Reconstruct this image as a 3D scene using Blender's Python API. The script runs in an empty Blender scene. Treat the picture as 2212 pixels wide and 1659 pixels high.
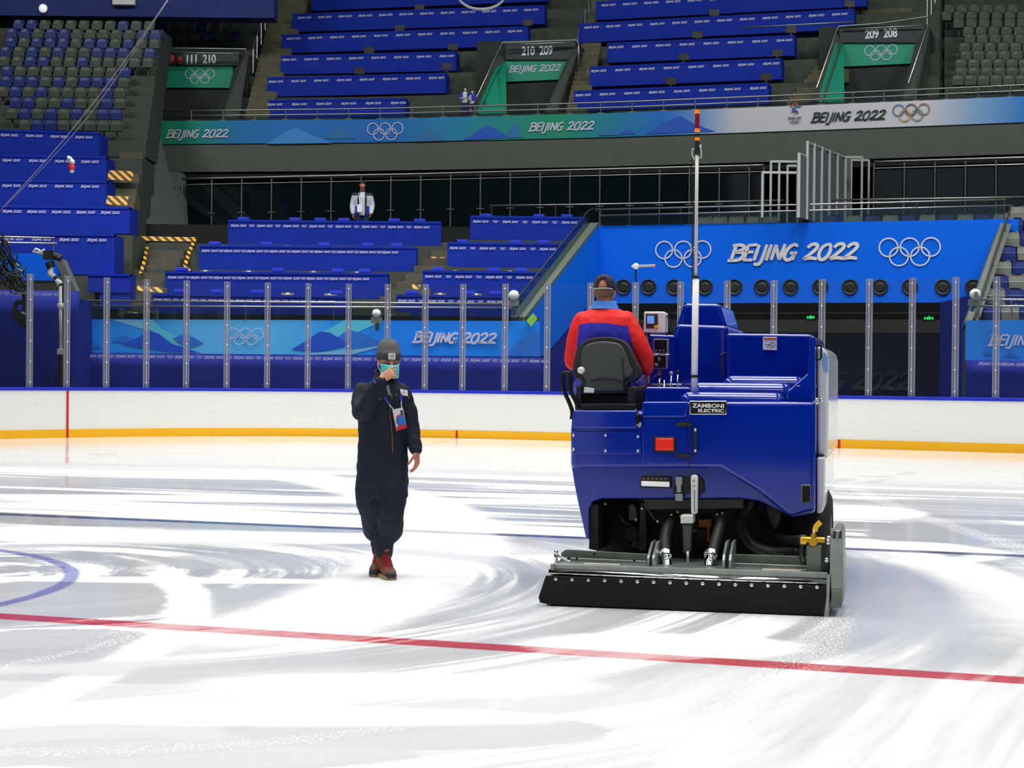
import bpy, bmesh, math, random
from mathutils import Vector, Matrix, noise as mnoise
random.seed(7)
D = bpy.data
SC = bpy.context.scene
COL = SC.collection

# ------------------------------------------------------------------ camera
F, CX, CY, H = 3800.0, 1106.0, 829.5, 1.545
PITCH, ROLL = math.atan(19.5 / F), math.radians(0.55)
_f = Vector((0, math.cos(PITCH), -math.sin(PITCH)))
_u0 = Vector((0, math.sin(PITCH), math.cos(PITCH)))
_x = Vector((1, 0, 0))
_r = _x * math.cos(ROLL) + _u0 * math.sin(ROLL)
_u = -_x * math.sin(ROLL) + _u0 * math.cos(ROLL)
CAM = Vector((0, 0, H))
cam_data = D.cameras.new('camera')
cam_data.sensor_width = 36.0
cam_data.lens = 36.0 * F / 2212.0
cam_data.clip_end = 300
cam = D.objects.new('camera', cam_data)
COL.objects.link(cam)
m3 = Matrix((_r, _u, -_f)).transposed()
cam.matrix_world = Matrix.Translation(CAM) @ m3.to_4x4()
SC.camera = cam

# ------------------------------------------------------------------ world, lamps, exposure
SC.view_settings.view_transform = 'Standard'
SC.view_settings.look = 'None'
SC.view_settings.gamma = 1
SC.view_settings.use_curve_mapping = False
SC.view_settings.exposure = 0.0
w = D.worlds.new('arena_air'); SC.world = w
w.use_nodes = True
w.node_tree.nodes['Background'].inputs[0].default_value = (0.80, 0.88, 1.0, 1)
w.node_tree.nodes['Background'].inputs[1].default_value = 0.16

def area_lamp(name, loc, target, sx, sy, power, spread=180, col=(1, 1, 1)):
    l = D.lights.new(name, 'AREA'); l.shape = 'RECTANGLE'
    l.size, l.size_y, l.energy, l.color = sx, sy, power, col
    l.spread = math.radians(spread)
    o = D.objects.new(name, l); COL.objects.link(o)
    o.location = loc
    o.rotation_euler = (Vector(target) - Vector(loc)).to_track_quat('-Z', 'Y').to_euler()
    return o
# rows of floodlight battens above the ice sheet; farthest row added to brighten stand fronts
for yy, pw in ((-9, 250), (1, 310), (11, 650), (21, 730), (30, 420), (37, 300)):
    for xx in (-11, 1, 13):
        area_lamp('rink_floodlight', (xx, yy, 17), (xx, yy, 0), 7, 5.0, pw, 128, (1, 0.985, 0.96))
for xx in (-14, -4, 6, 16):  # unseen lamps added to brighten the lower stand front
    area_lamp('stand_front_fill', (xx, 43.5 - xx * .12, 17), (xx, 46.5 - xx * .12, 0), 6, 1.5, 560, 92, (1, 0.985, 0.96))
# weaker unseen fill lamps added to light the stands
for xx, yy in ((-20, 46), (-4, 44), (12, 42), (24, 38)):
    area_lamp('stand_fill_light', (xx, yy, 26), (xx * 0.8, 60, 8), 5, 3, 1300, 150, (1, 1, 0.96))

# ------------------------------------------------------------------ pixel helpers: a ray of the photograph to a place in the hall
def ray(px, py):
    return _f * F + _r * (px - CX) - _u * (py - CY)
def P(px, py, Y):
    d = ray(px, py); return CAM + d * (Y / d.y)
def G(px, py, z=0.0):
    d = ray(px, py); return CAM + d * ((z - H) / d.z)
def hz(px):
    return 810 + (px - CX) * math.tan(ROLL)
def Z(px, py, Y):
    return P(px, py, Y).z
def lerp(a, b, t):
    return a + (b - a) * t

# ------------------------------------------------------------------ materials
def lin(c):
    c = c / 255.0
    return c / 12.92 if c <= 0.04045 else ((c + 0.055) / 1.055) ** 2.4
def rgb(r, g, b):
    return (lin(r), lin(g), lin(b), 1)
MATS = {}
def mat(name, c, rough=0.5, metal=0.0, spec=0.5, coat=0.0, emit=None, es=1.0, noise=0.0, nscale=20, bump=0.0):
    if name in MATS: return MATS[name]
    m = D.materials.new(name); m.use_nodes = True
    nt = m.node_tree; b = nt.nodes['Principled BSDF']
    col = rgb(*c)
    b.inputs['Base Color'].default_value = col
    b.inputs['Roughness'].default_value = rough
    b.inputs['Metallic'].default_value = metal
    b.inputs['Specular IOR Level'].default_value = spec
    b.inputs['Coat Weight'].default_value = coat
    b.inputs['Coat Roughness'].default_value = 0.05
    if emit:
        b.inputs['Emission Color'].default_value = rgb(*emit)
        b.inputs['Emission Strength'].default_value = es
    if noise or bump:
        tc = nt.nodes.new('ShaderNodeTexCoord')
        nz = nt.nodes.new('ShaderNodeTexNoise'); nz.inputs['Scale'].default_value = nscale
        nz.inputs['Detail'].default_value = 4
        nt.links.new(tc.outputs['Object'], nz.inputs['Vector'])
        if noise:
            hsv = nt.nodes.new('ShaderNodeMapRange')
            hsv.inputs['To Min'].default_value = 1 - noise; hsv.inputs['To Max'].default_value = 1 + noise
            hsv.inputs['From Min'].default_value = 0.3; hsv.inputs['From Max'].default_value = 0.7
            mx = nt.nodes.new('ShaderNodeMix'); mx.data_type = 'RGBA'; mx.blend_type = 'MULTIPLY'
            mx.inputs[0].default_value = 1
            mx.inputs[6].default_value = col
            nt.links.new(nz.outputs['Fac'], hsv.inputs['Value'])
            nt.links.new(hsv.outputs['Result'], mx.inputs[7])
            nt.links.new(mx.outputs[2], b.inputs['Base Color'])
        if bump:
            bp = nt.nodes.new('ShaderNodeBump'); bp.inputs['Strength'].default_value = bump
            bp.inputs['Distance'].default_value = 0.01
            nt.links.new(nz.outputs['Fac'], bp.inputs['Height'])
            nt.links.new(bp.outputs['Normal'], b.inputs['Normal'])
    MATS[name] = m
    return m
def glass_mat(name, tint, gloss=0.06, rough=0.02, veil=0.0, veilcol=(200, 205, 210)):
    m = D.materials.new(name); m.use_nodes = True
    nt = m.node_tree; nt.nodes.clear()
    out = nt.nodes.new('ShaderNodeOutputMaterial')
    tr = nt.nodes.new('ShaderNodeBsdfTransparent'); tr.inputs[0].default_value = (*tint, 1)
    gl = nt.nodes.new('ShaderNodeBsdfGlossy'); gl.inputs['Roughness'].default_value = rough
    mx = nt.nodes.new('ShaderNodeMixShader'); mx.inputs[0].default_value = gloss
    nt.links.new(tr.outputs[0], mx.inputs[1]); nt.links.new(gl.outputs[0], mx.inputs[2])
    last = mx
    if veil:
        df = nt.nodes.new('ShaderNodeBsdfDiffuse'); df.inputs[0].default_value = rgb(*veilcol)
        m2 = nt.nodes.new('ShaderNodeMixShader'); m2.inputs[0].default_value = veil
        nt.links.new(mx.outputs[0], m2.inputs[1]); nt.links.new(df.outputs[0], m2.inputs[2]); last = m2
    nt.links.new(last.outputs[0], out.inputs[0])
    MATS[name] = m
    return m
def gradient_mat(name, stops, axis_from, axis_to, rough=0.6, wav=0.0):
    """cloth or vinyl printed with a colour gradient running from one world point to another"""
    m = D.materials.new(name); m.use_nodes = True
    nt = m.node_tree; b = nt.nodes['Principled BSDF']; b.inputs['Roughness'].default_value = rough
    b.inputs['Specular IOR Level'].default_value = 0.25
    g = nt.nodes.new('ShaderNodeNewGeometry')
    a = Vector(axis_from); d = Vector(axis_to) - a; L = d.length
    sub = nt.nodes.new('ShaderNodeVectorMath'); sub.operation = 'SUBTRACT'; sub.inputs[1].default_value = a
    dot = nt.nodes.new('ShaderNodeVectorMath'); dot.operation = 'DOT_PRODUCT'; dot.inputs[1].default_value = d / (L * L)
    nt.links.new(g.outputs['Position'], sub.inputs[0]); nt.links.new(sub.outputs[0], dot.inputs[0])
    src = dot.outputs['Value']
    if wav:
        nz = nt.nodes.new('ShaderNodeTexNoise'); nz.inputs['Scale'].default_value = 0.6; nz.inputs['Detail'].default_value = 2
        nt.links.new(g.outputs['Position'], nz.inputs['Vector'])
        ma = nt.nodes.new('ShaderNodeMath'); ma.operation = 'MULTIPLY_ADD'; ma.inputs[1].default_value = wav
        nt.links.new(nz.outputs['Fac'], ma.inputs[0]); nt.links.new(src, ma.inputs[2]); src = ma.outputs[0]
    cr = nt.nodes.new('ShaderNodeValToRGB')
    el = cr.color_ramp.elements
    while len(el) > 1: el.remove(el[-1])
    el[0].position, el[0].color = stops[0][0], rgb(*stops[0][1])
    for p, c in stops[1:]:
        e = el.new(p); e.color = rgb(*c)
    nt.links.new(src, cr.inputs['Fac'])
    nt.links.new(cr.outputs['Color'], b.inputs['Base Color'])
    MATS[name] = m
    return m
def stripe_mat(name, c1, c2, scale, direction=(1, 0, 1)):
    m = D.materials.new(name); m.use_nodes = True
    nt = m.node_tree; b = nt.nodes['Principled BSDF']; b.inputs['Roughness'].default_value = 0.6
    tc = nt.nodes.new('ShaderNodeTexCoord')
    dot = nt.nodes.new('ShaderNodeVectorMath'); dot.operation = 'DOT_PRODUCT'
    dot.inputs[1].default_value = Vector(direction) * scale
    fr = nt.nodes.new('ShaderNodeMath'); fr.operation = 'FRACT'
    gt = nt.nodes.new('ShaderNodeMath'); gt.operation = 'GREATER_THAN'; gt.inputs[1].default_value = 0.5
    mx = nt.nodes.new('ShaderNodeMix'); mx.data_type = 'RGBA'
    mx.inputs[6].default_value = rgb(*c1); mx.inputs[7].default_value = rgb(*c2)
    L = nt.links
    L.new(tc.outputs['Object'], dot.inputs[0]); L.new(dot.outputs['Value'], fr.inputs[0]); L.new(fr.outputs[0], gt.inputs[0])
    L.new(gt.outputs[0], mx.inputs[0]); L.new(mx.outputs[2], b.inputs['Base Color'])
    MATS[name] = m
    return m

# ------------------------------------------------------------------ mesh building
def catmull(pts, n=6, closed=False):
    pts = [Vector(p) for p in pts]
    if len(pts) < 3 or n <= 1: return pts
    out = []
    N = len(pts)
    rng = range(N) if closed else range(N - 1)
    for i in rng:
        if closed: p0, p1, p2, p3 = pts[(i - 1) % N], pts[i], pts[(i + 1) % N], pts[(i + 2) % N]
        else: p0, p1, p2, p3 = pts[max(i - 1, 0)], pts[i], pts[i + 1], pts[min(i + 2, N - 1)]
        for k in range(n):
            t = k / n
            out.append(0.5 * ((2 * p1) + (p2 - p0) * t + (2 * p0 - 5 * p1 + 4 * p2 - p3) * t * t + (3 * p1 - p0 - 3 * p2 + p3) * t ** 3))
    if not closed: out.append(pts[-1])
    return out

class MB:
    def __init__(s): s.v = []; s.f = []; s.m = []
    def add(s, vs, fs, mi=0):
        b = len(s.v); s.v += [Vector(x) for x in vs]
        s.f += [tuple(i + b for i in f) for f in fs]; s.m += [mi] * len(fs)
        return s
    def box(s, a, b, mi=0, M=None):
        x0, y0, z0 = a; x1, y1, z1 = b
        vs = [Vector(q) for q in ((x0, y0, z0), (x1, y0, z0), (x1, y1, z0), (x0, y1, z0), (x0, y0, z1), (x1, y0, z1), (x1, y1, z1), (x0, y1, z1))]
        if M is not None: vs = [M @ q for q in vs]
        return s.add(vs, [(0, 3, 2, 1), (4, 5, 6, 7), (0, 1, 5, 4), (1, 2, 6, 5), (2, 3, 7, 6), (3, 0, 4, 7)], mi)
    def hexa(s, q, back, mi=0):
        """q: 4 front points (counter-clockwise seen from outside), back: offset vector"""
        q = [Vector(p) for p in q]; bk = [p + Vector(back) for p in q]
        return s.add(q + bk, [(0, 1, 2, 3), (7, 6, 5, 4), (0, 4, 5, 1), (1, 5, 6, 2), (2, 6, 7, 3), (3, 7, 4, 0)], mi)
    def prism(s, poly, off, mi=0):
        n = len(poly); p = [Vector(q) for q in poly]; o = Vector(off)
        fs = [tuple(range(n)), tuple(range(2 * n - 1, n - 1, -1))]
        fs += [(i, i + n, (i + 1) % n + n, (i + 1) % n) for i in range(n)]
        return s.add(p + [q + o for q in p], fs, mi)
    def poly(s, pts, mi=0): return s.add(pts, [tuple(range(len(pts)))], mi)
    def tube(s, pts, r, seg=8, mi=0, cap=True, closed=False):
        pts = [Vector(p) for p in pts]; n = len(pts)
        rs = r if isinstance(r, (list, tuple)) else [r] * n
        vs = []; nrm = None
        for i, p in enumerate(pts):
            if closed: t = pts[(i + 1) % n] - pts[i - 1]
            else: t = pts[min(i + 1, n - 1)] - pts[max(i - 1, 0)]
            if t.length < 1e-9: t = Vector((0, 0, 1))
            t.normalize()
            if nrm is None:
                a = Vector((0, 0, 1)) if abs(t.z) < 0.9 else Vector((1, 0, 0))
                nrm = t.cross(a).normalized()
            else:
                nrm = (nrm - t * nrm.dot(t))
                nrm = nrm.normalized() if nrm.length > 1e-6 else t.orthogonal().normalized()
            bn = t.cross(nrm)
            for k in range(seg):
                a = 2 * math.pi * k / seg
                vs.append(p + (nrm * math.cos(a) + bn * math.sin(a)) * rs[i])
        fs = []
        for i in range(n if closed else n - 1):
            j = (i + 1) % n
            for k in range(seg):
                k2 = (k + 1) % seg
                fs.append((i * seg + k, i * seg + k2, j * seg + k2, j * seg + k))
        if cap and not closed:
            fs.append(tuple(range(seg - 1, -1, -1))); fs.append(tuple((n - 1) * seg + k for k in range(seg)))
        return s.add(vs, fs, mi)
    def cyl(s, a, b, r, seg=16, mi=0, r2=None):
        return s.tube([a, b], [r, r if r2 is None else r2], seg, mi)
    def ball(s, c, r, mi=0, seg=12, rings=8, M=None):
        r = Vector(r) if hasattr(r, '__len__') else Vector((r, r, r)); c = Vector(c)
        vs = []
        for i in range(1, rings):
            th = math.pi * i / rings
            for k in range(seg):
                a = 2 * math.pi * k / seg
                q = Vector((math.sin(th) * math.cos(a) * r.x, math.sin(th) * math.sin(a) * r.y, math.cos(th) * r.z))
                if M is not None: q = M @ q
                vs.append(c + q)
        tq, bq = Vector((0, 0, r.z)), Vector((0, 0, -r.z))
        if M is not None: tq, bq = M @ tq, M @ bq
        vs += [c + tq, c + bq]; T = len(vs) - 2; B = T + 1
        fs = []
        for i in range(rings - 2):
            for k in range(seg):
                k2 = (k + 1) % seg
                fs.append((i * seg + k, (i + 1) * seg + k, (i + 1) * seg + k2, i * seg + k2))
        for k in range(seg):
            fs.append((T, k, (k + 1) % seg)); fs.append((B, (rings - 2) * seg + (k + 1) % seg, (rings - 2) * seg + k))
        return s.add(vs, fs, mi)
    def loft(s, rings, mi=0, cap=True):
        n = len(rings[0]); vs = [p for r in rings for p in r]; fs = []
        for i in range(len(rings) - 1):
            for k in range(n):
                k2 = (k + 1) % n
                fs.append((i * n + k, i * n + k2, (i + 1) * n + k2, (i + 1) * n + k))
        if cap:
            fs.append(tuple(range(n - 1, -1, -1))); fs.append(tuple((len(rings) - 1) * n + k for k in range(n)))
        return s.add(vs, fs, mi)
    def ribbon(s, pts, wd, nrm, mi=0, closed=False):
        """flat stroke of given width(s) lying in the plane with normal nrm"""
        pts = [Vector(p) for p in pts]; n = len(pts); nrm = Vector(nrm).normalized()
        ws = wd if isinstance(wd, (list, tuple)) else [wd] * n
        vs = []
        for i, p in enumerate(pts):
            t = (pts[(i + 1) % n] - pts[i - 1]) if closed else (pts[min(i + 1, n - 1)] - pts[max(i - 1, 0)])
            t = t.normalized() if t.length > 1e-9 else Vector((1, 0, 0))
            sd = nrm.cross(t) * ws[i] / 2
            vs += [p - sd, p + sd]
        fs = []
        for i in range(n if closed else n - 1):
            j = (i + 1) % n
            fs.append((2 * i, 2 * j, 2 * j + 1, 2 * i + 1))
        return s.add(vs, fs, mi)
    def build(s, name, mats, parent=None, world=False, smooth=False, bevel=0, keep=False, bseg=2):
        me = D.meshes.new(name)
        vs = s.v
        o = D.objects.new(name, me)
        if parent is not None:
            if world:
                pr = parent
                while pr.get('_loc') is None and pr.parent is not None: pr = pr.parent
                L = Vector(pr.get('_loc') or (0, 0, 0))
                vs = [q - L for q in vs]
        elif not keep and vs:
            c = Vector(((min(q.x for q in vs) + max(q.x for q in vs)) / 2, (min(q.y for q in vs) + max(q.y for q in vs)) / 2, min(q.z for q in vs)))
            vs = [q - c for q in vs]; o.location = c; o['_loc'] = tuple(c)
        me.from_pydata([tuple(q) for q in vs], [], s.f)
        if not isinstance(mats, (list, tuple)): mats = [mats]
        for q in mats: me.materials.append(q)
        if len(mats) > 1: me.polygons.foreach_set('material_index', s.m)
        if smooth: me.polygons.foreach_set('use_smooth', [True] * len(me.polygons))
        me.update()
        COL.objects.link(o)
        if parent is not None: o.parent = parent
        if bevel:
            b = o.modifiers.new('bevel', 'BEVEL'); b.width = bevel; b.segments = bseg; b.limit_method = 'ANGLE'
            b.angle_limit = math.radians(35)
            if smooth:
                b.harden_normals = False
        return o

def tag(o, label=None, cat=None, group=None, kind=None):
    if label: o['label'] = label
    if cat: o['category'] = cat
    if group: o['group'] = group
    if kind: o['kind'] = kind
    return o
def structure(o, label=None):
    o['kind'] = 'structure'
    if label: o['label'] = label
    return o
def thing(name, label, cat, loc, group=None, rotz=0):
    o = D.objects.new(name, None); COL.objects.link(o)
    o.empty_display_size = 0.2
    o.location = loc; o.rotation_euler = (0, 0, rotz); o['_loc'] = tuple(loc)
    return tag(o, label, cat, group)
def share(src, name, loc, parent=None, rotz=0.0):
    o = src.copy(); COL.objects.link(o); o.location = loc; o.rotation_euler = (0, 0, rotz)
    if parent is not None: o.parent = parent
    return o
ORD = ['', 'first', 'second', 'third', 'fourth', 'fifth', 'sixth', 'seventh', 'eighth', 'ninth', 'tenth', 'eleventh', 'twelfth', 'thirteenth',
       'fourteenth', 'fifteenth', 'sixteenth', 'seventeenth', 'eighteenth', 'nineteenth', 'twentieth', 'twenty-first', 'twenty-second',
       'twenty-third', 'twenty-fourth', 'twenty-fifth', 'twenty-sixth', 'twenty-seventh', 'twenty-eighth']

# ------------------------------------------------------------------ brush lettering and rings
GL = {
 'B': (0.62, [[(.12, 1), (.10, .5), (.08, 0)], [(-.04, .97), (.3, 1.02), (.52, .9), (.46, .68), (.12, .53)], [(.12, .53), (.5, .52), (.6, .28), (.42, .04), (-.08, .0)]]),
 'E': (0.50, [[(.08, 1), (.08, .5), (.06, 0)], [(.08, .98), (.5, 1.03)], [(.08, .53), (.42, .56)], [(.04, .03), (.48, .02)]]),
 'I': (0.22, [[(.10, 1.02), (.08, .5), (.07, -.02)]]),
 'J': (0.36, [[(.24, 1.03), (.23, .4), (.2, -.08), (.08, -.27), (-.12, -.22)]]),
 'N': (0.60, [[(.08, 0), (.09, .5), (.1, 1)], [(.1, 1), (.28, .5), (.47, .02)], [(.47, .02), (.49, .5), (.52, 1.05)]]),
 'G': (0.64, [[(.55, .86), (.42, 1.0), (.22, .9), (.07, .55), (.08, .18), (.24, .0), (.42, .1), (.5, .42)], [(.28, .44), (.62, .47)], [(.52, .44), (.5, .0)]]),
 '2': (0.62, [[(.06, .78), (.2, .98), (.42, 1.0), (.5, .8), (.36, .5), (.02, .04)], [(.02, .04), (.3, .12), (.66, .05)]]),
 '0': (0.62, [[(.34, 1.0), (.14, .82), (.06, .42), (.16, .06), (.34, .02), (.5, .25), (.54, .65), (.46, .95), (.34, 1.0)]]),
 ' ': (0.34, []),
}
LSX = 1.38
def lettering(mb, text, O, ux, h, nrm, wt=0.13, n=5, shear=0.22, mi=0, uz=Vector((0, 0, 1)), centre=True):
    ux = Vector(ux).normalized(); uz = Vector(uz); O = Vector(O)
    adv = sum(GL[c][0] for c in text)
    x = -adv / 2 if centre else 0
    for c in text:
        wd, strokes = GL[c]
        for st in strokes:
            q = [(x + a + shear * (b - .5), b - .5) for a, b in st]
            pts = catmull([O + ux * (a * h * LSX) + uz * (b * h) for a, b in q], n)
            k = len(pts)
            ws = [wt * h * (0.82 + 0.4 * math.sin(math.pi * (0.15 + 0.7 * i / max(k - 1, 1)))) for i in range(k)]
            mb.ribbon(pts, ws, nrm, mi)
        x += wd
    return adv * h
def rings(mb, O, ux, r, nrm, seg=24, th=0.17, mi=0, uz=Vector((0, 0, 1)), mis=None):
    ux = Vector(ux).normalized(); uz = Vector(uz); O = Vector(O)
    for i, (cx, cy) in enumerate(((-2.25, .5), (0, .5), (2.25, .5), (-1.125, -.5), (1.125, -.5))):
        c = O + ux * (cx * r) + uz * (cy * r)
        pts = [c + ux * (r * math.cos(2 * math.pi * k / seg)) + uz * (r * math.sin(2 * math.pi * k / seg)) for k in range(seg)]
        mb.ribbon(pts, th * r, nrm, mis[i] if mis else mi, closed=True)

# ================================================================== ICE
class NX:
    """tiny expression builder over shader math nodes"""
    nt = None
    def __init__(s, sock): s.s = sock
    @staticmethod
    def op(o, *a, clamp=False):
        n = NX.nt.nodes.new('ShaderNodeMath'); n.operation = o; n.use_clamp = clamp
        for i, x in enumerate(a):
            if isinstance(x, NX): NX.nt.links.new(x.s, n.inputs[i])
            else: n.inputs[i].default_value = x
        return NX(n.outputs[0])
    def __add__(s, o): return NX.op('ADD', s, o)
    __radd__ = __add__
    def __sub__(s, o): return NX.op('SUBTRACT', s, o)
    def __rsub__(s, o): return NX.op('SUBTRACT', o, s)
    def __mul__(s, o): return NX.op('MULTIPLY', s, o)
    __rmul__ = __mul__
    def abs(s): return NX.op('ABSOLUTE', s)
def smooth(x, a, b):
    n = NX.nt.nodes.new('ShaderNodeMapRange'); n.interpolation_type = 'SMOOTHSTEP'
    n.inputs['From Min'].default_value = a; n.inputs['From Max'].default_value = b
    NX.nt.links.new(x.s, n.inputs['Value']); return NX(n.outputs['Result'])
def mixf(a, b, t):
    return a + (b - a) * t if isinstance(b, NX) or isinstance(a, NX) else NX.op('MULTIPLY_ADD', t, b - a, a)
def vec(x, y, z=0.0):
    n = NX.nt.nodes.new('ShaderNodeCombineXYZ')
    for i, q in enumerate((x, y, z)):
        if isinstance(q, NX): NX.nt.links.new(q.s, n.inputs[i])
        else: n.inputs[i].default_value = q
    return n.outputs[0]
def nze(v, scale, detail=3, rough=0.55):
    n = NX.nt.nodes.new('ShaderNodeTexNoise'); n.inputs['Scale'].default_value = scale
    n.inputs['Detail'].default_value = detail; n.inputs['Roughness'].default_value = rough
    NX.nt.links.new(v, n.inputs['Vector']); return NX(n.outputs['Fac'])
def circ3(a, b, c):
    ax, ay, bx, by, cx, cy = a.x, a.y, b.x, b.y, c.x, c.y
    d = 2 * (ax * (by - cy) + bx * (cy - ay) + cx * (ay - by))
    ux = ((ax * ax + ay * ay) * (by - cy) + (bx * bx + by * by) * (cy - ay) + (cx * cx + cy * cy) * (ay - by)) / d
    uy = ((ax * ax + ay * ay) * (cx - bx) + (bx * bx + by * by) * (ax - cx) + (cx * cx + cy * cy) * (bx - ax)) / d
    return ux, uy, math.hypot(ax - ux, ay - uy)

def ice_material():
    m = D.materials.new('resurfaced_ice'); m.use_nodes = True
    nt = m.node_tree; NX.nt = nt
    bs = nt.nodes['Principled BSDF']
    geo = nt.nodes.new('ShaderNodeNewGeometry'); sp = nt.nodes.new('ShaderNodeSeparateXYZ')
    nt.links.new(geo.outputs['Position'], sp.inputs[0])
    X, Y = NX(sp.outputs[0]), NX(sp.outputs[1])
    pos = geo.outputs['Position']
    n_lo = nze(pos, 0.7, 3) - 0.5
    n_mid = nze(pos, 3.5, 4) - 0.5
    n_hi = nze(pos, 22, 3) - 0.5
    n_dot = nze(pos, 60, 1)
    # along / across the painted lines
    r0, r1 = G(0, 1331), G(2212, 1470)
    d = (r1 - r0).normalized(); nx, ny = -d.y, d.x
    along = X * d.x + Y * d.y
    across = X * nx + Y * ny
    # ---- sweeps left by the machine: value 0 = wet grey film, 1 = white scraped ice
    st = nze(vec(along * 0.055, across * 1.25), 1.0, 4, 0.6)
    st2 = nze(vec(along * 0.10 + 7.0, across * 4.0), 1.0, 3)
    far = smooth(st + (st2 - 0.5) * 0.22 + n_hi * 0.05, 0.495, 0.545)
    def polar(c):
        dx, dy = X - c[0], Y - c[1]
        r = NX.op('SQRT', dx * dx + dy * dy)
        a = NX.op('ARCTAN2', dy, dx)
        return r, a
    c1 = circ3(G(560, 1345), G(940, 1215), G(420, 1150))
    c2 = circ3(G(1900, 1150), G(2175, 1285), G(1880, 1540))
    ra, aa = polar(c1); rb, ab = polar(c2)
    pl = nze(vec(ra * 1.8, aa * 0.5), 1.0, 4, 0.62)
    pl2 = nze(vec(ra * 9.0, aa * 0.35), 1.0, 3)
    left = smooth(pl + (pl2 - 0.5) * 0.18 + n_hi * 0.05, 0.46, 0.58)
    pr = nze(vec(rb * 1.6, ab * 0.45 + 3.0), 1.0, 4, 0.62)
    pr2 = nze(vec(rb * 8.0, ab * 0.3 + 3.0), 1.0, 3)
    right = smooth(pr + (pr2 - 0.5) * 0.25 + n_hi * 0.04, 0.42, 0.70)
    side = smooth(X + n_lo * 1.0, 1.2, 2.6)
    near = mixf(left, right, side)
    fz = smooth(Y + X * 0.25 + n_lo * 2.0, 15.3, 17.0)
    val = mixf(near, far, fz)
    # the last stretch before the boards is untouched, bright and even
    zone = smooth(Y + X * 0.21, 25.0, 29.0)
    val = mixf(val, NX.op('MULTIPLY_ADD', n_lo, 0.25, 0.86), zone)
    # closest to the camera: paler, gentle contrast
    front = smooth(Y + n_lo * 1.2, 10.2, 8.6)
    q0, q1 = G(1600, 1659), G(1900, 1430); qd = (q1 - q0).normalized()
    sw = X * -qd.y + Y * qd.x; sa = X * qd.x + Y * qd.y
    sl = nze(vec(sw * 2.0 + n_lo * 0.15, sa * 0.10), 1.3, 4, 0.6)
    sl = mixf(0.18, 0.95, smooth(sl + n_hi * 0.03, 0.40, 0.60))
    side2 = smooth(X + n_lo * 0.5, 0.2, 0.9)
    frv = mixf(mixf(val, 0.9, 0.45), sl, side2 * 0.9)
    val = mixf(val, NX.op('MULTIPLY_ADD', frv, 0.62, 0.30), front)
    def ell(px, py, rx, ry, target, amt=1.0, soft=0.25, wob=0.5):
        nonlocal val
        c = G(px, py); ax = abs(G(px + rx, py).x - c.x); ay = abs(G(px, py - ry).y - G(px, py + ry).y) / 2
        u, v = (X - c.x) * (1 / ax), (Y - c.y) * (1 / ay)
        dd = NX.op('SQRT', u * u + v * v) + n_mid * wob * 0.5 + n_hi * wob * 0.25
        k = smooth(dd, 1.0 + soft / 2, 1.0 - soft / 2) * amt
        val = mixf(val, target, k)
    def sweep(pa, pb, pc, wd, target, amt=1.0, soft=0.3, lo=None, hi=None, rag=0.12):
        """a swath of constant width on the circle through three places; lo/hi limit it along X or Y"""
        nonlocal val
        cx, cy, r = circ3(G(*pa), G(*pb), G(*pc))
        dx, dy = X - cx, Y - cy
        dd = (NX.op('SQRT', dx * dx + dy * dy) - r).abs() + n_hi * rag + n_mid * rag * 1.2
        k = smooth(dd, wd / 2 * (1 + soft), wd / 2 * (1 - soft)) * amt
        if lo: k = k * smooth({'x': X, 'y': Y}[lo[0]] + n_mid * 0.6, lo[1], lo[1] + lo[2])
        if hi: k = k * smooth({'x': X, 'y': Y}[hi[0]] + n_mid * 0.6, hi[1] + hi[2], hi[1])
        val = mixf(val, target, k)
    # wet grey pools
    ell(190, 1288, 330, 46, 0.10, 0.95, 0.1)
    ell(120, 1390, 260, 34, 0.16, 0.9, 0.1)
    ell(520, 1212, 210, 17, 0.12, 0.8, 0.12)
    ell(640, 1285, 130, 38, 0.12, 0.85, 0.4)
    ell(330, 1466, 430, 11, 0.30, 0.75)
    ell(900, 1575, 420, 42, 0.40, 0.9, 0.08)
    ell(420, 1628, 480, 36, 0.46, 0.85, 0.12)
    ell(1640, 1510, 190, 70, 0.50, 0.4, 0.6)
    ell(1930, 1268, 170, 75, 0.05, 0.9, 0.4)
    ell(2010, 1330, 190, 70, 0.18, 0.75, 0.6)
    ell(2080, 1095, 300, 18, 0.05, 0.85, 0.4)
    ell(1995, 1160, 120, 22, 0.02, 0.95, 0.3)
    ell(2120, 1150, 150, 45, 0.06, 0.8, 0.5)
    ell(1060, 1300, 150, 40, 0.35, 0.5, 0.6)
    ell(430, 1045, 640, 11, 0.05, 0.9, 0.4)
    ell(900, 1085, 520, 8, 0.12, 0.8, 0.4)
    ell(1130, 1185, 180, 14, 0.25, 0.7, 0.4)
    ell(560, 1300, 150, 34, 0.14, 0.85, 0.2)
    ell(300, 1262, 190, 20, 0.10, 0.9, 0.2)
    # white sweeps
    sweep((330, 1455), (700, 1330), (905, 1228), 1.15, 1.0, 0.85, lo=('y', 9.3, 1.0))
    sweep((330, 1228), (405, 1290), (390, 1345), 0.30, 1.0, 0.75, lo=('x', -3.0, 0.3))
    ell(350, 1253, 430, 6.5, 1.0, 0.95, 0.3, 0.2)
    ell(430, 1160, 560, 14, 1.0, 0.85, 0.4)
    ell(300, 1015, 800, 8, 1.0, 0.8, 0.5)
    ell(560, 1078, 900, 7, 1.0, 0.9, 0.5)
    ell(1420, 1395, 310, 28, 1.0, 0.9, 0.35)
    ell(850, 1480, 420, 26, 1.0, 0.85, 0.4)
    ell(500, 1545, 700, 22, 1.0, 0.85, 0.4)
    sweep((1900, 1190), (2175, 1285), (2010, 1440), 0.75, 1.0, 0.9, 0.35, lo=('x', 2.6, 1.2))
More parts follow.
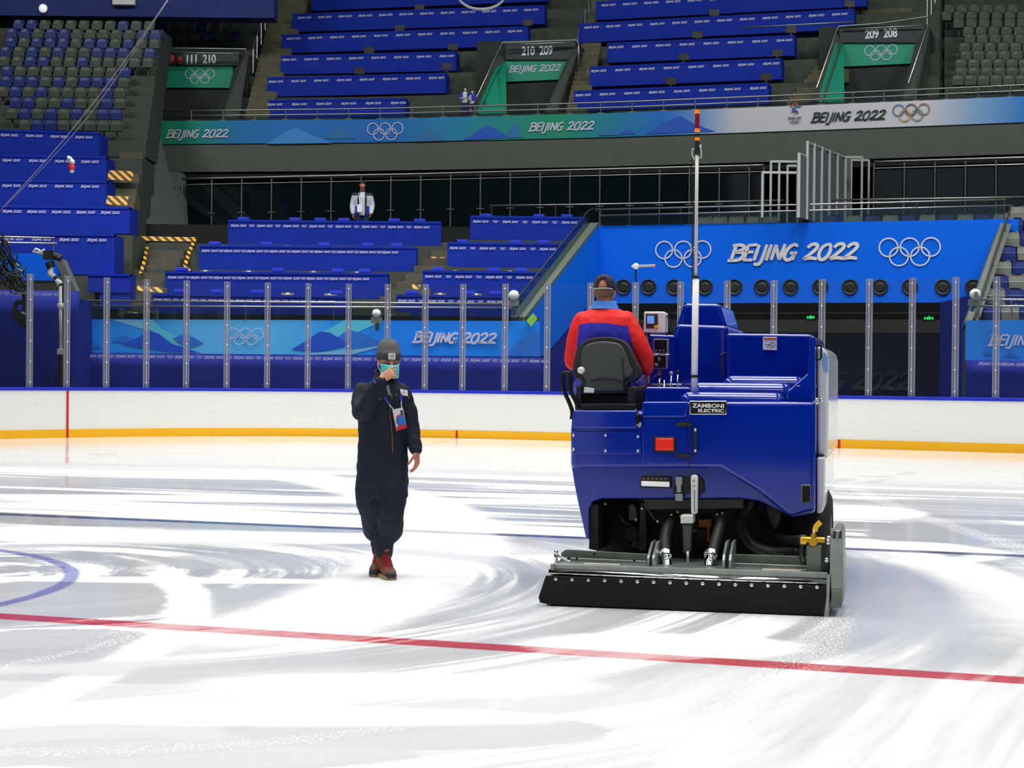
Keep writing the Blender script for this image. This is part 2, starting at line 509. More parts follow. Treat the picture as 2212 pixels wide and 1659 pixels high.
    sweep((1860, 1172), (2075, 1183), (1960, 1212), 0.35, 0.95, 0.8, 0.5, lo=('x', 3.0, 0.6))
    ell(1870, 1105, 120, 14, 0.98, 0.9, 0.3)
    ell(1930, 1178, 150, 9, 0.9, 0.6, 0.3)
    sweep((1250, 1330), (1100, 1370), (900, 1400), 0.5, 0.25, 0.6, 0.5, hi=('x', 1.0, 0.6))
    # ragged snow crumbs thrown out along the track edges
    def crumbs(pa, pb, pc, wd, lo=None, hi=None):
        nonlocal val
        cx, cy, r = circ3(G(*pa), G(*pb), G(*pc))
        dx, dy = X - cx, Y - cy
        dd = (NX.op('SQRT', dx * dx + dy * dy) - r).abs()
        k = smooth(dd + n_hi * 0.3, wd, wd * 0.4) * smooth(n_dot, 0.56, 0.62)
        if lo: k = k * smooth({'x': X, 'y': Y}[lo[0]], lo[1], lo[1] + lo[2])
        if hi: k = k * smooth({'x': X, 'y': Y}[hi[0]], hi[1] + hi[2], hi[1])
        val = mixf(val, 1.15, k)
    crumbs((0, 1440), (250, 1385), (390, 1330), 0.07)
    crumbs((660, 1290), (720, 1262), (730, 1230), 0.12, lo=('x', -2.6, 0.4))
    crumbs((1900, 1080), (2035, 1130), (2180, 1175), 0.18, lo=('x', 3.2, 0.5))
    crumbs((1740, 1420), (1790, 1360), (1800, 1320), 0.2, hi=('y', 11.6, 0.4))
    crumbs((1000, 1540), (700, 1590), (300, 1620), 0.10, hi=('y', 8.8, 0.4))
    val = val + n_hi * 0.05 + (pl2 - 0.5) * 0.12 * (1 - fz)
    ramp = nt.nodes.new('ShaderNodeValToRGB'); e = ramp.color_ramp.elements
    e[0].position = 0; e[0].color = rgb(199, 201, 201)
    e[1].position = 1; e[1].color = rgb(247, 248, 248)
    k = e.new(0.45); k.color = rgb(224, 225, 225)
    nt.links.new(val.s, ramp.inputs['Fac'])
    col = ramp.outputs['Color']
    def paint(col, fac, c):
        mx = nt.nodes.new('ShaderNodeMix'); mx.data_type = 'RGBA'
        nt.links.new(fac.s, mx.inputs[0]); nt.links.new(col, mx.inputs[6]); mx.inputs[7].default_value = rgb(*c)
        return mx.outputs[2]
    # ---- painted lines under the ice, paler where the surface is scraped white
    scr = 1.0 - smooth(val + n_mid * 0.5 + (pl2 - 0.5) * 0.6, 0.5, 1.05) * 0.38
    off = r0.x * nx + r0.y * ny
    red = smooth((across - off + n_hi * 0.015).abs(), 0.125, 0.10) * scr
    col = paint(col, red * 0.92, (190, 42, 58))
    b0 = G(1000, 1151.5)
    ob = b0.x * nx + b0.y * ny
    blue = smooth((across - ob + n_mid * 0.04).abs(), 0.135, 0.09)
    seen = smooth(val + n_mid * 0.3, 1.05, 0.55)
    seen = NX.op('MAXIMUM', seen, smooth(X, 2.2, 3.0) * 0.85)
    col = paint(col, blue * (0.25 + seen * 0.6), (48, 54, 98))
    cx, cy, cr = circ3(G(155, 1240), G(0, 1189), G(0, 1306))
    dx, dy = X - cx, Y - cy
    rr = (NX.op('SQRT', dx * dx + dy * dy) - cr).abs()
    ring = smooth(rr + n_mid * 0.03, 0.085, 0.035)
    col = paint(col, ring * 0.75, (92, 92, 170))
    # faint end-zone markings, and tan and grey lines on the far ice
    def mark(pa, pb, wd, c, amt):
        nonlocal col
        a, b = G(*pa), G(*pb); mid = (a + b) / 2; t = (b - a); L = t.length; t.normalize()
        u = ((X - mid.x) * t.x + (Y - mid.y) * t.y).abs(); v = ((X - mid.x) * -t.y + (Y - mid.y) * t.x).abs()
        f = smooth(u, L / 2, L / 2 - 0.05) * smooth(v, wd / 2, wd / 2 * 0.5) * amt
        col = paint(col, f, c)
    mark((1852, 1029), (1935, 1030), 0.6, (196, 176, 176), 0.6)
    mark((1805, 1041), (1842, 1033), 0.35, (205, 190, 190), 0.55)
    mark((1880, 1043), (1916, 1035), 0.35, (205, 190, 190), 0.55)
    mark((1945, 1026), (1975, 1018), 0.35, (205, 190, 190), 0.5)
    mark((190, 982), (258, 982), 0.6, (190, 186, 182), 0.6)
    mark((530, 949), (740, 954), 0.5, (214, 196, 160), 0.5)
    mark((1080, 974), (1240, 976), 0.5, (200, 198, 194), 0.4)
    mark((1785, 1072), (2212, 1073), 0.12, (206, 208, 210), 0.6)
    mark((908, 965), (985, 948), 0.4, (214, 205, 196), 0.5)
    nt.links.new(col, bs.inputs['Base Color'])
    rgh = NX.op('MULTIPLY_ADD', val, 0.36, 0.10, clamp=True) + zone * -0.32
    rgh = NX.op('MAXIMUM', rgh, 0.09)
    nt.links.new(rgh.s, bs.inputs['Roughness'])
    bs.inputs['Specular IOR Level'].default_value = 0.32
    bs.inputs['IOR'].default_value = 1.31
    bp = nt.nodes.new('ShaderNodeBump'); bp.inputs['Strength'].default_value = 0.06; bp.inputs['Distance'].default_value = 0.01
    nt.links.new((val * 0.6 + n_hi * 0.3).s, bp.inputs['Height'])
    nt.links.new(bp.outputs['Normal'], bs.inputs['Normal'])
    return m

BPX = [(-330, 956.5), (-160, 952.2), (0, 947.6), (145, 944.8), (331, 942.6), (460, 941.6), (590, 941.6), (768, 942.8), (908, 944.8), (987, 946.4), (1233, 951.7), (1500, 959), (1813, 967.8), (2212, 979), (2600, 990)]
BPT = [G(*p) for p in BPX]
for _ in range(2):
    BPT = [BPT[0]] + [(BPT[i - 1] + 2 * BPT[i] + BPT[i + 1]) / 4 for i in range(1, len(BPT) - 1)] + [BPT[-1]]
BLINE = catmull(BPT, 8)
def pixel_of(p):
    v = Vector(p) - CAM
    return CX + F * v.dot(_r) / v.dot(_f), CY - F * v.dot(_u) / v.dot(_f)
def on_boards(px):
    for a, b in zip(BLINE, BLINE[1:]):
        xa, xb = pixel_of(a)[0], pixel_of(b)[0]
        if xa <= px <= xb:
            return a.lerp(b, (px - xa) / (xb - xa)), (b - a).normalized()
    return BLINE[-1], (BLINE[-1] - BLINE[-2]).normalized()

ice = MB()
ice.poly([Vector((p.x, p.y, 0)) for p in BLINE] + [Vector((26, 20, 0)), Vector((26, -6, 0)), Vector((-26, -6, 0)), Vector((-26, 25, 0))])
ice.f = [tuple(reversed(ice.f[0]))]
structure(ice.build('floor', ice_material(), keep=True), 'ice sheet swept with wet grey and white machine tracks, painted red and blue lines')

concrete = mat('stand_concrete', (62, 70, 62), 0.85, noise=0.12, nscale=3)
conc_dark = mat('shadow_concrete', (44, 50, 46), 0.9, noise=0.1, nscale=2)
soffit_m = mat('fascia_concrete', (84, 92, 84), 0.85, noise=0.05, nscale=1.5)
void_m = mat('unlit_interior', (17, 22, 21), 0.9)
steel = mat('brushed_steel', (190, 192, 190), 0.28, 1.0)
rail_m = mat('handrail_steel', (170, 170, 166), 0.35, 0.9)
navy_drape = mat('navy_drape', (14, 32, 128), 0.75, spec=0.2, noise=0.10, nscale=1.2)
row_blue = mat('blue_cover_fabric', (26, 50, 158), 0.75, spec=0.1, noise=0.06, nscale=1.5)
print_w = mat('pale_print', (206, 204, 226), 0.7, spec=0.2)
print_grey = mat('silver_print', (205, 203, 200), 0.6)
black_rub = mat('black_rubber', (16, 16, 17), 0.7)
black_gloss = mat('black_gloss', (10, 10, 11), 0.4, spec=.3)
white_p = mat('white_paint', (232, 232, 230), 0.35)
grey_p = mat('grey_paint', (150, 152, 152), 0.5)
yellow_tape = stripe_mat('hazard_stripes', (226, 158, 30), (26, 26, 24), 4.0, (1, 0.3, 1))

fl = MB()
fl.poly([(-40, 36, -0.03), (40, 30, -0.03), (40, 90, -0.03), (-40, 90, -0.03)])
structure(fl.build('floor_concourse', conc_dark, keep=True))

# ------------------------------------------------------------------ rink boards
def strip(line, z0, z1, d0, d1, mb, mi=0):
    """wall following a plan line, d0 front offset (towards camera), d1 back offset"""
    fr, bk = [], []
    for i, p in enumerate(line):
        t = (line[min(i + 1, len(line) - 1)] - line[max(i - 1, 0)]).normalized()
        n = Vector((-t.y, t.x, 0))
        fr.append(p - n * d0); bk.append(p + n * d1)
    k = len(line); vs = []
    for q in (fr, bk):
        vs += [Vector((p.x, p.y, z0)) for p in q] + [Vector((p.x, p.y, z1)) for p in q]
    fs = []
    for i in range(k - 1):
        fs += [(i, i + 1, k + i + 1, k + i), (2 * k + i + 1, 2 * k + i, 3 * k + i, 3 * k + i + 1),
               (k + i, k + i + 1, 3 * k + i + 1, 3 * k + i), (i + 1, i, 2 * k + i, 2 * k + i + 1)]
    fs += [(0, k, 3 * k, 2 * k), (k - 1, 3 * k - 1, 4 * k - 1, 2 * k - 1)]
    mb.add(vs, fs, mi)
ZB, ZC, ZG = 1.085, 1.16, 3.74
# the near side behind the photographer: unseen boards cut short, dark wall behind, added to shape the machine's reflections
nb = MB(); nb.box((-26, -6.15, 0), (-6.6, -6, 1.16)); structure(nb.build('wall_boards_unseen', mat('white_board_plastic', (238, 238, 234), 0.3), keep=True))
nb = MB(); nb.box((-26, -10.3, 0), (26, -10, 7)); structure(nb.build('wall_near_stand', void_m, keep=True))
nb = MB(); nb.box((-26.5, -10, 0), (-26, 90, 27)); structure(nb.build('wall_left', void_m, keep=True))
nb = MB(); nb.box((30, -10, 0), (30.5, 90, 27)); structure(nb.build('wall_right', void_m, keep=True))
nb = MB(); nb.box((-26, 78, 0), (30, 78.5, 27)); structure(nb.build('wall_back', void_m, keep=True))
nb = MB(); nb.poly([(-26, -10, -.02), (26, -10, -.02), (26, -6, -.02), (-26, -6, -.02)]); structure(nb.build('floor_near_walk', conc_dark, keep=True))
board_w = mat('white_board_plastic', (232, 232, 228), 0.3)
kick_y = mat('yellow_kickplate', (250, 184, 8), 0.35)
cap_b = mat('blue_cap_rail', (18, 38, 190), 0.4)
red_pl = mat('red_stripe', (205, 28, 26), 0.4)
grey_dot = mat('board_bolt', (180, 180, 178), 0.4)
mb = MB(); strip(BLINE, 0.19, ZB, 0.0, 0.12, mb)
for sx in (78, 204, 331, 460, 590, 719, 964, 1100, 1838, 1978, 2112):
    p, t = on_boards(sx); n = Vector((-t.y, t.x, 0))
    for zz in (0.26, 0.42, 0.58, 0.78, 1.0):
        for dx in (-0.035, 0.035):
            c = p + t * dx + Vector((0, 0, zz)); mb.ball(c, (0.009, 0.006, 0.009), 1, 6, 4)
structure(mb.build('wall_boards', [board_w, grey_dot], keep=True), 'white dasher boards around the far end of the rink')
mb = MB(); strip(BLINE, 0.0, 0.19, 0.015, 0.10, mb)
structure(mb.build('baseboard_rink', kick_y, keep=True), 'yellow kickplate along the foot of the boards')
mb = MB(); strip(BLINE, ZB, ZC, 0.03, 0.16, mb)
structure(mb.build('trim_1', cap_b, keep=True, bevel=0.01), 'blue cap rail on top of the boards')
for i, (px, z0, z1, wd) in enumerate(((145, 0.19, ZB, 0.05), (145, 0, 0.19, 0.06), (987, 0, 0.19, 0.055), (1813, 0, 0.19, 0.06))):
    p, t = on_boards(px); n = Vector((-t.y, t.x, 0))
    q = MB(); a = p - t * wd / 2 - n * 0.02; b = p + t * wd / 2 - n * 0.02
    q.hexa([a + Vector((0, 0, z0)), b + Vector((0, 0, z0)), b + Vector((0, 0, z1)), a + Vector((0, 0, z1))], n * 0.012)
    structure(q.build('trim_%d' % (i + 2), red_pl, keep=True), 'red line marked on the boards')

# ------------------------------------------------------------------ glazing above the boards
pane_m = glass_mat('clear_acrylic', (0.96, 0.975, 0.98), 0.010, 0.03, 0.005)
post_m = glass_mat('frosted_post', (0.80, 0.82, 0.86), 0.05, 0.15, 0.20, (190, 192, 206))
edge_m = mat('post_edge', (150, 150, 165), 0.5)
PPX = [-20, 65, 145, 230, 316, 402, 489, 576, 663, 750, 834, 915, 996, 1087, 1178, 1271, 1368, 1465, 1566, 1667, 1771, 1873, 1966, 2060, 2148, 2236]
prev = None
for i, px in enumerate(PPX):
    p, t = on_boards(px); n = Vector((-t.y, t.x, 0)); c = p + n * 0.065
    wh = 'clear bolted glazing post standing in line with the red goal stripe' if i == 2 else ('clear bolted glazing post beside the tangle of black cables' if i == 1 else 'clear bolted glazing post, %s after the one over the red goal stripe' % ORD[max(i - 2, 0)])
    if 0 < i < len(PPX) - 1:
        r = thing('glazing_post', wh, 'post', (c.x, c.y, ZC), 'clear posts between the rink glass panels')
        M = Matrix((t, n, Vector((0, 0, 1)))).transposed()
        b = MB(); b.box((-0.065, -0.03, 0), (0.065, 0.03, ZG - ZC), 0, M)
        b.build('post_body', post_m, r)
        b = MB()
        for dx in (-0.068, 0.06): b.box((dx, -0.034, 0), (dx + 0.008, 0.034, ZG - ZC), 0, M)
        b.box((-0.012, -0.036, 0), (0.012, -0.03, ZG - ZC), 0, M)
        b.build('edge_strip', edge_m, r)
        b = MB()
        for k in range(6): b.ball(M @ Vector((0, -0.04, 0.12 + k * (ZG - ZC - 0.24) / 5)), 0.02, 0, 8, 5)
        b.build('bolts', mat('bright_bolt', (230, 228, 224), 0.3), r)
    if prev is not None:
        a, ta = prev
        tt = (c - a).normalized(); nn = Vector((-tt.y, tt.x, 0))
        b = MB(); q0 = a + tt * 0.075; q1 = c - tt * 0.075
        b.hexa([q0 + Vector((0, 0, ZC + .005)), q1 + Vector((0, 0, ZC + .005)), q1 + Vector((0, 0, ZG - 0.03)), q0 + Vector((0, 0, ZG - 0.03))], nn * 0.012)
        pn = b.build('rink_glass', pane_m)
        tag(pn, 'clear rink glass panel on the boards, %s counting from the pole camera corner' % ORD[i], 'glass panel', 'rink glass panels above the boards')
    prev = (c, t)

# ================================================================== STANDS
def yrail_rel(px, pts):
    for (x0, y0), (x1, y1) in zip(pts, pts[1:]):
        if px <= x1 or (x1, y1) == pts[-1]:
            return lerp(y0, y1, (px - x0) / (x1 - x0))
BAND = [(335, 263.0), (800, 258.5), (1300, 246.0), (1750, 228.5), (2212, 209.0)]
def Yup(px): return 35607.0 / (hz(px) - yrail_rel(max(px, 335), BAND))
ZBT, ZBB, ZFB = 10.92, 10.06, 9.02
def upline(pxs, dy=0.0):
    return [Vector((P(px, 300, Yup(px) + dy).x, Yup(px) + dy, 0)) for px in pxs]

def slab(mb, px0, px1, yt0, yt1, yb0, yb1, Y0, Y1, depth, mi=0):
    q = [P(px0, yb0, Y0), P(px1, yb1, Y1), P(px1, yt1, Y1), P(px0, yt0, Y0)]
    # square the ends: verticals stay vertical
    q[3].x, q[2].x = q[0].x, q[1].x
    t = (q[1] - q[0]); n = Vector((-t.y, t.x, 0)).normalized()
    mb.hexa(q, n * depth, mi)
    return q, n

NROW = [0]
def desk_row(px0, px1, yt0, yt1, hgt, Y0, Y1, nwords, label, group, depth=0.75, withrings=False, start=0.06, end=0.06, th=0.066, endcap=True):
    a, b = P(px0, yt0, Y0), P(px1, yt1, Y1)
    base = Vector(((a.x + b.x) / 2, (a.y + b.y) / 2, min(a.z, b.z) - hgt))
    r = thing('covered_desk_row', label, 'desk row', base, group)
    t = (b - a); tn = t.normalized(); n = Vector((-t.y, t.x, 0)).normalized()
    dz = Vector((0, 0, hgt))
    m = MB()
    m.hexa([a - dz, b - dz, b, a], n * depth)
    # a lip of cloth that folds over the desk edge
    m.hexa([a - n * 0.02 - Vector((0, 0, .05)), b - n * 0.02 - Vector((0, 0, .05)), b - n * 0.02 + Vector((0, 0, .02)), a - n * 0.02 + Vector((0, 0, .02))], n * 0.3)
    m.build('fabric_cover', row_blue, r, world=True)
    L = t.length
    m = MB()
    items = []
    for i in range(nwords):
        f = lerp(start, 1 - end, i / max(nwords - 1, 1)) if nwords > 1 else 0.5
        items.append(('w', f))
        if withrings and i < nwords - 1: items.append(('r', f + 0.5 * (1 - start - end) / (nwords - 1)))
    for k, f in items:
        O = a + t * f - Vector((0, 0, 0.16)) - n * 0.03
        if k == 'w': lettering(m, 'BEIJING 2022', O, tn, th, -n, 0.17, 2)
        else: rings(m, O, tn, th * 0.42, -n, 12, 0.3)
    m.build('printed_lettering', print_w, r, world=True)
    return r, a, t, n

def tier_block(name, pxl, pxr, tiers, m=concrete, depth=1.7):
    """stepped concrete under a block: tiers = (Y or function, z)"""
    mb = MB()
    for Yf, z, zlow in tiers:
        A = P(pxl, 500, Yf(pxl) if callable(Yf) else Yf); B = P(pxr, 500, Yf(pxr) if callable(Yf) else Yf)
        n = 8 if callable(Yf) else 1
        for i in range(n):
            p0 = lerp(pxl, pxr, i / n); p1 = lerp(pxl, pxr, (i + 1) / n)
            a = P(p0, 500, Yf(p0) if callable(Yf) else Yf); b = P(p1, 500, Yf(p1) if callable(Yf) else Yf)
            t = b - a; t.z = 0; nn = Vector((-t.y, t.x, 0)).normalized()
            mb.hexa([(a.x, a.y, zlow), (b.x, b.y, zlow), (b.x, b.y, z), (a.x, a.y, z)], nn * depth)
    return structure(mb.build(name, m, keep=True))

# ---------------------------------------------- lower centre block: press desks under blue covers
lower = [  # key, px0, px1, ytop0, ytop1, Y, words
    ('R', 329, 757, 635, 640, 48.5, 7), ('R', 357, 838, 587, 591, 50.1, 9), ('R', 430, 900, 530, 534, 51.7, 9), ('R', 493, 953, 476, 480, 53.3, 8)]
lower2 = [(856, 1108, 637, 640, 48.5, 4), (913, 1172, 585, 588, 50.1, 4), (966, 1222, 524, 527, 51.7, 4), (1016, 1268, 467, 470, 53.3, 4)]
lev = ['lowest', 'second lowest', 'second highest', 'highest']
LOWZ = []
for k, (_, a, b, y0, y1, Y, nw) in enumerate(lower):
    desk_row(a, b, y0, y1, 0.72, Y, Y, nw, 'long blue covered press desk by the yellow taped aisle, %s of its four tiers' % lev[k], 'blue press desks of the lower stand', withrings=True, start=0.05, end=0.09 + 0.03 * (k < 3), th=0.056)
    LOWZ.append(Z(a, y0, Y) - 0.72)
for k, (a, b, y0, y1, Y, nw) in enumerate(lower2):
    desk_row(a, b, y0, y1, 0.72, Y, Y, nw, 'short blue covered press desk beside the sloping tunnel parapet, %s of its four tiers' % lev[k], 'blue press desks of the lower stand', withrings=True, start=0.09, end=0.15, th=0.056)
tier_block('floor_terrace', 330, 1150, [(47.2, LOWZ[0] - 0.02, 0)])
for k in range(4): tier_block('floor_terrace', 330, 1170 + 36 * k, [(48.4 + 1.6 * k, LOWZ[k] - 0.005, LOWZ[k] - 0.8)])
for k, (a, b, y0, y1, Y, nw) in enumerate(lower2):
    z2 = min(Z(a, y0, Y), Z(b, y1, Y)) - 0.72
    tier_block('floor_terrace_end', a - 14, 1166 + 36 * k, [(48.4 + 1.6 * k, z2 - .004, z2 - .7)])
tier_block('floor_aisle', 170, 330, [(47.2, 2.95, 0)] + [(48.4 + 1.6 * k, LOWZ[k] - 0.01, LOWZ[k] - 0.8) for k in range(4)])
# concourse slab behind the top tier
ZCON = LOWZ[3] + 0.75
mb = MB(); A = P(255, 500, 55.0); Bp = P(1330, 500, 55.0)
mb.box((A.x, 55.0, 3), (Bp.x, 68, ZCON - 0.02))
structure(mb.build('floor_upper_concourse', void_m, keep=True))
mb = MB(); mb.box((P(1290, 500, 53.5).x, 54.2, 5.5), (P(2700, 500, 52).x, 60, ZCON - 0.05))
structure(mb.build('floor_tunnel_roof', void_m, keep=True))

# chairs and monitor hoods showing above the desk tops
cream = mat('cream_chair_back', (196, 190, 168), 0.5)
hood_m = mat('blue_hood_fabric', (28, 54, 190), 0.7)
def shell_chair(px, Y, ztop, zf, label, group):
    c = P(px, 500, Y)
    r = thing('shell_chair', label, 'chair', (c.x, Y, zf), group)
    m = MB(); n = 8
    f = []; 
    for zz, ww, bw in ((ztop - zf - 0.34, .36, 0), (ztop - zf - 0.08, .40, .03), (ztop - zf - 0.01, .30, .05), (ztop - zf, .16, .055)):
        f.append([Vector((ww / 2 * math.sin(a), bw + 0.05 * math.cos(a) + (0.012 if s else 0), zz)) for s, rng in ((0, range(-n, n + 1)), (1, range(n, -n - 1, -1))) for a in [k / n * 1.45 for k in rng]])
    m.loft(f); m.build('backrest', cream, r, smooth=True)
    m = MB(); m.box((-.2, -.4, .42), (.2, .04, .45)); m.build('seat', cream, r, bevel=0.01)
    for sx in (-.16, .16):
        for sy in (-.36, 0.0):
            q = MB(); q.cyl((sx, sy, 0), (sx * .95, sy, .43), .012, 6); q.build('leg', grey_p, r)
    return r
def hood(px, y, Y, ztop, label, group, wd=0.34):
    c = P(px, 500, Y)
    r = thing('monitor_hood', label, 'monitor', (c.x, Y, ztop + 0.005), group)
    m = MB(); m.box((-wd / 2, 0, 0), (wd / 2, 0.3, 0.10)); m.build('hood', hood_m, r, bevel=0.012)
    m = MB(); m.box((-wd / 2 + .03, 0.3, 0.012), (wd / 2 - .03, 0.31, 0.09)); m.build('screen', black_gloss, r)
    return r
chairs_l = [(48.5, 636, (622, 715)), (50.1, 588, (443, 537, 677, 772)), (51.7, 531, (478, 619, 733, 834)), (53.3, 477, (542, 595, 666, 758, 877))]
hoods_l = [(48.5, 636, (390, 470, 556, 727)), (50.1, 588, (391, 600, 730, 788)), (51.7, 531, (463, 575, 700, 794, 857)), (53.3, 477, (525, 636, 691, 742, 851, 906))]
chairs_r = [(48.5, 638, (952, 1029)), (50.1, 587, (983, 1103)), (51.7, 526, (1030, 1145)), (53.3, 469, (1109, 1198))]
hoods_r = [(48.5, 638, (891, 1013, 1071)), (50.1, 587, (947, 1066, 1127)), (51.7, 526, (1000, 1114, 1174)), (53.3, 469, (1050, 1164, 1224))]
for side_, CH, HD, wh in (('L', chairs_l, hoods_l, 'long press desk'), ('R', chairs_r, hoods_r, 'short press desk by the parapet')):
    for k, (Y, y, xs) in enumerate(CH):
        zt = Z(700 if side_ == 'L' else 1050, y + (1.0 if side_ == 'L' else 0), Y)
        for i, px in enumerate(xs):
            shell_chair(px, Y + 1.22, zt + 0.115, zt - 0.72, 'cream chair back at the %s %s, %s along' % (lev[k], wh, ORD[i + 1]), 'cream chairs at the press desks')
    for k, (Y, y, xs) in enumerate(HD):
        zt = Z(700 if side_ == 'L' else 1050, y + (1.0 if side_ == 'L' else 0), Y) + 0.03
        for i, px in enumerate(xs):
            hood(px, y, Y + 0.32, zt, 'blue hood on the %s %s, %s along it' % (lev[k], wh, ORD[i + 1]), 'blue hoods on the press desks')

# ---------------------------------------------- left block: covered desks then loose seats, rising towards the corner
left_rows = [(-60, 247, 503, 507, 50.0, 5, 1.15), (-60, 280, 444, 448, 51.6, 6, 0.78), (-60, 230, 389, 392, 53.2, 5, 0.78), (-60, 230, 334, 339, 54.8, 5, 0.78), (-60, 215, 279, 287, 56.4, 5, 0.78)]
lv5 = ['lowest', 'second lowest', 'middle', 'second highest', 'highest']
for k, (a, b, y0, y1, Y, nw, hh) in enumerate(left_rows):
    desk_row(a, b, y0, y1, hh, Y, Y, nw, 'blue covered corner desk row, %s of the five below the loose seats' % lv5[k], 'blue covered desks of the left corner stand', start=0.1, end=0.12, depth=1.2)
LZ = [Z(200, y1, Y) - hh for (a, b, y0, y1, Y, nw, hh) in left_rows]
for k, lim in enumerate((256, 286, 288, 298, 306)): tier_block('floor_corner_terrace', -150, lim, [(50.0 + 1.6 * k - 0.05, LZ[k] - 0.02, LZ[k] - 1.2)], depth=1.9)
for i in range(12): tier_block('floor_corner_terrace', -150, 314 + i * 3, [(58 + 0.86 * i, 9.15 + 0.5 * i, 8.6 + 0.5 * i)], depth=1.9)
for i in (9, 10):
    Yl = 58.3 + .86 * i; zl = H + (9.15 + .5 * i - H) * (Yl + 5.4) / Yl
    tier_block('floor_corner_ledge', 338, 548, [(Yl + 5.1, zl, zl - .5)], depth=.9)
for i, (px0, px1, y, Y) in enumerate(((190, 281, 592, 49.2), (215, 281, 628, 48.6))):
    desk_row(px0, px1, y, y + 1, 0.5, Y, Y, 0, 'small plain blue covered table beside the yellow striped steps, %s of two' % ('upper' if i == 0 else 'lower'), 'small blue tables by the steps')

# loose seats
seat_blue = mat('blue_seat_plastic', (16, 36, 108), 0.45)
seat_green = mat('grey_green_seat_plastic', (54, 66, 56), 0.5)
seat_grey = mat('grey_seat_plastic', (112, 114, 108), 0.5)
def seat_mesh():
    m = MB(); fr = []
    for zz, ww, yy in ((0.40, .40, .0), (0.60, .46, .04), (0.76, .44, .07), (0.82, .30, .08)):
        fr.append([Vector((ww / 2 * s * u, yy + d + 0.05 * (1 - u * u), zz)) for d, s, us in ((0, 1, (-1, -.5, 0, .5, 1)), (.03, 1, (1, .5, 0, -.5, -1))) for u in us])
    m.loft(fr)
    m.box((-.22, -.12, .36), (.22, .06, .62))      # tipped-up pan in front of the back
    m.box((-.03, 0.02, 0), (.03, .10, .42))
    return m
protos = {}
def seat(kind, loc, label, group, rot=0.0, scale=1.0):
    if kind not in protos:
        o = seat_mesh().build('stadium_seat', {'b': seat_blue, 'g': seat_green, 'w': seat_grey}[kind], keep=True, smooth=False, bevel=0.015, bseg=1)
        protos[kind] = o
    else:
        o = protos[kind].copy(); COL.objects.link(o)
    o.location = loc; o.rotation_euler = (0, 0, rot); o.scale = (scale, scale, scale)
    tag(o, label, 'seat', group)
    return o
colname = {'b': 'blue', 'g': 'grey-green', 'w': 'grey'}
rs = random.Random(3)
UL = [(278, 262, 8), (254, 266, 9), (231, 270, 9), (204, 274, 10), (181, 278, 10), (157, 284, 10), (134, 330, 12), (114, 338, 12), (97, 344, 12), (80, 520, 18), (62, 530, 18)]
for i, (y, xr, n) in enumerate(UL):
    Yr = 58.3 + 0.86 * i; zt = 9.15 + 0.5 * i
    for j in range(n):
        px = xr - 10 - j * 28.2 - (14 if i % 2 else 0) * 0.3
        if px < -12: continue
        c = P(px, y, Yr)
        kd = 'b' if rs.random() < (0.55 if 1 <= i <= 9 else 0.12) else 'g'
        yy_, zz_ = Yr, zt
        if i >= 9 and px > 338: yy_ = Yr + 5.4; zz_ = H + (zt - H) * yy_ / Yr; c = P(px, y, yy_)
        seat(kd, (c.x, yy_, zz_), '%s loose seat, %s from the aisle, %s row above the corner desks' % (colname[kd], ORD[j + 1], ORD[i + 1]), 'loose seats of the upper left block', 0.0, 0.9)
# top wall of that block
mb = MB(); A = P(-120, 20, 69); Bq = P(592, 20, 69)
mb.box((A.x, 69, Z(300, 36, 69)), (Bq.x, 70, Z(300, -200, 69)))
structure(mb.build('wall_left_top', mat('dim_blue_wall', (26, 46, 112), 0.8, noise=0.2, nscale=1.0), keep=True))
mb = MB(); c = P(269, -6, 68.9); mb.box((c.x - .44, 68.7, c.z - .33), (c.x + .44, 68.98, c.z + .5))
tag(mb.build('notice_board', mat('white_board', (205, 205, 205), 0.5), bevel=0.02), 'white rectangular panel on the dark blue top wall', 'panel')
mb = MB(); c = P(93, 18, 68.8); mb.ball(c, (.17, .14, .17), 0); 
lampw = mat('white_lamp_globe', (235, 235, 230), 0.4, emit=(240, 240, 235), es=0.6)
mb2 = mb.build('wall_lamp', lampw, smooth=True)
tag(mb2, 'round white lamp on the dark blue wall above the loose seats', 'lamp')

# the concrete wedge that ends the upper balcony on the left
mb = MB()
q = [P(283, 500, 54.6), P(392, 470, 57.5), P(345, 250, 63.5), P(331, 250, 62.5)]
q2 = [P(270, 508, 54.2), P(300, 508, 54.2), P(345, 150, 66), P(329, 150, 66)]
mb.prism(q2, (0, 1.0, 0.0)); mb.prism([P(296, 508, 54.3), P(398, 508, 58.5), P(392, 372, 64), P(338, 372, 64), P(336, 250, 64)], (0, 0.8, 0))
structure(mb.build('wall_balcony_end', soffit_m, keep=True))

# corner steps up beside the wedge
mb = MB()
for i in range(22):
    t = i / 21; y = lerp(470, 140, t); Yq = lerp(52.3, 65.0, t)
    a = P(lerp(228, 300, t), y, Yq); b = P(lerp(284, 342, t), y, Yq)
    mb.box((a.x, Yq, a.z - 0.5), (b.x, Yq + 0.75, a.z))
structure(mb.build('stairs_corner', mat('step_concrete', (92, 90, 70), 0.85, noise=0.15, nscale=4), keep=True))

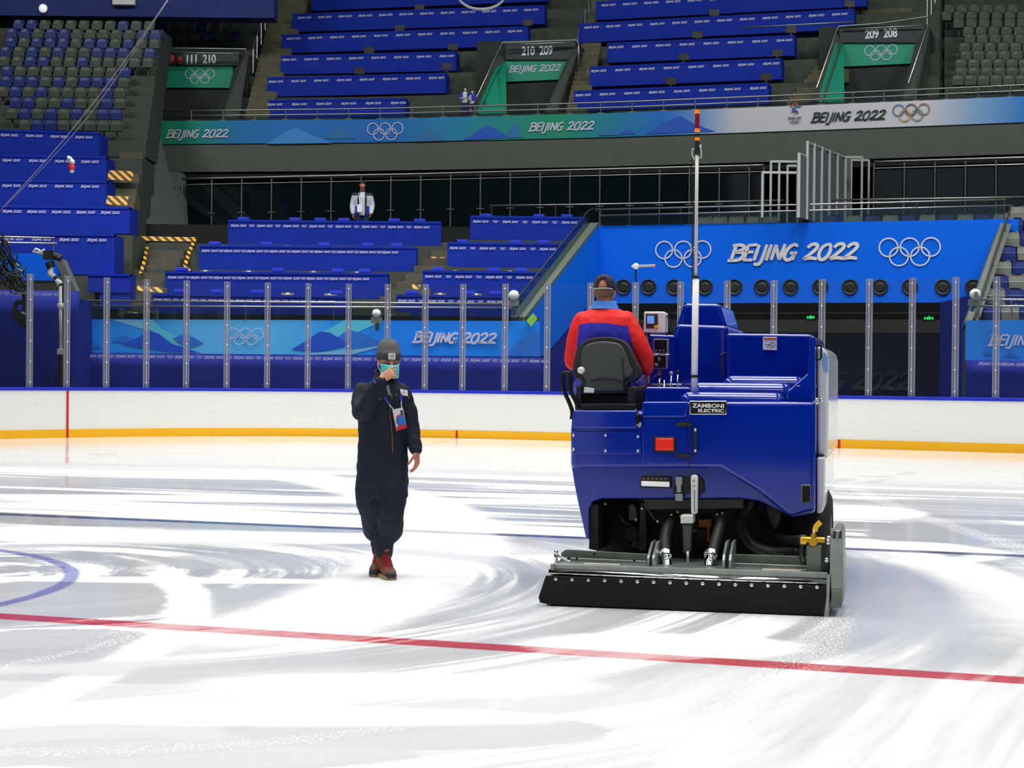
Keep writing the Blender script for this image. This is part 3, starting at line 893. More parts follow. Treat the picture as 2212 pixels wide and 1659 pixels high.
# ---------------------------------------------- upper balcony: fascia with the printed band
pxs = [335, 500, 650, 800, 970, 1130, 1300, 1450, 1600, 1750, 1900, 2060, 2212, 2400]
UPL = upline(pxs)
mb = MB(); strip(UPL, ZFB, ZBT - 0.03, 0.0, 1.0, mb)
structure(mb.build('wall_balcony_fascia', soffit_m, keep=True), 'grey concrete fascia below the printed band')
mb = MB(); strip(UPL, ZFB - 0.25, ZFB, -0.1, 9.0, mb)
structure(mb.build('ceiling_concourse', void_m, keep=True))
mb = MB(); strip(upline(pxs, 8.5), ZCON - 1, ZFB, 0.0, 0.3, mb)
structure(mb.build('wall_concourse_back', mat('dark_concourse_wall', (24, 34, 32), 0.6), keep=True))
p0, p1 = UPL[0], UPL[-2]
band_m = gradient_mat('printed_band_gradient', [(0.0, (28, 138, 96)), (0.05, (30, 134, 120)), (0.11, (40, 120, 180)), (0.15, (44, 120, 196)), (0.28, (40, 108, 190)), (0.36, (40, 128, 176)), (0.44, (36, 140, 130)), (0.50, (34, 142, 108)), (0.56, (36, 128, 160)), (0.62, (36, 110, 200)), (0.66, (110, 150, 205)), (0.70, (196, 196, 206)), (0.90, (206, 206, 212)), (0.95, (130, 170, 210)), (1.0, (50, 130, 205))], (p0.x, 60, 0), (p1.x, 60, 0), 0.6)
r = thing('printed_banner', 'long printed band in green, blue and white along the upper balcony edge', 'banner', (UPL[5].x, UPL[5].y, ZBB))
mb = MB(); strip([p.copy() for p in UPL], ZBB, ZBT, 0.05, -0.01, mb); mb.build('banner_cloth', band_m, r, world=True)
def on_up(px, y, off=0.07):
    c = P(px, y, Yup(px) - off)
    a, b = upline([px - 10, px + 10]); t = (b - a).normalized()
    return c, t, Vector((t.y, -t.x, 0))
def flat_poly(mb, pts, off, mi=0): mb.poly([on_up(px, y, off)[0] for px, y in pts], mi)
mt1 = mat('band_mountain_blue', (24, 84, 190), 0.6); mt2 = mat('band_mountain_teal', (34, 112, 168), 0.6); mt3 = mat('band_mountain_light', (58, 140, 214), 0.6)
mb = MB()
for pts, mi in (([(575, 311), (620, 283), (640, 276), (660, 286), (718, 309)], 2), ([(700, 300), (735, 270), (770, 299)], 1), ([(890, 306), (925, 276), (965, 304)], 1), ([(1000, 303), (1040, 278), (1056, 270), (1075, 281), (1100, 297)], 0), ([(1095, 298), (1108, 266), (1118, 276), (1130, 297)], 1), ([(1290, 293), (1322, 274), (1345, 291)], 1), ([(1330, 291), (1355, 279), (1375, 290)], 0), ([(1395, 289), (1440, 262), (1470, 250), (1500, 268), (1545, 284)], 0)):
    flat_poly(mb, pts, 0.07 + 0.004 * mi, mi)
mb.build('printed_mountains', [mt1, mt2, mt3], r, world=True)
mb = MB()
for px, y, h in ((427, 289, 0.285), (1214, 273, 0.285)):
    c, t, n = on_up(px, y, 0.09); lettering(mb, 'BEIJING 2022', c, t, h, n, 0.15, 4)
c, t, n = on_up(832, 284, 0.09); rings(mb, c, t, 0.21, n, 20, 0.16)
mb.build('pale_lettering', print_w, r, world=True)
mb = MB(); c, t, n = on_up(1834, 251, 0.09); lettering(mb, 'BEIJING 2022', c, t, 0.30, n, 0.16, 4)
mb.build('dark_lettering', mat('black_print', (26, 46, 50), 0.6), r, world=True)
mb = MB(); c, t, n = on_up(1968, 243, 0.09); rings(mb, c, t, 0.185, n, 20, 0.2, mis=[0, 1, 2, 3, 4])
mb.build('coloured_rings', [mat('ring_blue', (60, 110, 150), .6), mat('ring_dark', (70, 66, 56), .6), mat('ring_red', (150, 92, 84), .6), mat('ring_ochre', (196, 160, 90), .6), mat('ring_green', (110, 150, 110), .6)], r, world=True)
mb = MB(); c, t, n = on_up(1717, 246, 0.09); uz = Vector((0, 0, 1))
def em(pts, w_, mi): mb.ribbon(catmull([c + t * (a * .33) + uz * (b * .33) for a, b in pts], 4), [w_ * .33 * (0.6 + 0.5 * math.sin(3.1 * i / 12)) for i in range((len(pts) - 1) * 4 + 1)], n, mi)
em([(-.5, .7), (-.1, 1.05), (.3, 1.0), (.05, .8)], .16, 0); em([(.05, .8), (.3, .75), (.7, .85)], .12, 1)
em([(.1, .8), (-.25, .45), (.15, .3), (.3, .1), (-.15, -.02)], .17, 2); em([(.0, .3), (-.4, .18)], .12, 0)
lettering(mb, 'BEIJING 2022', c - uz * .13, t, 0.055, n, .2, 2, mi=3); rings(mb, c - uz * .27, t, 0.055, n, 12, .25, mi=3)
mb.build('printed_emblem', [mat('emblem_red', (170, 70, 60), .6), mat('emblem_cyan', (60, 130, 170), .6), mat('emblem_blue', (40, 70, 150), .6), mat('emblem_dark', (60, 70, 80), .6)], r, world=True)

# ---------------------------------------------- upper tiers
def yk(k): return lambda px: Yup(px) + 1.3 + 1.7 * k
UZ = [11.05 + 1.13 * k for k in range(8)]
spans = [(530, 1036), (1240, 1776), (2004, 2030)]
for k in range(8):
    mb = MB()
    for a, b in (spans if k < 4 else [(345, 2030)]):
        nn = max(2, int((b - a) / 120)); ps = [lerp(a, b, i / nn) for i in range(nn + 1)]
        line = [Vector((P(px, 200, yk(k)(px)).x, yk(k)(px), 0)) for px in ps]
        strip(line, UZ[k] - 1.6, UZ[k], 0.25, 1.8, mb)
    structure(mb.build('floor_upper_tier', concrete, keep=True))
mb = MB(); strip(upline([250, 600, 1000, 1400, 1800, 2212, 2500], 16.5), 17, 27, 0, .4, mb)
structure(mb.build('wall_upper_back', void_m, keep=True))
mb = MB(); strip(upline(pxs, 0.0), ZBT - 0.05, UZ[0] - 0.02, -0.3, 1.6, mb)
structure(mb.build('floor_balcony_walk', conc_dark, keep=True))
lvU = ['lowest', 'second', 'third', 'fourth', 'fifth', 'topmost']
U = [(580, 876, 217, 213, 6), (578, 963, 168, 159, 8), (607, 985, 121, 112, 8), (609, 1140, 76, 58, 11), (632, 1176, 31, 12, 12), (673, 1180, -14, -36, 10)]
V = [(1240, 1660, 197, 180, 8), (1274, 1688, 145, 127, 8), (1312, 1716, 94, 77, 8), (1250, 1846, 52, 20, 12), (1287, 1872, 4, -28, 12)]
for nm, T, wh in (('U', U, 'upper block before the 210 209 doorway'), ('V', V, 'upper block before the 209 208 doorway')):
    for k, (a, b, y0, y1, nw) in enumerate(T):
        desk_row(a, b, y0, y1, 0.74, yk(k)(a), yk(k)(b), nw, 'blue covered desk row, %s of its tiers, %s' % (lvU[k], wh), 'blue covered desks of the upper stand', start=0.05, end=0.05, th=0.07)
monitor_m = mat('black_monitor', (14, 16, 18), 0.5)
for i, (px, y, k) in enumerate(((906, 19, 4), (863, 64, 3), (1140, 52, 3), (797, 112, 2), (978, 105, 2), (776, 157, 1), (965, 147, 1), (1543, 31, 3), (1835, 12, 3), (1506, 79, 2), (1709, 68, 2), (1477, 127, 1), (1679, 119, 1), (1449, 180, 0), (1655, 171, 0))):
    Yq = yk(k)(px) + 0.5; c = P(px, y + 9, Yq)
    rr = thing('covered_monitor', 'black monitor on the upper desks before the %s doorway, %s from the top' % (('210 209', ORD[i + 1]) if i < 7 else ('209 208', ORD[i - 6])), 'monitor', c, 'black monitors on the upper desks')
    m = MB(); m.box((-.2, 0, .1), (.2, .06, .36)); m.build('display', monitor_m, rr, bevel=.01)
    m = MB(); m.box((-.03, .01, 0), (.03, .05, .12)); m.box((-.12, -.06, 0), (.12, .12, .015)); m.build('stand', monitor_m, rr)
# seats of the upper right corner
for i in range(10):
    y = [163, 146, 128, 110, 92, 74, 57, 40, 24, 8][i]
    Yb = lambda px: yk(0)(px) + 1.0 + 0.85 * i
    x0 = [2056, 2056, 2062, 2066, 2070, 2074, 2078, 2050, 2030, 2002][i]
    for j in range(7):
        px = x0 + 14 + j * 27.5 + (7 if i % 2 else 0)
        if px > 2232: break
        c = P(px, y + 17, Yb(px))
        a_, b_ = upline([px - 10, px + 10]); t_ = (b_ - a_)
        seat('g', (c.x, c.y, c.z - 0.4), 'grey-green loose seat beyond the 209 208 doorway, %s from the steps, %s row up' % (ORD[j + 1], ORD[i + 1]), 'loose seats of the upper right block', math.atan2(t_.y, t_.x), 0.88)
for i in range(16):
    Yb = lambda px: yk(0)(px) + 0.9 + 0.85 * i
    y = [163, 146, 128, 110, 92, 74, 57, 40, 24, 8, -8, -24, -40, -56, -72, -88][i]
    mb = MB(); a_, b_ = P(2040, y + 17, Yb(2040)), P(2260, y + 14, Yb(2260))
    mb.hexa([a_ - Vector((0, 0, 1.0)), b_ - Vector((0, 0, 1.0)), b_ - Vector((0, 0, .42)), a_ - Vector((0, 0, .42))], (0.2, 0.9, 0))
    structure(mb.build('floor_seat_tier', concrete, keep=True))

# ================================================================== LOWER FRONT: printed bands, drapes, tunnel
def plane_pts(pts, Yf): return [P(px, y, Yf(px) if callable(Yf) else Yf) for px, y in pts]
def banner_print(mb, pts, Yf, off, mi=0):
    mb.poly(plane_pts(pts, (lambda px: (Yf(px) if callable(Yf) else Yf) - off)), mi)
FRONT_N = Vector((0, -1, 0))
mb = MB(); q, n = slab(mb, 176, 1165, 689, 693.5, 762, 771, 47, 47, 0.25)
r = thing('printed_banner', 'long light blue printed band with mountains along the lower stand front', 'banner', ((q[0] + q[1]) / 2))
lowband = gradient_mat('lower_band_gradient', [(0, (16, 132, 240)), (0.12, (36, 146, 240)), (0.25, (92, 188, 250)), (0.42, (90, 188, 252)), (0.55, (40, 158, 248)), (0.68, (14, 128, 246)), (1, (16, 138, 248))], q[0], q[1], 0.6)
mb.build('banner_cloth', lowband, r, world=True)
m_dk = mat('print_deep_blue', (6, 76, 206), 0.6); m_md = mat('print_mid_blue', (30, 112, 214), 0.6); m_cy = mat('print_cyan', (84, 196, 226), 0.6); m_lt = mat('print_pale_blue', (120, 186, 232), 0.6)
mb = MB()
banner_print(mb, [(240, 690), (330, 691), (400, 761), (395, 762), (345, 728), (318, 714)], 47, .004, 3)
banner_print(mb, [(295, 692), (318, 691), (365, 718), (400, 738), (370, 740), (330, 716)], 47, .006, 2)
banner_print(mb, [(176, 752), (196, 732), (210, 744), (222, 752)], 47, .008, 1)
banner_print(mb, [(240, 738), (262, 722), (285, 730), (300, 742)], 47, .008, 1)
banner_print(mb, [(264, 744), (300, 728), (322, 713), (345, 722), (370, 742), (420, 758), (436, 763), (370, 760), (310, 752)], 47, .010, 0)
banner_print(mb, [(372, 732), (398, 720), (420, 730), (440, 742), (410, 752)], 47, .008, 1)
banner_print(mb, [(630, 755), (668, 732), (690, 716), (712, 718), (740, 735), (760, 743), (700, 758), (660, 758)], 47, .010, 0)
banner_print(mb, [(722, 733), (752, 712), (790, 722), (830, 745), (760, 755)], 47, .009, 1)
banner_print(mb, [(700, 716), (745, 691), (830, 692), (752, 727), (720, 738)], 47, .006, 2)
banner_print(mb, [(640, 767), (770, 752), (830, 738), (842, 744), (760, 766)], 47, .007, 3)
banner_print(mb, [(1090, 768), (1120, 735), (1160, 715), (1168, 770)], 47, .006, 1)
mb.build('printed_mountains', [m_dk, m_md, m_cy, m_lt], r, world=True)
mb = MB(); lettering(mb, 'BEIJING 2022', P(984, 730, 46.97), (1, 0, -0.0096), 0.265, FRONT_N, 0.19, 5)
rings(mb, P(530, 726.5, 46.97), (1, 0, -0.0096), 0.147, FRONT_N, 24, 0.17)
mb.build('pale_lettering', print_w, r, world=True)

def print_row(mb, px0, px1, y0, y1, Y0, Y1, n, h, rr=True):
    a, b = P(px0, y0, Y0), P(px1, y1, Y1); t = (b - a); nn = Vector((t.y, -t.x, 0)).normalized()
    for i in range(n):
        c = a + t * (i / max(n - 1, 1)) + nn * 0.03
        lettering(mb, 'BEIJING 2022', c, t, h, nn, 0.16, 2)
        if rr and i < n - 1: rings(mb, a + t * ((i + .5) / max(n - 1, 1)) + nn * 0.03, t, h * .42, nn, 12, .26)
def drape(px0, px1, Y0, Y1, ytop, label, name='drape', npr=0, ypr=0, folds=0.05, ph=0.1, prx=None):
    a, b = P(px0, ytop, Y0), P(px1, ytop, Y1)
    t = (b - a); L = math.hypot(t.x, t.y); tn = Vector((t.x, t.y, 0)).normalized(); nn = Vector((tn.y, -tn.x, 0))
    zt = (a.z + b.z) / 2; zb = 0.0
    r = thing(name, label, 'drape', ((a.x + b.x) / 2, (a.y + b.y) / 2, zb))
    m = MB(); k = max(12, int(L * 5)); vs = []; rg = random.Random(int(px0))
    offs = [folds * math.sin(i * 0.9 + rg.random() * 1.4) * rg.random() for i in range(k + 1)]
    rowsz = 6
    for j in range(rowsz + 1):
        f = j / rowsz
        for i in range(k + 1):
            p_ = Vector((a.x, a.y, 0)) + tn * (L * i / k) + nn * (offs[i] * f)
            vs.append(Vector((p_.x, p_.y, lerp(zt, zb, f))))
    fs = [(j * (k + 1) + i, (j + 1) * (k + 1) + i, (j + 1) * (k + 1) + i + 1, j * (k + 1) + i + 1) for j in range(rowsz) for i in range(k)]
    m.add(vs, fs); o = m.build('cloth', navy_drape, r, world=True, smooth=True)
    sd = o.modifiers.new('thick', 'SOLIDIFY'); sd.thickness = 0.02; sd.offset = -1
    if npr:
        m = MB(); pa, pb = prx
        print_row(m, pa, pb, ypr[0], ypr[1], lerp(Y0, Y1, (pa - px0) / (px1 - px0)) - .06, lerp(Y0, Y1, (pb - px0) / (px1 - px0)) - .06, npr, ph)
        m.build('printed_lettering', print_w, r, world=True)
    return r
drape(176, 1172, 46.9, 46.9, 768, 'dark blue drape hanging under the long mountain band behind the glass', ph=.062, npr=16, ypr=(768 + 1, 780), prx=(208, 1165))
mb = MB(); mb.box((P(172, 700, 47.1).x, 47.05, 0), (P(1165, 700, 47.1).x, 47.3, 3.1))
structure(mb.build('wall_stand_front', conc_dark, keep=True))
# corner wall draped in blue, nearer on the left
drape(-120, 171, 45.4, 45.4, 627, 'tall dark blue drape on the corner wall behind the pole camera', ph=.062, npr=4, ypr=(632, 636), prx=(-82, 112))
mb = MB(); mb.box((P(-120, 700, 45.6).x, 45.5, 0), (P(171, 700, 45.6).x, 47.0, 3.4)); structure(mb.build('wall_corner', navy_drape, keep=True))
# corner tunnel banner, its parapet and rails
corner_blue = mat('banner_blue', (2, 96, 222), 0.7, spec=.12)
mb = MB(); slab(mb, -100, 122, 545, 549, 604, 606, 48.6, 48.6, 0.2)
tag(mb.build('tunnel_banner', corner_blue), 'plain bright blue banner in the corner behind the pole camera', 'banner')
mb = MB(); mb.box((P(-100, 600, 48.6).x, 48.62, 0), (P(150, 600, 48.6).x, 49.6, Z(0, 606, 48.6))); structure(mb.build('wall_corner_tunnel', conc_dark, keep=True))
mb = MB(); mb.prism(plane_pts([(118, 560), (134, 560), (164, 628), (146, 628)], 47.5), (0, .5, 0)); mb.prism(plane_pts([(171, 650), (178, 668), (186, 690), (171, 690)], 46.95), (0, .6, 0))
structure(mb.build('wall_corner_parapet', soffit_m, keep=True))
r = thing('handrail', 'short pair of steel rails above the plain bright blue corner banner', 'handrail', P(60, 600, 48.8))
for y0, y1, x0, x1 in ((510, 514, -80, 118), (523, 526, -80, 124)):
    m = MB(); m.cyl(P(x0, y0, 48.7), P(x1, y1, 48.7), 0.028, 8); m.build('rail', rail_m, r, world=True, smooth=True)
m = MB()
for x0 in (20, 116): m.cyl(P(x0, 512, 48.7), P(x0, 547, 48.7), 0.02, 6)
m.build('rail_frame', rail_m, r, world=True)

# ---------------------------------------------- big tunnel
def Yb(px): return 52.5 + (px - 1290) / 870 * -3.4
def Yc(px): return 47.05 + (px - 1130) / 160 * 5.45
ZBN = Z(1290, 655.5, 52.5)
bl, br = P(1290, 488, Yb(1290)), P(2200, 476, Yb(2200))
bt = (br - bl); bt.z = 0; bt.normalize(); bn = Vector((bt.y, -bt.x, 0))
r = thing('tunnel_banner', 'big bright blue banner with silver writing above the tunnel doorway', 'banner', ((bl.x + br.x) / 2, (bl.y + br.y) / 2, ZBN))
m = MB(); m.hexa([Vector((bl.x, bl.y, ZBN)), Vector((br.x, br.y, ZBN)), Vector((br.x, br.y, bl.z)), Vector((bl.x, bl.y, bl.z))], -bn * 0.3)
m.build('banner_cloth', corner_blue, r, world=True)
def onb(px, y, off=0.02):
    d = ray(px, y); return CAM + d * ((bl - CAM).dot(bn) / d.dot(bn)) + bn * off
m = MB(); lettering(m, 'BEIJING 2022', onb(1716, 545, .03), bt, 33 * Yb(1716) / F, bn, 0.19, 6); m.build('silver_lettering', print_grey, r, world=True)
m = MB(); rings(m, onb(1476, 549, .03), bt, 18.2 * Yb(1476) / F * 1.02, bn, 40, 0.15); rings(m, onb(1965, 544, .03), bt, 19.4 * Yb(1965) / F * 1.02, bn, 40, 0.15); m.build('silver_rings_print', print_grey, r, world=True)
vent_dk = mat('vent_dark', (24, 27, 26), 0.5); vent_in = mat('vent_throat', (6, 7, 7), 0.6)
for px in (1347, 1401, 1456, 1523, 1587, 1646, 1708, 1772, 1836, 1901, 1966, 2037, 2102):
    c = onb(px, 620, 0.0); m = MB(); R = 17.3 * Yb(px) / F
    M = Matrix((bt, Vector((0, 0, 1)), bn)).transposed()
    prof = [(R, -.02), (R, .03), (R * .93, .05), (R * .82, .03), (R * .60, .0), (R * .55, .02), (R * .40, .04), (R * .35, .01), (0.001, .01)]
    rg_ = [[c + M @ Vector((rr * math.cos(2 * math.pi * k / 24), rr * math.sin(2 * math.pi * k / 24), zz)) for k in range(24)] for rr, zz in prof]
    m.loft(rg_, cap=False); o = m.build('air_nozzle', vent_dk, r, world=True, smooth=True)
    m = MB(); m.loft([[c + M @ Vector((rr * math.cos(2 * math.pi * k / 20), rr * math.sin(2 * math.pi * k / 20) - R * .08, zz)) for k in range(20)] for rr, zz in ((R * .5, .046), (R * .42, .05), (.001, .05))], cap=False)
    m2 = m.build('nozzle_throat', vent_in, None, keep=True); m2.parent = o
    m2.data.transform(Matrix.Translation(-Vector(r['_loc'])))
# ---- sloping cheek wall with printed panel
A_, B_ = P(1130, 700, Yc(1130)), P(1290, 700, Yc(1290))
ct = Vector((B_.x - A_.x, B_.y - A_.y, 0)).normalized(); cn = Vector((ct.y, -ct.x, 0))
def onc(px, y, off=0.0): return P(px, y, Yc(px)) + cn * off
m = MB()
pf = [Vector((A_.x, A_.y, 0)), Vector((B_.x, B_.y, 0)), P(1290, 489, Yc(1290)), P(1130, 694, Yc(1130))]
m.prism(pf, -cn * 0.35)
structure(m.build('wall_tunnel_cheek', navy_drape, keep=True), 'dark drape covered side wall of the tunnel')
m = MB(); m.prism([onc(1131, 695, .02), onc(1150, 768, .02), onc(1172, 768, .02), onc(1186, 755, .02), onc(1290, 636, .02), onc(1290, 489, .02)], cn * 0.02)
q_ = thing('cheek_banner', 'slanting bright blue printed panel on the side wall of the tunnel', 'banner', onc(1230, 700))
m.build('banner_cloth', mat('cheek_blue', (6, 104, 226), 0.7, spec=.12), q_, world=True)
m = MB()
def cp(pts, mi, o): m.poly([onc(px, y, .04 + o) for px, y in pts], mi)
cp([(1186, 648), (1194, 641), (1206, 656), (1200, 666)], 1, .004); cp([(1209, 660), (1220, 642), (1224, 643), (1214, 657)], 2, .004)
cp([(1170, 690), (1200, 660), (1215, 668), (1235, 700), (1186, 752), (1172, 740)], 0, .002); cp([(1212, 678), (1228, 644), (1260, 668), (1222, 708)], 3, .003)
m.build('printed_shapes_pattern', [m_dk, mat('print_green', (90, 190, 130), .6), mat('print_cream', (226, 220, 180), .6), m_md], q_, world=True)
m = MB(); c_ = onc(1230, 626, .05)
for dz in (-.13, 0, .13): m.ribbon([c_ + Vector((0, 0, dz)) + ct * (.05 * math.cos(a)) + Vector((0, 0, .06 * math.sin(a))) for a in [i * math.pi / 6 for i in range(12)]], .02, cn, closed=True)
m.build('small_print', print_w, q_, world=True)
# front corner piece of the printed band wraps round to the cheek
m = MB(); m.prism([P(1137, 692, 46.9), P(1147, 706, 46.9), P(1161, 688, 46.9), P(1152, 676, 46.9)], (0, .03, 0))
m.build('lime_print', mat('print_lime', (140, 200, 70), .6), q_, world=True)
# parapet cap and its glass
m = MB()
e0, e1 = onc(1130, 694, .04), onc(1290, 488, .04)
m.prism([e0, e1, e1 + Vector((0, 0, .10)), e0 + Vector((0, 0, .10))], -cn * .42)
structure(m.build('wall_parapet', soffit_m, keep=True), 'sloping concrete parapet beside the tunnel')
stand_glass = glass_mat('stand_glass', (0.62, 0.72, 0.74), 0.08, 0.05, 0.06, (60, 84, 96))
q_ = thing('parapet_glass', 'sloping glass guard with thin steel rail on the concrete tunnel parapet', 'glass guard', P(1195, 600, 49.7))
m = MB(); m.prism([P(1118, 690, 47.0), P(1276, 484, 52.6), P(1272, 452, 52.6), P(1112, 650, 47.0)], (-.02, .02, 0)); m.build('glass_sheet', stand_glass, q_, world=True)
m = MB(); m.tube([P(1112, 652, 46.98), P(1270, 456, 52.55), P(1284, 449, 52.6)], .02, 8); m.build('rail', mat('dark_rail', (40, 44, 38), .5), q_, world=True, smooth=True)
# ---- inside the doorway
def Yd(px): return Yb(px) + 1.2
dr0, dr1 = 1292, 2078
def doorpanel(y0, y1, dy, extra=0.0):
    a = P(dr0, y0, Yb(dr0) + dy); b = P(dr1, y0, Yb(dr1) + dy)
    za, zb = Z(dr0, y0, Yb(dr0) + dy), Z(dr0, y1, Yb(dr0) + dy)
    return Vector((a.x, a.y, zb)), Vector((b.x, b.y, zb)), za - zb
a, b, hh = doorpanel(650, 692, 1.6)
m = MB(); nr = 110
for i in range(nr):
    f0 = i / nr; c0 = a.lerp(b, f0); c1 = a.lerp(b, (i + .5) / nr)
    m.hexa([c0 - bn * -.05, c1 - bn * -.05, c1 - bn * -.05 + Vector((0, 0, hh * .72)), c0 - bn * -.05 + Vector((0, 0, hh * .72))], -bn * .1)
m.hexa([a, b, b + Vector((0, 0, hh)), a + Vector((0, 0, hh))], -bn * .12)
tag(m.build('roller_shutter', mat('shutter_slats', (58, 62, 58), 0.6, noise=.15, nscale=3)), 'dark ribbed shutter strip under the big blue banner', 'shutter')
a, b, hh = doorpanel(692, 717, 1.4)
m = MB(); m.hexa([a, b, b + Vector((0, 0, hh)), a + Vector((0, 0, hh))], -bn * .25)
m.hexa([a + Vector((0, 0, hh)) + bn * .05, b + Vector((0, 0, hh)) + bn * .05, b + Vector((0, 0, hh + .03)) + bn * .05, a + Vector((0, 0, hh + .03)) + bn * .05], -bn * .2)
a2, b2, h2 = doorpanel(675, 677.5, 1.4); m.hexa([a2, b2, b2 + Vector((0, 0, h2)), a2 + Vector((0, 0, h2))], -bn * .1)
tag(m.build('door_beam', mat('beam_metal', (128, 122, 112), 0.35, 0.5, noise=.15, nscale=1.2)), 'grey metal beam over the tunnel doorway, below the ribbed shutter', 'beam')
exit_dk = mat('exit_case', (14, 24, 18), .5); exit_on = mat('exit_green_glow', (40, 180, 90), .5, emit=(30, 220, 100), es=1.2)
for px, y, w_, lb in ((1751, 685, 11, 'partly behind a glazing post'), (2006, 687, 13, 'near the end of the ribbed shutter')):
    c = P(px, y, Yb(px) + 1.25)
    q_ = thing('exit_sign', 'small green lit exit sign over the doorway, ' + lb, 'exit sign', c, 'green exit signs')
    m = MB(); s_ = w_ * 52 / F; m.hexa([c - bt * s_ - Vector((0, 0, .1)), c + bt * s_ - Vector((0, 0, .1)), c + bt * s_ + Vector((0, 0, .1)), c - bt * s_ + Vector((0, 0, .1))], -bn * .08); m.build('case', exit_dk, q_, world=True)
    m = MB()
    for k, xx in enumerate((-.6, -.25, 0, .25, .6)): m.ribbon([c + bn * .01 + bt * (xx * s_) - Vector((0, 0, .05)), c + bn * .01 + bt * ((xx + .08) * s_) + Vector((0, 0, .03 + .03 * (k == 2)))], .03, bn)
    m.ribbon([c + bn * .01 - bt * s_ * .8, c + bn * .01 + bt * s_ * .8], .018, bn)
    m.build('lettering', exit_on, q_, world=True)
a, b, hh = doorpanel(717, 900, 1.45)
q_ = thing('doorway_curtain', 'dark navy curtain closing the tunnel doorway with faint large grey writing', 'curtain', ((a.x + b.x) / 2, (a.y + b.y) / 2, 0))
a.z = b.z = 0; hh = Z(dr0, 717, Yb(dr0) + 1.45)
m = MB(); m.hexa([a, b, b + Vector((0, 0, hh)), a + Vector((0, 0, hh))], -bn * .03); m.build('cloth', mat('dark_curtain', (12, 20, 66), .35, noise=.25, nscale=.6), q_, world=True)
m = MB(); lettering(m, 'BEIJING 2022', onb(1805, 823, -1.40), bt, 36 * 52 / F, bn, .17, 4); m.build('faint_lettering', mat('faint_print', (44, 48, 66), .5), q_, world=True)
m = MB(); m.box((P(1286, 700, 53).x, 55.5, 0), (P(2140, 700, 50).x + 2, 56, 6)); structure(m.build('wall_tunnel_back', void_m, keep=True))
# navy pier between doorway and the right stand front
m = MB(); a, b = P(2074, 655, 46.5), P(2096, 655, 45.0); m.hexa([(a.x, a.y, 0), (b.x, b.y, 0), (b.x, b.y, ZBN), (a.x, a.y, ZBN)], (0.2, 3, 0)); structure(m.build('wall_tunnel_pier', navy_drape, keep=True))
# ---- stand front beyond the tunnel
Yr0, Yr1 = 43.7, 42.6
m = MB(); slab(m, 2085, 2330, 692, 690, 778, 780, Yr0, Yr1, 0.25)
q_ = thing('printed_banner', 'light blue printed band on the stand front beyond the tunnel', 'banner', P(2200, 778, 43.2))
m.build('banner_cloth', mat('band_sky_blue', (24, 136, 244), .6), q_, world=True)
rt = (P(2330, 700, Yr1) - P(2085, 700, Yr0)); rt.z = 0; rt.normalize(); rn = Vector((rt.y, -rt.x, 0))
def onr(px, y, off=.03): return P(px, y, lerp(Yr0, Yr1, (px - 2085) / 245)) + rn * off
m = MB(); lettering(m, 'BEIJING 2022', onr(2233, 735), rt, 22 * 43.2 / F, rn, .15, 5); m.build('pale_lettering', print_w, q_, world=True)
m = MB(); m.poly([onr(2122, 766, .02), onr(2133, 752, .02), onr(2142, 768, .02)]); m.poly([onr(2165, 770, .02), onr(2184, 758, .02), onr(2205, 772, .02)]); m.build('printed_mountains', m_md, q_, world=True)
drape(2086, 2330, Yr0 - .08, Yr1 - .08, 779, 'dark blue drape under the light blue band beyond the tunnel', ph=.062, npr=4, ypr=(786, 790), prx=(2138, 2300))
m = MB(); a, b = P(2086, 700, 43.9), P(2330, 700, 42.8); m.hexa([(a.x, a.y, 0), (b.x, b.y, 0), (b.x, b.y, Z(2200, 696, 43.3)), (a.x, a.y, Z(2200, 696, 43.3))], (0, .25, 0)); structure(m.build('wall_stand_front_end', conc_dark, keep=True))
# parapet at the right of the tunnel
m = MB(); m.prism([P(2086, 694, 43.75), P(2114, 694, 43.75), P(2190, 470, 49.4), P(2166, 470, 49.4)], (0, .45, -.2)); structure(m.build('wall_parapet_end', soffit_m, keep=True))
q_ = thing('parapet_rail', 'dark sloping rail on the parapet at the far end of the big blue banner', 'handrail', P(2130, 600, 46.5))
m = MB(); m.tube([P(2104, 690, 43.7), P(2182, 452, 49.4)], .035, 8); m.build('rail', mat('dark_rail', (40, 44, 38), .5), q_, world=True)
m = MB()
for f in (.15, .5, .85):
    p_ = P(2104, 690, 43.7).lerp(P(2182, 452, 49.4), f); m.cyl(p_, p_ - Vector((0, 0, .3)), .015, 6)
m.build('support_frame', steel, q_, world=True)
# seats beyond the parapet, rising
tiers_r = [(2140, 690, 44.6), (2150, 655, 45.4), (2156, 625, 46.2), (2164, 594, 47.0), (2174, 562, 47.8), (2182, 530, 48.6), (2190, 500, 49.4), (2196, 474, 50.2)]
for i, (px0, y, Yq) in enumerate(tiers_r):
    zt = Z(px0, y, Yq) - 0.42
    m = MB(); a, b = P(px0 - 22, y, Yq), P(2330, y, Yq - .6); m.hexa([(a.x, a.y - .5, zt - .6), (b.x, b.y - .5, zt - .6), (b.x, b.y - .5, zt), (a.x, a.y - .5, zt)], (0, .9, 0)); structure(m.build('floor_end_tier', concrete, keep=True))
    for j in range(3):
        px = px0 + j * 40 + 2
        if px > 2228: break
        kd = 'bw'[(i + j) % 2]
        c = P(px, y, Yq - j * .12)
        seat(kd, (c.x, c.y, zt), '%s seat beyond the tunnel parapet, %s from it in the %s row up' % (colname[kd], ORD[j + 1], ORD[i + 1]), 'seats beyond the tunnel parapet', -.22, 1.0)
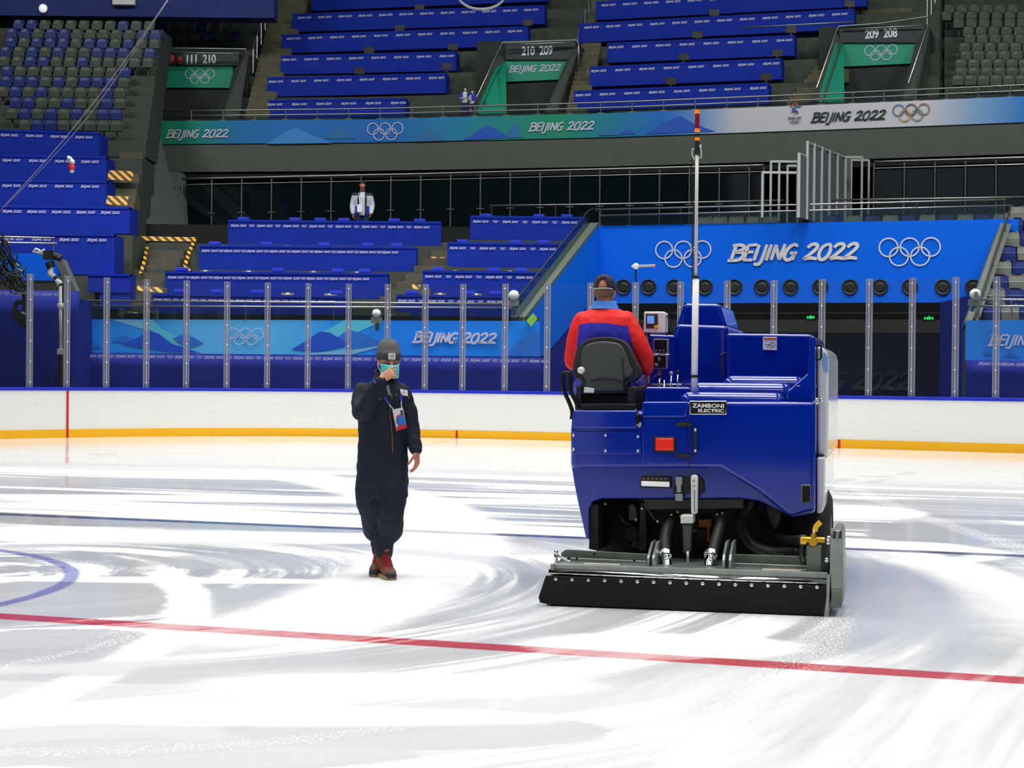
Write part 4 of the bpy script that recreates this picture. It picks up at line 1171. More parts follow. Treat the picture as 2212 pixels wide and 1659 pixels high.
# seats just above the big banner
for i, (px, kd) in enumerate(((1522, 'w'), (1554, 'w'), (1590, 'w'), (1628, 'w'), (1664, 'w'), (1804, 'b'), (1845, 'w'), (1884, 'b'), (1923, 'w'), (1963, 'b'), (2003, 'w'), (2044, 'b'), (2085, 'w'), (2125, 'b'), (2163, 'w'))):
    Yq = Yb(px) + .9; c = P(px, 466, Yq); ztop = Z(px, (467 - (px - 1522) * .0115), Yq)
    seat(kd, (c.x, Yq, ztop - .82), '%s seat peeking over the big blue banner, %s counted from the machine mast' % (colname[kd], ORD[i + 1]), 'seats peeking over the big blue banner', math.atan2(bt.y, bt.x), 1.0)
m = MB(); a, b = P(1300, 500, Yb(1300) + .32), P(2230, 500, Yb(2230) + .32); zz = Z(1600, 466, Yb(1600) + .9) - .83; m.hexa([(a.x, a.y, zz - 1.5), (b.x, b.y, zz - 1.5), (b.x, b.y, zz), (a.x, a.y, zz)], (0, 2.2, 0)); structure(m.build('floor_above_tunnel', conc_dark, keep=True))

# ---------------------------------------------- rails, balustrades, guards
def rail_thing(label, lines, posts=None, r=0.028, glass=None, post_r=.018, cat='handrail', name='handrail'):
    allp = [P(*p) for L in lines for p in L]
    c = sum(allp, Vector()) / len(allp); c.z = min(p.z for p in allp)
    q = thing(name, label, cat, c)
    for L in lines:
        m = MB(); m.tube([P(*p) for p in L], r, 8); m.build('rail', rail_m, q, world=True, smooth=True)
    if posts:
        for a, b in posts:
            m = MB(); m.cyl(P(*a), P(*b), post_r, 6); m.build('post', steel, q, world=True)
    if glass:
        for g in glass:
            m = MB(); m.prism([P(*p) for p in g], (0, .015, 0)); m.build('glass_sheet', stand_glass, q, world=True)
    return q
rail_thing('pair of shiny steel rails on the stand front over the mountain band', [[(188, 649.5, 46.95), (1100, 656.5, 46.95)], [(196, 661, 46.95), (1110, 665, 46.95)]],
           [((x, 650 + x * .006, 46.98), (x, 690, 46.98)) for x in (190, 340, 530, 720, 910, 1098)], glass=[[(190, 690, 47), (1104, 693, 47), (1104, 668, 47), (190, 664, 47)]])
rail_thing('pair of steel rails on the stand front over the light blue band', [[(2112, 647, 43.9), (2300, 648, 43.2)], [(2112, 661, 43.9), (2300, 662, 43.2)]], [((x, 647, 43.8), (x, 692, 43.7)) for x in (2114, 2185, 2260)])
def Yrl(px): return 25941.0 / (hz(px) - yrail_rel(px, RAILT))
RAILT = [(300, 388), (393, 386.5), (560, 383), (895, 376), (1240, 367), (1640, 357), (2212, 340), (2400, 335)]
def balustrade(px0, px1, step, label):
    xs = []; x = px0
    while x < px1: xs.append(x); x += step
    xs.append(px1)
    top = [P(x, yrail_rel(x, RAILT), Yrl(x)) for x in xs]
    q = thing('glass_balustrade', label, 'balustrade', Vector((sum(p.x for p in top) / len(top), sum(p.y for p in top) / len(top), ZCON)))
    m = MB(); m.tube(top, .035, 8); m.build('handrail', rail_m, q, world=True, smooth=True)
    m = MB(); m.tube([p - Vector((0, 0, .21)) for p in top], .022, 6); m.build('rail', steel, q, world=True)
    for p in top:
        m = MB(); b_ = Vector((p.x, p.y, ZCON)); m.cyl(b_, p - Vector((0, 0, .05)), .028, 6)
        for dz in (.30, .95): m.box((p.x - .13, p.y - .05, ZCON + dz), (p.x + .13, p.y - .02, ZCON + dz + .03))
        m.build('post_frame', mat('dull_steel', (120, 124, 122), .45, .6), q, world=True)
    for a, b in zip(top, top[1:]):
        m = MB(); t = (b - a).normalized(); a1, b1 = a + t * .05, b - t * .05
        m.hexa([Vector((a1.x, a1.y, ZCON + .08)), Vector((b1.x, b1.y, ZCON + .08)), b1 - Vector((0, 0, .26)), a1 - Vector((0, 0, .26))], (0, .015, 0)); m.build('glass_sheet', stand_glass, q, world=True)
balustrade(393, 1650, 64.5, 'long glass balustrade with steel posts along the dark concourse, behind the press desks')
balustrade(1888, 2330, 66, 'shorter glass balustrade along the dark concourse, beyond the grey hoarding')
rail_thing('shiny rail in front of the concourse balustrade, reaching the white pipe frames', [[(1058, 444.5, 55), (1300, 441, 54.5), (1694, 433, 53.5)]], [((x, 442, 54.5), (x, 470, 54.5)) for x in (1062, 1200)])
rail_thing('steel rail above the seats beyond the hoarding foot', [[(1779, 432.5, 53.2), (2330, 424, 52)]], [((x, 430, 52.8), (x, 462, 52.8)) for x in (1782, 1950, 2120)])
rail_thing('pair of guard rails along the top edge of the big blue banner', [[(1286, 453, 52.55), (1700, 443, 51), (2173, 431, 49.3)], [(1296, 466, 52.5), (1700, 456, 50.9), (2186, 444, 49.25)]],
           [((x, 452 - (x - 1290) * .024, Yb(x) + .05), (x, 488 - (x - 1290) * .0135, Yb(x) + .05)) for x in (1298, 1470, 1640, 1810, 1980, 2170)], glass=[[(1298, 487, 52.4), (2170, 475, 49.1), (2170, 447, 49.1), (1298, 468, 52.4)]])
# rail of the upper balcony
def up_rail(z, x0, x1): return [Vector((p.x, p.y, z)) for p in upline([lerp(x0, x1, i / 12) for i in range(13)], .35)]
q = thing('glass_balustrade', 'long glass balustrade with two steel rails along the upper balcony edge', 'balustrade', Vector((0, 62, ZBT)))
for z in (11.36, 11.17):
    m = MB(); m.tube(up_rail(z, 338, 2400), .03, 8); m.build('rail', rail_m, q, world=True, smooth=True)
L = up_rail(11.1, 338, 2400)
m = MB()
for a, b in zip(L, L[1:]): m.hexa([Vector((a.x, a.y, ZBT)), Vector((b.x, b.y, ZBT)), b, a], (0, .012, 0))
m.build('glazing', stand_glass, q, world=True)
for i in range(29):
    p = upline([345 + i * 68], .3)[0]; m = MB(); m.cyl((p.x, p.y, ZBT - .05), (p.x, p.y, 11.36), .02, 6); m.box((p.x - .12, p.y - .06, ZBT - .02), (p.x + .12, p.y + .04, ZBT + .07)); m.build('post', mat('dull_steel', (120, 124, 122), .45, .6), q, world=True)

# ---------------------------------------------- doorways of the upper balcony
green_b = mat('green_board', (8, 142, 112), .55); sign_dk = mat('sign_panel', (34, 40, 46), .5); sign_w = mat('sign_white', (214, 218, 222), .5)
def text_mesh(txt, size, bold=0.0, shear=0.0, ext=0.003, spacing=1.0):
    cu = D.curves.new('txt', 'FONT'); cu.body = txt; cu.size = size; cu.align_x = 'CENTER'; cu.align_y = 'CENTER'
    cu.offset = bold; cu.shear = shear; cu.extrude = ext; cu.space_character = spacing; cu.resolution_u = 3
    o = D.objects.new('txt', cu); COL.objects.link(o)
    bpy.context.view_layer.update()
    me = D.meshes.new_from_object(o.evaluated_get(bpy.context.evaluated_depsgraph_get()))
    D.objects.remove(o); D.curves.remove(cu)
    return me
def place_text(me, name, m, parent, O, ux, uz, sx=1.0, world=True):
    ux = Vector(ux).normalized(); uz = Vector(uz).normalized(); n = ux.cross(uz)
    M = Matrix((ux * sx, uz, n)).transposed().to_4x4(); M.translation = Vector(O) - (Vector(parent['_loc']) if world else Vector())
    me.transform(M); me.materials.clear(); me.materials.append(m)
    o = D.objects.new(name, me); COL.objects.link(o); o.parent = parent
    return o
def doorway(px0, px1, board, sign, numtxt, numpx, greycut, cheek, label, deco, dy=4.2):
    Yq = lambda px: Yup(px) + dy
    bx0, bx1, by0, by1 = board
    a, b = P(bx0, by1[0], Yq(bx0)), P(bx1, by1[1], Yq(bx1)); t = b - a; t.z = 0; t.normalize(); n = Vector((t.y, -t.x, 0))
    def on(px, y, off=0.0):
        d0 = ray(px, y); k = (a - CAM).dot(n) / d0.dot(n); return CAM + d0 * k + n * off
    # grey back wall and solid mass above it
    m = MB(); m.prism([on(px0 - 6, 300), on(px1 + 6, 300), on(px1 + 6, sign[2]), on(px0 - 6, sign[2])], -n * 3.8)
    structure(m.build('wall_doorway', conc_dark, keep=True))
    g = thing('green_board', label[0], 'sign board', on((bx0 + bx1) / 2, by1[0]))
    m = MB(); m.prism([on(bx0, by1[0], .12), on(bx1, by1[1], .12), on(bx1, by0[1], .12), on(bx0, by0[0], .12)], -n * .1); m.build('board', green_b, g, world=True)
    m = MB(); cx, cy = deco[1], deco[2]
    if deco[0] == 'rings': rings(m, on(cx, cy, .14), t, deco[3] * Yq(cx) / F, n, 20, .15)
    else: lettering(m, 'BEIJING 2022', on(cx, cy, .14), t, deco[3] * Yq(cx) / F, n, .13, 4)
    m.build('printed_rings_lettering' if deco[0] != 'rings' else 'printed_rings_pattern', print_w, g, world=True)
    s_ = thing('section_sign', label[1], 'sign', on((sign[0] + sign[1]) / 2, sign[3]))
    m = MB(); m.prism([on(sign[0], sign[3], .22), on(sign[1], sign[3], .22), on(sign[1], sign[2], .22), on(sign[0], sign[2], .22)], -n * .2); m.build('panel', sign_dk, s_, world=True)
    place_text(text_mesh(numtxt, 26 * Yq(numpx[0]) / F, .012, 0, .004, .95), 'lettering', sign_w, s_, on(numpx[0], numpx[1], .24), t, (0, 0, 1), .78)
    # side walls
    for (c0, c1, c2, c3), mm in cheek:
        m = MB(); m.prism([P(c0[0], c0[1], Yup(c0[0]) + c0[2]), P(c1[0], c1[1], Yup(c1[0]) + c1[2]), P(c2[0], c2[1], Yup(c2[0]) + c2[2]), P(c3[0], c3[1], Yup(c3[0]) + c3[2])], (.12 if c0[0] > numpx[0] else -.12, .1, 0))
        structure(m.build('wall_doorway_side', mm, keep=True))
    return s_
sg = doorway(345, 530, (355, 505, (142, 142), (190, 191)), (350, 520, 116, 143), '111  210', (437, 131), 232, [(((330, 262, .3), (352, 262, 1.0), (358, 143, 4.1), (344, 118, 4.0)), conc_dark), (((478, 260, .8), (508, 260, .8), (531, 112, 4.0), (505, 150, 4.1)), concrete)],
        ('green board with pale rings in the doorway near the loose seats', 'dark section sign reading 111 210 with red marks'), ('rings', 434, 166, 10))
m = MB(); c = P(366, 127, Yup(366) + 3.9); m.ball(c, (.2, .05, .2), 0, 14, 6); c = P(388, 130, Yup(388) + 3.9); m.ball(c, (.11, .05, .17), 0, 12, 6)
m.build('red_marks_print', mat('red_print', (170, 36, 40), .6), sg, world=True)
doorway(1036, 1240, (1091, 1228, (133, 124), (178, 172)), (1095, 1245, 90, 131), '210  209', (1163, 113), 220, [(((1028, 258, .4), (1095, 256, 1.2), (1092, 133, 4.1), (1076, 148, 3.0)), green_b), (((1016, 258, .3), (1034, 258, .5), (1092, 128, 4.1), (1083, 118, 4.1)), concrete), (((1172, 252, .8), (1192, 252, .8), (1246, 100, 4.0), (1226, 126, 4.1)), concrete)],
        ('green board with pale writing in the middle doorway of the upper balcony', 'dark section sign over the green board with pale writing'), ('w', 1158, 149, 13.5))
doorway(1775, 2002, (1822, 1978, (92, 88), (145, 138)), (1815, 2000, 58, 94), '209  208', (1905, 76), 200, [(((1768, 232, .4), (1824, 230, 1.2), (1822, 93, 4.1), (1806, 95, 3.6)), green_b), (((1752, 232, .3), (1776, 232, .5), (1822, 88, 4.1), (1812, 76, 4.1)), concrete), (((1946, 225, .8), (1970, 225, .8), (2004, 60, 4.0), (1978, 90, 4.1)), concrete)],
        ('green board with pale rings in the doorway below the 209 208 sign', 'dark section sign under the bent rail, beside the upper grey-green seats'), ('rings', 1904, 115, 10.6))
rail_thing('double steel rail over the 111 210 sign', [[(343, 118, 69.0), (343, 103, 69.0), (531, 106, 68.7), (531, 120, 68.7)], [(352, 114, 69.0), (517, 115, 68.8)]])
rail_thing('steel rail frame over the 210 209 sign', [[(1016, 240, 64.8), (1081, 100, 67.2), (1086, 92, 67.3), (1245, 86, 66.7), (1250, 96, 66.6), (1250, 140, 66.4)], [(1090, 96, 67.2), (1236, 92, 66.8)]])
rail_thing('bent steel rail frame over the 209 208 sign', [[(1764, 190, 60.8), (1808, 64, 64.2), (1812, 57, 64.2), (1905, 50, 63.6), (2003, 36, 63.0), (2005, 56, 63.0), (1962, 180, 60.5)], [(1816, 63, 64.1), (1994, 55, 63.1)]])
rail_thing('thin rail crossing the upper desks beside the 209 208 doorway', [[(1600, 60, 65.8), (1845, 47, 64.6)]])
# stair flights of the balcony, with posts
stairm = mat('step_concrete', (92, 90, 70), .85)
for i, (f0, f1, t0, t1) in enumerate((((528, 250), (580, 250), (592, -10), (668, -10)), ((1222, 236), (1268, 236), (1282, -20), (1322, -20)), ((1690, 226), (1756, 222), (1884, -10), (2000, -10)))):
    m = MB(); N_ = 26
    for k in range(N_):
        t = k / (N_ - 1)
        x0, x1 = lerp(f0[0], t0[0], t), lerp(f1[0], t1[0], t); y = lerp(f0[1], t0[1], t)
        dy = lerp(.9, 10.6, t)
        a, b = P(x0, y, Yup(x0) + dy), P(x1, y, Yup(x1) + dy); z = (a.z + b.z) / 2
        m.hexa([(a.x, a.y, z - .5), (b.x, b.y, z - .5), (b.x, b.y, z), (a.x, a.y, z)], (0.05, .6, 0))
    structure(m.build('stairs_balcony', stairm, keep=True))
    q = thing('stair_rail', ('row of thin posts and rail up the steps beside the 111 210 doorway', 'row of thin posts and rail up the steps between the two blocks of upper desks', 'short row of thin posts beside the upper loose seats')[i], 'handrail', P(f0[0], f0[1], Yup(f0[0]) + 1))
    tops = []
    if i == 2: continue_pts = [(2003, 40, 5.0), (2012, 20, 6.2), (2020, -5, 7.4)]
    else: continue_pts = [(lerp(f0[0] + 18, t0[0] - 2, k / 5), lerp(145, -8, k / 5), lerp(4.6, 10.2, k / 5)) for k in range(6)]
    for px, y, dy in continue_pts:
        b_ = P(px, y + 12, Yup(px) + dy); m = MB(); m.cyl(b_, b_ + Vector((0, 0, .95)), .025, 6); m.build('post', steel, q, world=True); tops.append(b_ + Vector((0, 0, .95)))
    m = MB(); m.tube(tops, .022, 6); m.build('rail', steel, q, world=True)

# ---------------------------------------------- hoarding, pipe frames, concourse lamps
pan_m = mat('grey_hoarding', (96, 98, 108), .6, noise=.06, nscale=4); frame_w = mat('white_pipe', (168, 172, 168), .5)
hx = [1742.5, 1757.5, 1774, 1790.5, 1808, 1825]
ht = [304.5, 310, 317, 324, 331.5, 339]
hy = [50.5, 51.2, 52.0, 52.8, 53.6, 54.3]
zf = Z(1742, 474, 50.5)
for i in range(5):
    a, b = P(hx[i], 470, hy[i]), P(hx[i + 1], 470, hy[i + 1]); zt = Z(hx[i], ht[i], hy[i])
    q = thing('hoarding_panel', 'tall grey hoarding panel with pale edges behind the machine mast, %s in its row' % ORD[i + 1], 'hoarding panel', (a + b) / 2 * 1.0, 'tall grey hoarding panels on the concourse')
    q.location.z = zf; q['_loc'] = tuple(q.location)
    m = MB(); m.hexa([(a.x + .03, a.y, zf), (b.x - .03, b.y, zf), (b.x - .03, b.y, zt - .03), (a.x + .03, a.y, zt - .03)], (-.03, .02, 0)); m.build('panel', pan_m, q, world=True)
    m = MB()
    for c in ((a, b) if i == 4 else (a,)): m.box((c.x - .035, c.y - .03, zf), (c.x + .035, c.y + .03, zt))
    m.hexa([(a.x, a.y - .02, zt - .05), (b.x, b.y - .02, zt - .05), (b.x, b.y - .02, zt), (a.x, a.y - .02, zt)], (0, .04, 0))
    m.build('edge_frame', frame_w, q, world=True)
a, b = P(1724.5, 470, 49.9), P(1741, 470, 50.4); zt = Z(1724, 330, 49.9); q = thing('hoarding_panel', 'lower grey hoarding panel in front of the five tall ones', 'hoarding panel', (a.x, a.y, zf))
m = MB(); m.hexa([(a.x + .03, a.y, zf), (b.x, b.y, zf), (b.x, b.y, zt - .03), (a.x + .03, a.y, zt - .03)], (-.03, .02, 0)); m.build('panel', pan_m, q, world=True)
m = MB(); m.box((a.x - .04, a.y - .03, zf), (a.x + .04, a.y + .03, zt)); m.hexa([(a.x, a.y - .02, zt - .05), (b.x, b.y - .02, zt - .05), (b.x, b.y - .02, zt), (a.x, a.y - .02, zt)], (0, .04, 0)); m.build('edge_frame', frame_w, q, world=True)
def pipe_frame(px0, px1, y0, yb, Y, mids, label):
    a, b = P(px0, yb, Y), P(px1, yb, Y); zt = Z((px0 + px1) / 2, y0, Y); zb = zf
    q = thing('pipe_frame', label, 'frame', ((a.x + b.x) / 2, Y, zb), 'white pipe frames beside the hoarding')
    for x in [a.x, b.x] + [P(mx, yb, Y).x for mx in mids]:
        m = MB(); m.box((x - .03, Y - .03, zb), (x + .03, Y + .03, zt)); m.build('upright', frame_w, q, world=True)
    m = MB(); m.box((a.x, Y - .035, zt - .05), (b.x, Y + .035, zt + .02)); m.build('crossbar', frame_w, q, world=True)
pipe_frame(1646, 1722, 371.5, 474, 50.0, [], 'white pipe frame, lowest and nearest of those beside the hoarding')
pipe_frame(1664, 1723, 348, 474, 51.2, [1682], 'white pipe frame, tallest of those beside the hoarding')
pipe_frame(1700, 1722, 357, 474, 52.4, [], 'white pipe frame, narrowest of those beside the hoarding')
pipe_frame(1826, 1861, 338.5, 440, 55.0, [], 'thin pipe frame at the far end of the hoarding, upper one')
pipe_frame(1838, 1876, 345, 440, 56.0, [], 'thin pipe frame at the far end of the hoarding, lower one')
q = thing('display_case', 'grey upright panel with dark writing at the far end of the hoarding', 'panel', P(1830, 430, 55.6))
m = MB(); m.prism([P(1825, 474, 55.6), P(1838, 474, 55.6), P(1838, 345, 55.6), P(1825, 340, 55.6)], (0, .05, 0)); m.build('panel', mat('warm_grey_panel', (92, 86, 84), .6), q, world=True)
m = MB()
for k in range(5): m.ribbon([P(1829, 378 + k * 8, 55.55), P(1833, 382 + k * 8, 55.55), P(1829, 384 + k * 8, 55.55)], .02, FRONT_N)
m.build('dark_print', mat('black_print', (26, 46, 50), .6), q, world=True)
lamp_on = mat('tube_lamp_glow', (255, 255, 255), .5, emit=(235, 245, 255), es=4)
for i, (px, y, l_) in enumerate(((497, 395, 9), (741, 392.5, 6), (760, 398, 6), (997, 391, 9), (1240, 385, 9), (1547, 381, 8), (1873, 367.5, 13))):
    Yq = Yup(px) + 3.0; a, b = P(px - l_, y - l_ * .35, Yq), P(px + l_, y + l_ * .35, Yq + .9)
    q = thing('concourse_lamp', 'bright slanting tube lamp under the concourse ceiling, %s from the balcony end wall' % ORD[i + 1], 'lamp', (a + b) / 2, 'tube lamps of the concourse')
    m = MB(); m.tube([a, b], .045, 8); m.build('tube', lamp_on, q, world=True)
    m = MB(); m.tube([a + Vector((0, 0, .06)), b + Vector((0, 0, .06))], .05, 6); c_ = (a + b) / 2; m.cyl(c_ + Vector((0, 0, .05)), Vector((c_.x, c_.y, ZFB - .2)), .012, 6); m.build('fitting', grey_p, q, world=True)

# ---------------------------------------------- hazard tape and corner steps
def tape(pts, wd, label, nrm=(0, -.85, .5)):
    m = MB(); m.ribbon([P(*p) for p in pts], wd, nrm); o = m.build('hazard_tape', yellow_tape)
    s_ = o.modifiers.new('thick', 'SOLIDIFY'); s_.thickness = .01
    return tag(o, label, 'tape', 'yellow and black tape in the aisles')
tape([(282, 514, 53.6), (352, 516, 53.6), (421, 517, 53.6)], .16, 'long yellow and black tape across the aisle top beside the press desks')
tape([(422, 514, 53.5), (408, 546, 52.2), (400, 572, 51.2), (408, 585, 50.8)], .14, 'twisted yellow and black tape down the aisle beside the third press desk')
tape([(318, 533, 53.0), (312, 562, 51.8), (304, 590, 50.8)], .12, 'short yellow and black tape down the aisle beside the corner desks')
tape([(296, 622, 48.7), (352, 627, 48.7)], .16, 'yellow and black tape on the aisle step just over the top of the glass')
tape([(276, 679, 47.4), (328, 684, 47.4)], .18, 'yellow and black tape on the bottom aisle step above the mountain band')
tape([(233, 378, 54.6), (287, 380, 54.6)], .36, 'wide yellow and black patch on the corner steps, upper of two')
tape([(230, 432, 52.9), (276, 434, 52.9)], .32, 'wide yellow and black patch on the corner steps, lower of two')
tape([(928, 561, 52.3), (966, 563, 52.3)], .22, 'yellow and black tape in the narrow aisle between the press desks, upper one')
tape([(890, 620, 50.0), (908, 622, 50.0)], .2, 'yellow and black tape in the narrow aisle between the press desks, middle one')
tape([(838, 683, 47.6), (852, 684, 47.6)], .16, 'yellow and black tape in the narrow aisle between the press desks, bottom one')
aislem = mat('aisle_floor', (84, 80, 68), .85, noise=.1, nscale=3)
m = MB()
for k in range(11):
    t = k / 10; y = lerp(686, 524, t); Yq = lerp(47.5, 53.4, t); a, b = P(lerp(262, 322, t), y, Yq), P(lerp(330, 404, t), y, Yq)
    m.box((a.x, Yq, a.z - .7), (b.x, Yq + .6, a.z))
structure(m.build('stairs_aisle', aislem, keep=True))
m = MB()
for k in range(11):
    t = k / 10; y = lerp(690, 524, t); Yq = lerp(47.5, 53.4, t); a, b = P(lerp(765, 950, t), y, Yq), P(lerp(870, 1020, t), y, Yq)
    m.box((a.x, Yq, a.z - .7), (b.x, Yq + .6, a.z))
structure(m.build('stairs_narrow_aisle', aislem, keep=True))

# ---------------------------------------------- small fittings at the stand front
disc_w = mat('white_enamel', (222, 224, 222), .35); panel_g = mat('panel_grey', (120, 124, 122), .5)
for px, y, rad, Y, lb, pole in ((1110, 638, 11.5, 46.6, 'round white antenna disc on a post at the foot of the sloping parapet', 30), (813, 677, 9.5, 46.6, 'round white antenna disc low over the mountain band behind the man in the beanie', 24), (2107, 636, 12.5, 43.4, 'round white antenna disc with grey plate before the far tunnel parapet', 20)):
    c = P(px, y, Y); R = rad * Y / F
    q = thing('antenna_disc', lb, 'antenna', c - Vector((0, 0, R + pole * Y / F)), 'round white antenna discs')
    m = MB(); ring_ = lambda rr, dy: [c + Vector((rr * math.cos(2 * math.pi * k / 24), dy, rr * math.sin(2 * math.pi * k / 24))) for k in range(24)]
    m.loft([ring_(.01, -.07), ring_(R * .6, -.06), ring_(R * .95, -.02), ring_(R, .02), ring_(R * .9, .08), ring_(.01, .1)]); m.build('disc', disc_w, q, world=True, smooth=True)
    if px > 2000:
        m = MB(); m.box((c.x - R * .38, c.y - .1, c.z - R * .5), (c.x + R * .3, c.y - .06, c.z + R * .45)); m.build('plate', panel_g, q, world=True, bevel=.01)
    m = MB(); m.tube([c + Vector((0, .05, -R * .8)), c + Vector((0.02, .1, -R - .5 * pole * Y / F)), c + Vector((0, .3, -R - pole * Y / F))], .06, 8); m.box((c.x - .14, c.y, c.z - R - .14), (c.x + .14, c.y + .15, c.z - R + .02)); m.build('bracket_frame', panel_g, q, world=True)
# overhead cable pair with a small marker lamp
cab = mat('pale_cable', (150, 150, 152), .5)
for i, off in enumerate((0, 5)):
    pts = [P(lerp(372, -14, t) + off * (1 - abs(2 * t - 1)) * 2, lerp(-14, 470, t) + 26 * math.sin(math.pi * t) * (1 if i else .9), 44) for t in [k / 12 for k in range(13)]]
    m = MB(); m.tube(pts, .010, 6); tag(m.build('overhead_cable', cab, smooth=True), 'thin pale cable slanting past the loose seats, %s strand' % ('upper' if i == 0 else 'lower'), 'cable', 'pair of overhead cables')
q = thing('cable_marker', 'small red and white marker hanging from the slanting overhead cables', 'marker', P(156, 372, 43.9))
m = MB(); m.tube([P(153, 352, 43.9), P(155, 362, 43.9), P(155, 368, 43.9)], [.06, .085, .06], 10); m.build('red_body', mat('marker_red', (226, 50, 40), .4), q, world=True)
m = MB(); m.tube([P(146, 340, 43.9), P(151, 342, 43.9), P(157, 350, 43.9)], .05, 8); m.ball(P(156, 350, 43.9), .07); m.ball(P(155, 369, 43.9), .06); m.build('white_fitting', disc_w, q, world=True)
pts = [P(1040 + 52 * math.cos(a), -14 + 34 * math.sin(a), 40) for a in [math.pi * k / 16 for k in range(17)]]
m = MB(); m.tube(pts, .03, 6); tag(m.build('hanging_cable', cab, smooth=True), 'pale looped cable hanging in at the top edge over the upper desks', 'cable')
# pole camera behind the corner glass
q = thing('pole_camera', 'remote camera on a pale pole with tripod behind the corner glass', 'camera', (P(134, 830, 43.6).x, 43.6, 0))
pole_m = mat('pale_pole', (186, 186, 184), .4); dk = mat('camera_black', (30, 30, 30), .5)
def pq(x, y, dy=0): return P(x, y, 43.6 + dy)
m = MB(); m.cyl(pq(131, 618), pq(132.5, 757), .055, 10); m.cyl(pq(131, 655), pq(131, 667), .085, 10); m.build('pole', pole_m, q, world=True, smooth=True)
m = MB(); m.cyl(pq(135.5, 618), pq(136.5, 757), .04, 8); b_ = pq(134, 830); m.cyl(pq(134, 757), (b_.x, b_.y, 0), .09, 10); m.build('mast_sleeve', dk, q, world=True)
c = pq(133, 760); m = MB(); m.box((c.x - .075, c.y - .14, c.z - .07), (c.x + .075, c.y + .06, c.z + .07)); m.build('control_box', mat('box_grey', (170, 170, 168), .5), q, world=True, bevel=.01)
for ex in (-.37, .42, .05):
    m = MB(); a = pq(130 if ex < 0 else 137, 768); m.cyl(a, (c.x + ex, 43.6 + (.5 if ex == .05 else -.1), 0), .016, 6); m.build('tripod_leg', dk, q, world=True)
m = MB(); m.tube([pq(130, 614), pq(122, 604)], [.09, .06], 10); m.tube([pq(117, 598), pq(108, 590), pq(111, 576)], [.07, .08, .05], 10); m.build('arm', disc_w, q, world=True, smooth=True)
m = MB(); m.tube([pq(130, 618), pq(128, 608), pq(118, 598)], .05, 8); m.tube([pq(111, 578), pq(106, 566)], .11, 8); c = pq(106, 552); m.box((c.x - .12, c.y - .12, c.z - .1), (c.x + .12, c.y + .12, c.z + .12)); m.tube([pq(112, 550), pq(132, 558)], .09, 8); m.build('camera_head', dk, q, world=True)
m = MB(); m.tube([pq(98, 550), pq(90, 543)], [.06, .09], 10); m.build('lens_hood', disc_w, q, world=True)
m = MB(); m.tube([pq(88, 547), pq(80, 545), pq(72, 544), pq(77, 537), pq(84, 540), pq(90, 548)], .03, 6); m.build('handle', disc_w, q, world=True)
# dark rigging at the extreme left
q = thing('cable_rigging', 'tangle of black cables and clamps hanging beside the first glazing post', 'cables', P(30, 700, 43.8))
rg = random.Random(5)
for k in range(26):
    a = P(rg.uniform(-25, 12), rg.uniform(500, 610), 43.8 + rg.uniform(-.3, .3)); b = P(rg.uniform(28, 58), rg.uniform(575, 640), 43.8 + rg.uniform(-.3, .3))
    c1 = a.lerp(b, .35) + Vector((rg.uniform(-.15, .15), 0, rg.uniform(-.3, .15))); c2 = a.lerp(b, .7) + Vector((rg.uniform(-.15, .15), 0, rg.uniform(-.3, .15)))
    m = MB(); m.tube(catmull([a, c1, c2, b], 5), rg.uniform(.012, .03), 6); m.build('cable', black_rub, q, world=True)
m = MB()
pts = [P(x, y, 43.8) for x, y in ((56, 620), (52, 650), (36, 655), (32, 680), (40, 690), (54, 702), (57, 650))]
m.tube(catmull(pts, 5), .06, 8); m.tube([P(52, 615, 43.8), P(57, 705, 43.8)], .07, 8); m.box((P(36, 690, 43.8).x, 43.7, P(36, 690, 43.8).z), (P(56, 672, 43.8).x, 43.9, P(56, 672, 43.8).z)); m.build('clamp_frame', black_rub, q, world=True)
m = MB()
for a, b in (((38, 633), (58, 634)), ((46, 675), (62, 681)), ((34, 570), (42, 575)), ((36, 580), (48, 586))): m.cyl(P(*a, 43.7), P(*b, 43.7), .03, 6)
m.build('pale_clamp_bolts', panel_g, q, world=True)

# ================================================================== ICE RESURFACER
_a, _b = G(1180, 1309), G(1786, 1332)
VO = (_a + _b) / 2
VU = (_b - _a).normalized(); VF = Vector((-VU.y, VU.x, 0))
VROT = math.atan2(VU.y, VU.x)
machine = thing('ice_resurfacer', 'glossy blue electric ice resurfacer seen from behind with white mast and black rubber flap', 'ice resurfacer', VO, rotz=VROT)
def VP(px, py, v):
    d = ray(px, py); k = ((VO - CAM).dot(VF) + v) / d.dot(VF); p = CAM + d * k - VO
    return Vector((p.dot(VU), v, p.z))
def to_world(q): return VO + VU * q.x + VF * q.y + Vector((0, 0, q.z))
paint = mat('blue_machine_paint', (2, 40, 160), 0.10, spec=0.3, coat=0.8)
alu = mat('galvanised_steel', (150, 158, 152), 0.42, 0.75, noise=0.18, nscale=9)
alu_d = mat('dull_zinc', (112, 120, 112), 0.55, 0.5, noise=0.2, nscale=7)
chrome = mat('chrome', (225, 225, 225), 0.1, 1.0)
rubber = mat('black_flap_rubber', (11, 12, 13), 0.6, spec=0.3)
hose_m = mat('black_hose', (24, 26, 26), 0.5)
under_m = mat('dark_chassis', (20, 22, 22), 0.6)
seat_shell = mat('seat_shell', (66, 70, 67), 0.55)
seat_pad = mat('seat_black_vinyl', (34, 36, 36), 0.5)
white_g = mat('white_machine_panel', (226, 230, 232), 0.2, coat=.6)
brass = mat('brass', (196, 160, 50), 0.35, 0.8)
yel = mat('yellow_handle', (250, 190, 10), 0.4)
